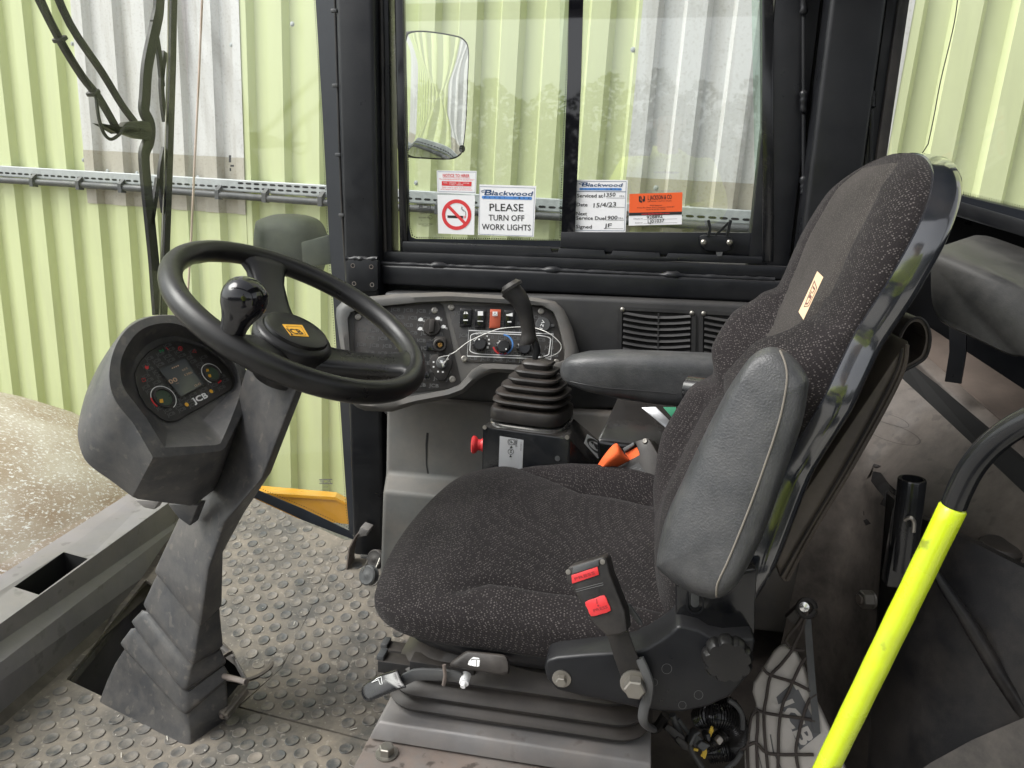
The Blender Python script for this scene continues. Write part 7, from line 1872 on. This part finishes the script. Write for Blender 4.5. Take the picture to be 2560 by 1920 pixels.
s_ = sticker('service_sticker', 'white service record sticker filled in by hand with hours and date', SB, [(1178, 156), (1610, 158), (1592, 572), (1167, 568)])
prnt(s_, 'navyprint', many(L4(SB, [(1190, 168), (1598, 170), (1582, 560), (1180, 554)], 4), L4(SB, [(1190, 247), (1594, 251)], 4, closed=False)), 'border')
prnt(s_, 'navyprint', blackwood(SB, 1225, 1562, 209, 3, 27), 'logo_lettering')
prnt(s_, 'blueprint', pill(SB, 1228, 229, 1562, 231, 19), 'logo_bar')
prnt(s_, 'navyprint', many(*[T(SB, c, 1244 + 32 * i + (0 if i < 5 else 36), 235, 1256 + 32 * i + (0 if i < 5 else 36), 235, 11, 0.001) for i, c in enumerate('PLANTHIRE')]), 'logo_tagline')
prnt(s_, 'blackprint', many(T(SB, 'Serviced at', 1208, 296, 1412, 297, 28, bold=0.0004), T(SB, 'Hrs.', 1546, 292, 1585, 292, 16), T(SB, 'Date', 1205, 366, 1290, 367, 28, bold=0.0004), T(SB, 'Next', 1202, 437, 1286, 438, 28, bold=0.0004), T(SB, 'Service Due', 1202, 472, 1425, 474, 28, bold=0.0004), T(SB, 'Hrs.', 1538, 467, 1578, 467, 16), T(SB, 'Signed', 1200, 540, 1324, 542, 28, bold=0.0004),
     L4(SB, [(1440, 299), (1586, 301)], 2.5, closed=False), L4(SB, [(1450, 373), (1584, 374)], 2.5, closed=False), L4(SB, [(1434, 474), (1580, 476)], 2.5, closed=False), L4(SB, [(1430, 541), (1574, 543)], 2.5, closed=False)))
for q_ in (T(SB, '1350', 1420, 292, 1510, 288, 30, shear=0.15, bold=0.0003), T(SB, '15/4/23', 1338, 376, 1514, 366, 34, shear=0.12, bold=0.0003), T(SB, '1900', 1430, 472, 1526, 470, 30, shear=0.1, bold=0.0003), T(SB, 'JF', 1422, 534, 1480, 530, 30, shear=0.15, bold=0.0003)): prnt(s_, 'blackprint', q_, 'handwritten_entry')
s_ = sticker('dealer_sticker', 'orange and white dealer sticker with handwritten numbers on the right pane', SB, [(1624, 268), (2042, 255), (2036, 508), (1616, 519)])
prnt(s_, 'orangeprint', R4(SB, [(1624, 268), (2042, 255), (2038, 407), (1620, 417)]), 'orange_field')
prnt(s_, 'blackprint', many(R4(SB, [(1620, 417), (2038, 407), (2037, 431), (1619, 440)], 0.0007), T(SB, 'L JACKSON & CO', 1768, 315, 1955, 308, 34, 0.001, bold=0.0003), T(SB, 'EX MOD / AUTO SALES', 1768, 332, 1954, 326, 9, 0.001), T(SB, 'MOD Equipment', 1785, 364, 1880, 361, 10, 0.001), T(SB, 'Rocket Site, Misson, Bawtry, Doncaster, DN10 6ET', 1685, 382, 1978, 374, 10, 0.001), T(SB, 'Tel 00 44 (0)1302 770485', 1755, 397, 1908, 392, 10, 0.001),
     R4(SB, [(1697, 287), (1710, 283), (1711, 318), (1724, 327), (1720, 340), (1697, 327)], 0.001), R4(SB, [(1727, 310), (1734, 306), (1734, 280), (1746, 287), (1746, 324), (1728, 333)], 0.001), R4(SB, [(1710, 283), (1718, 290), (1726, 320), (1720, 322)], 0.001),
     T(SB, 'Chassis no', 1654, 470, 1728, 467, 11, 0.001), T(SB, 'Stock no', 1668, 502, 1726, 499, 11, 0.001), L4(SB, [(1735, 471), (2000, 464)], 1.5, closed=False), L4(SB, [(1735, 501), (2000, 495)], 1.5, closed=False)))
for q_ in (T(SB, '928892', 1760, 467, 1884, 456, 26, 0.001, bold=0.0002), T(SB, 'LJ01037', 1768, 500, 1898, 490, 26, 0.001, bold=0.0002)): prnt(s_, 'blackprint', q_, 'handwritten_entry')
prnt(s_, 'redprint', T(SB, 'www.ljacksonandco.com', 1718, 434, 1940, 427, 14, 0.0012, bold=0.0002), 'web_lettering')
# ================================================================ WOOD ACROSS THE YARD (seen mirrored in the window glass)
rt_ = random.Random(11)
bm = B()
for k in range(120):
    x = -28 + 0.48 * k + rt_.uniform(-0.4, 0.4); y = -19 + rt_.uniform(-2.5, 2.5); h = rt_.uniform(5.0, 6.4); w = rt_.uniform(1.7, 2.8)
    tube(bm, [V((x, y, -1.25)), V((x + rt_.uniform(-.2, .2), y, -1.25 + h * 0.9))], [0.16, 0.03], 6)
    for q in range(420):
        t = rt_.random() ** 0.7; zz_ = -1.25 + h * (0.12 + 0.88 * t); r_ = w * (1.02 - t ** 1.8) ** 0.75 * rt_.random() ** 0.4; a = rt_.uniform(0, 6.283)
        c = V((x + r_ * math.cos(a), y + r_ * math.sin(a), zz_)); sz = rt_.uniform(0.07, 0.19)
        d1 = V((rt_.uniform(-1, 1), rt_.uniform(-1, 1), rt_.uniform(-0.7, 0.7))).normalized() * sz; d2 = V((rt_.uniform(-1, 1), rt_.uniform(-1, 1), rt_.uniform(-1, 1))).normalized() * sz * 0.7
        poly(bm, [c - d1, c - d2, c + d1, c + d2])
obj('tree_line', bm, M('dark_pine_foliage', (0.035, 0.05, 0.025), 0.8, var=0.4, vs=2), smooth=0, kind='stuff', recalc=False, label='dark wood of mixed trees mirrored in the side window', cat='woodland')
# ================================================================ PERSON STANDING AT THE OPEN DOOR (seen mirrored in the window glass)
def skin(name, verts, edges, radii, m, parent, root=0, sub_=2):
    me = bpy.data.meshes.new(name); me.from_pydata([V(v) for v in verts], edges, [])
    o = bpy.data.objects.new(name, me); COL.objects.link(o)
    sm = o.modifiers.new('skin', 'SKIN'); sm.use_smooth_shade = True
    for i, r_ in enumerate(radii):
        d_ = me.skin_vertices[0].data[i]; d_.radius = r_ if isinstance(r_, tuple) else (r_, r_); d_.use_root = (i == root)
    ss = o.modifiers.new('sub', 'SUBSURF'); ss.levels = sub_; ss.render_levels = sub_
    dg = bpy.context.evaluated_depsgraph_get()
    bm = bmesh.new(); ev = o.evaluated_get(dg); mm = ev.to_mesh(); bm.from_mesh(mm); ev.to_mesh_clear()
    bpy.data.objects.remove(o); bpy.data.meshes.remove(me)
    return obj(name, bm, m, parent, smooth=80)
OX, OY = 0.10, -0.46
per = thing('person', 'person in a padded fluorescent jacket taking the picture, mirrored in the side window', 'person', V((OX, OY, -0.06)))
SKN = M('skin', (0.50, 0.30, 0.22), 0.5, var=0.06)
JKT = M('fluorescent_padded_jacket', (0.78, 0.93, 0.06), 0.6, var=0.08)
TRS = M('dark_trousers', (0.03, 0.032, 0.04), 0.8)
hd = V((OX, OY + 0.06, 1.60))
vs, es, rs = [], [], []
def av(p, r_, link=None):
    vs.append(p); rs.append(r_)
    if link is not None: es.append((link, len(vs) - 1))
    return len(vs) - 1
p0 = av((OX, OY, 0.86), (0.15, 0.11)); p1 = av((OX, OY, 1.05), (0.14, 0.10), p0); p2 = av((OX, OY, 1.28), (0.17, 0.11), p1); p3 = av((OX, OY, 1.42), (0.09, 0.08), p2); p4 = av((OX, OY + 0.03, 1.50), 0.055, p3)
p5 = av((OX, OY + 0.05, 1.57), (0.072, 0.085), p4); p6 = av((OX, OY + 0.045, 1.66), (0.078, 0.095), p5); p7 = av((OX, OY + 0.04, 1.71), (0.06, 0.07), p6)
for s_ in (-1, 1):
    h = av((OX + s_ * 0.10, OY, 0.80), 0.10, p0); k = av((OX + s_ * 0.11, OY + 0.02, 0.42), 0.065, h); a_ = av((OX + s_ * 0.12, OY, 0.02), 0.045, k); t_ = av((OX + s_ * 0.13, OY + 0.13, -0.02), 0.035, a_)
    sh = av((OX + s_ * 0.20, OY, 1.38), 0.065, p2); el = av((OX + s_ * 0.30, OY + 0.10, 1.15), 0.045, sh)
    wr = av((s_ * 0.105 + 0.01, -0.13, 1.12), 0.028, el); pm = av((s_ * 0.088, -0.075, 1.145), (0.034, 0.018), wr)
    for q, (dz, ln) in enumerate(((0.030, 0.95), (0.010, 1.05), (-0.010, 1.0), (-0.028, 0.8))):
        f1 = av((s_ * 0.090, -0.045, 1.150 + dz), 0.009, pm); f2 = av((s_ * 0.080, -0.018 - 0.004 * q, 1.152 + dz), 0.008, f1); av((s_ * (0.080 - 0.030 * ln), -0.013, 1.150 + dz), 0.007, f2)
    t1 = av((s_ * 0.070, -0.070, 1.165), 0.010, pm); av((s_ * 0.045, -0.045, 1.168), 0.008, t1)
skin('body', vs, es, rs, SKN, per, 0, 1)
jv = [(OX, OY, 0.80), (OX, OY, 0.92), (OX, OY, 1.06), (OX, OY, 1.20), (OX, OY, 1.33), (OX, OY + 0.01, 1.43), (OX, OY + 0.03, 1.49)]
jr = [(0.20, 0.16), (0.205, 0.165), (0.20, 0.16), (0.21, 0.165), (0.20, 0.15), (0.12, 0.11), (0.085, 0.085)]
je = [(i, i + 1) for i in range(6)]
for s_ in (-1, 1):
    n0 = len(jv); jv += [(OX + s_ * 0.215, OY, 1.37), (OX + s_ * 0.26, OY + 0.04, 1.26), (OX + s_ * 0.305, OY + 0.10, 1.15), (s_ * 0.20 + 0.03, OY + 0.21, 1.13), (s_ * 0.125 + 0.01, -0.155, 1.12)]
    jr += [0.10, 0.092, 0.082, 0.070, 0.055]; je += [(4, n0), (n0, n0 + 1), (n0 + 1, n0 + 2), (n0 + 2, n0 + 3), (n0 + 3, n0 + 4)]
jk = skin('jacket', jv, je, jr, JKT, per, 0, 2)
for z_ in (0.86, 0.96, 1.06, 1.16, 1.26, 1.36):
    bm = B(); tube(bm, [V((OX + (0.198 if z_ < 1.3 else 0.17) * math.cos(a), OY + (0.158 if z_ < 1.3 else 0.135) * math.sin(a), z_)) for a in [2 * math.pi * k / 40 for k in range(41)]], 0.006, 6); obj('quilt_seam', bm, M('seam_olive', (0.22, 0.28, 0.02), 0.8) if z_ == 0.86 else bpy.data.materials['seam_olive'], jk)
tv = [(OX, OY, 0.86)]; tr = [(0.17, 0.13)]; te = []
for s_ in (-1, 1):
    n0 = len(tv); tv += [(OX + s_ * 0.10, OY, 0.78), (OX + s_ * 0.11, OY + 0.02, 0.42), (OX + s_ * 0.12, OY, 0.06)]; tr += [0.115, 0.085, 0.075]; te += [(0, n0), (n0, n0 + 1), (n0 + 1, n0 + 2)]
skin('trousers', tv, te, tr, TRS, per, 0, 1)
for s_ in (-1, 1):
    bm = B(); loft(bm, [[V((OX + s_ * 0.125 + w_ * math.cos(a), OY + 0.06 + l_ * math.sin(a), z_)) for a in [2 * math.pi * k / 20 for k in range(20)]] for z_, w_, l_ in ((-0.058, 0.052, 0.145), (-0.02, 0.053, 0.147), (0.02, 0.046, 0.11), (0.06, 0.048, 0.06))]); obj('boot', bm, 'rubber', per, smooth=50)
bm = B(); loft(bm, [[V((OX + w_ * math.cos(a), OY + 0.035 + l_ * math.sin(a), z_)) for a in [2 * math.pi * k / 24 for k in range(24)]] for z_, w_, l_ in ((1.665, 0.092, 0.112), (1.70, 0.094, 0.113), (1.74, 0.085, 0.10), (1.775, 0.055, 0.065), (1.788, 0.01, 0.01))]); obj('woollen_hat', bm, 'net', per, smooth=60)
for s_ in (-1, 1):
    bm = B(); lathe(bm, V((OX + s_ * 0.03, OY + 0.128, 1.645)), (0, 1, 0), [(0.011, -0.004), (0.009, 0.003), (0.0005, 0.005)], 10); obj('eye', bm, 'white', per)
    bm = B(); lathe(bm, V((OX + s_ * 0.083, OY + 0.045, 1.63)), (s_, 0, 0), [(0.024, -0.01), (0.026, 0.004), (0.018, 0.008), (0.0005, 0.004)], 12); obj('ear', bm, SKN, per)
bm = B(); loft(bm, [[V((OX + w_ * math.cos(a), OY + y_, z_ + 0.006 * math.sin(a))) for a in [2 * math.pi * k / 10 for k in range(10)]] for y_, z_, w_ in ((0.115, 1.645, 0.008), (0.150, 1.618, 0.013), (0.125, 1.605, 0.011))]); obj('nose', bm, SKN, per)
bm = B(); box(bm, (OX, OY + 0.128, 1.575), (0.045, 0.012, 0.010)); obj('mouth', bm, M('lips', (0.40, 0.16, 0.14), 0.5), per, bevel=0.004)
ph = B(); box(ph, V((0, -0.028, 1.152)), (0.148, 0.008, 0.072)); obj('phone', ph, 'gloss', bevel=0.003, label='dark phone held level by the person at the cab door', cat='phone')
bm = B(); box2(bm, (-0.35, -0.75, -0.09), (0.55, -0.22, -0.062)); obj('access_step', bm, 'conduit', smooth=0, label='grey access step plate under the person at the cab door', cat='step')
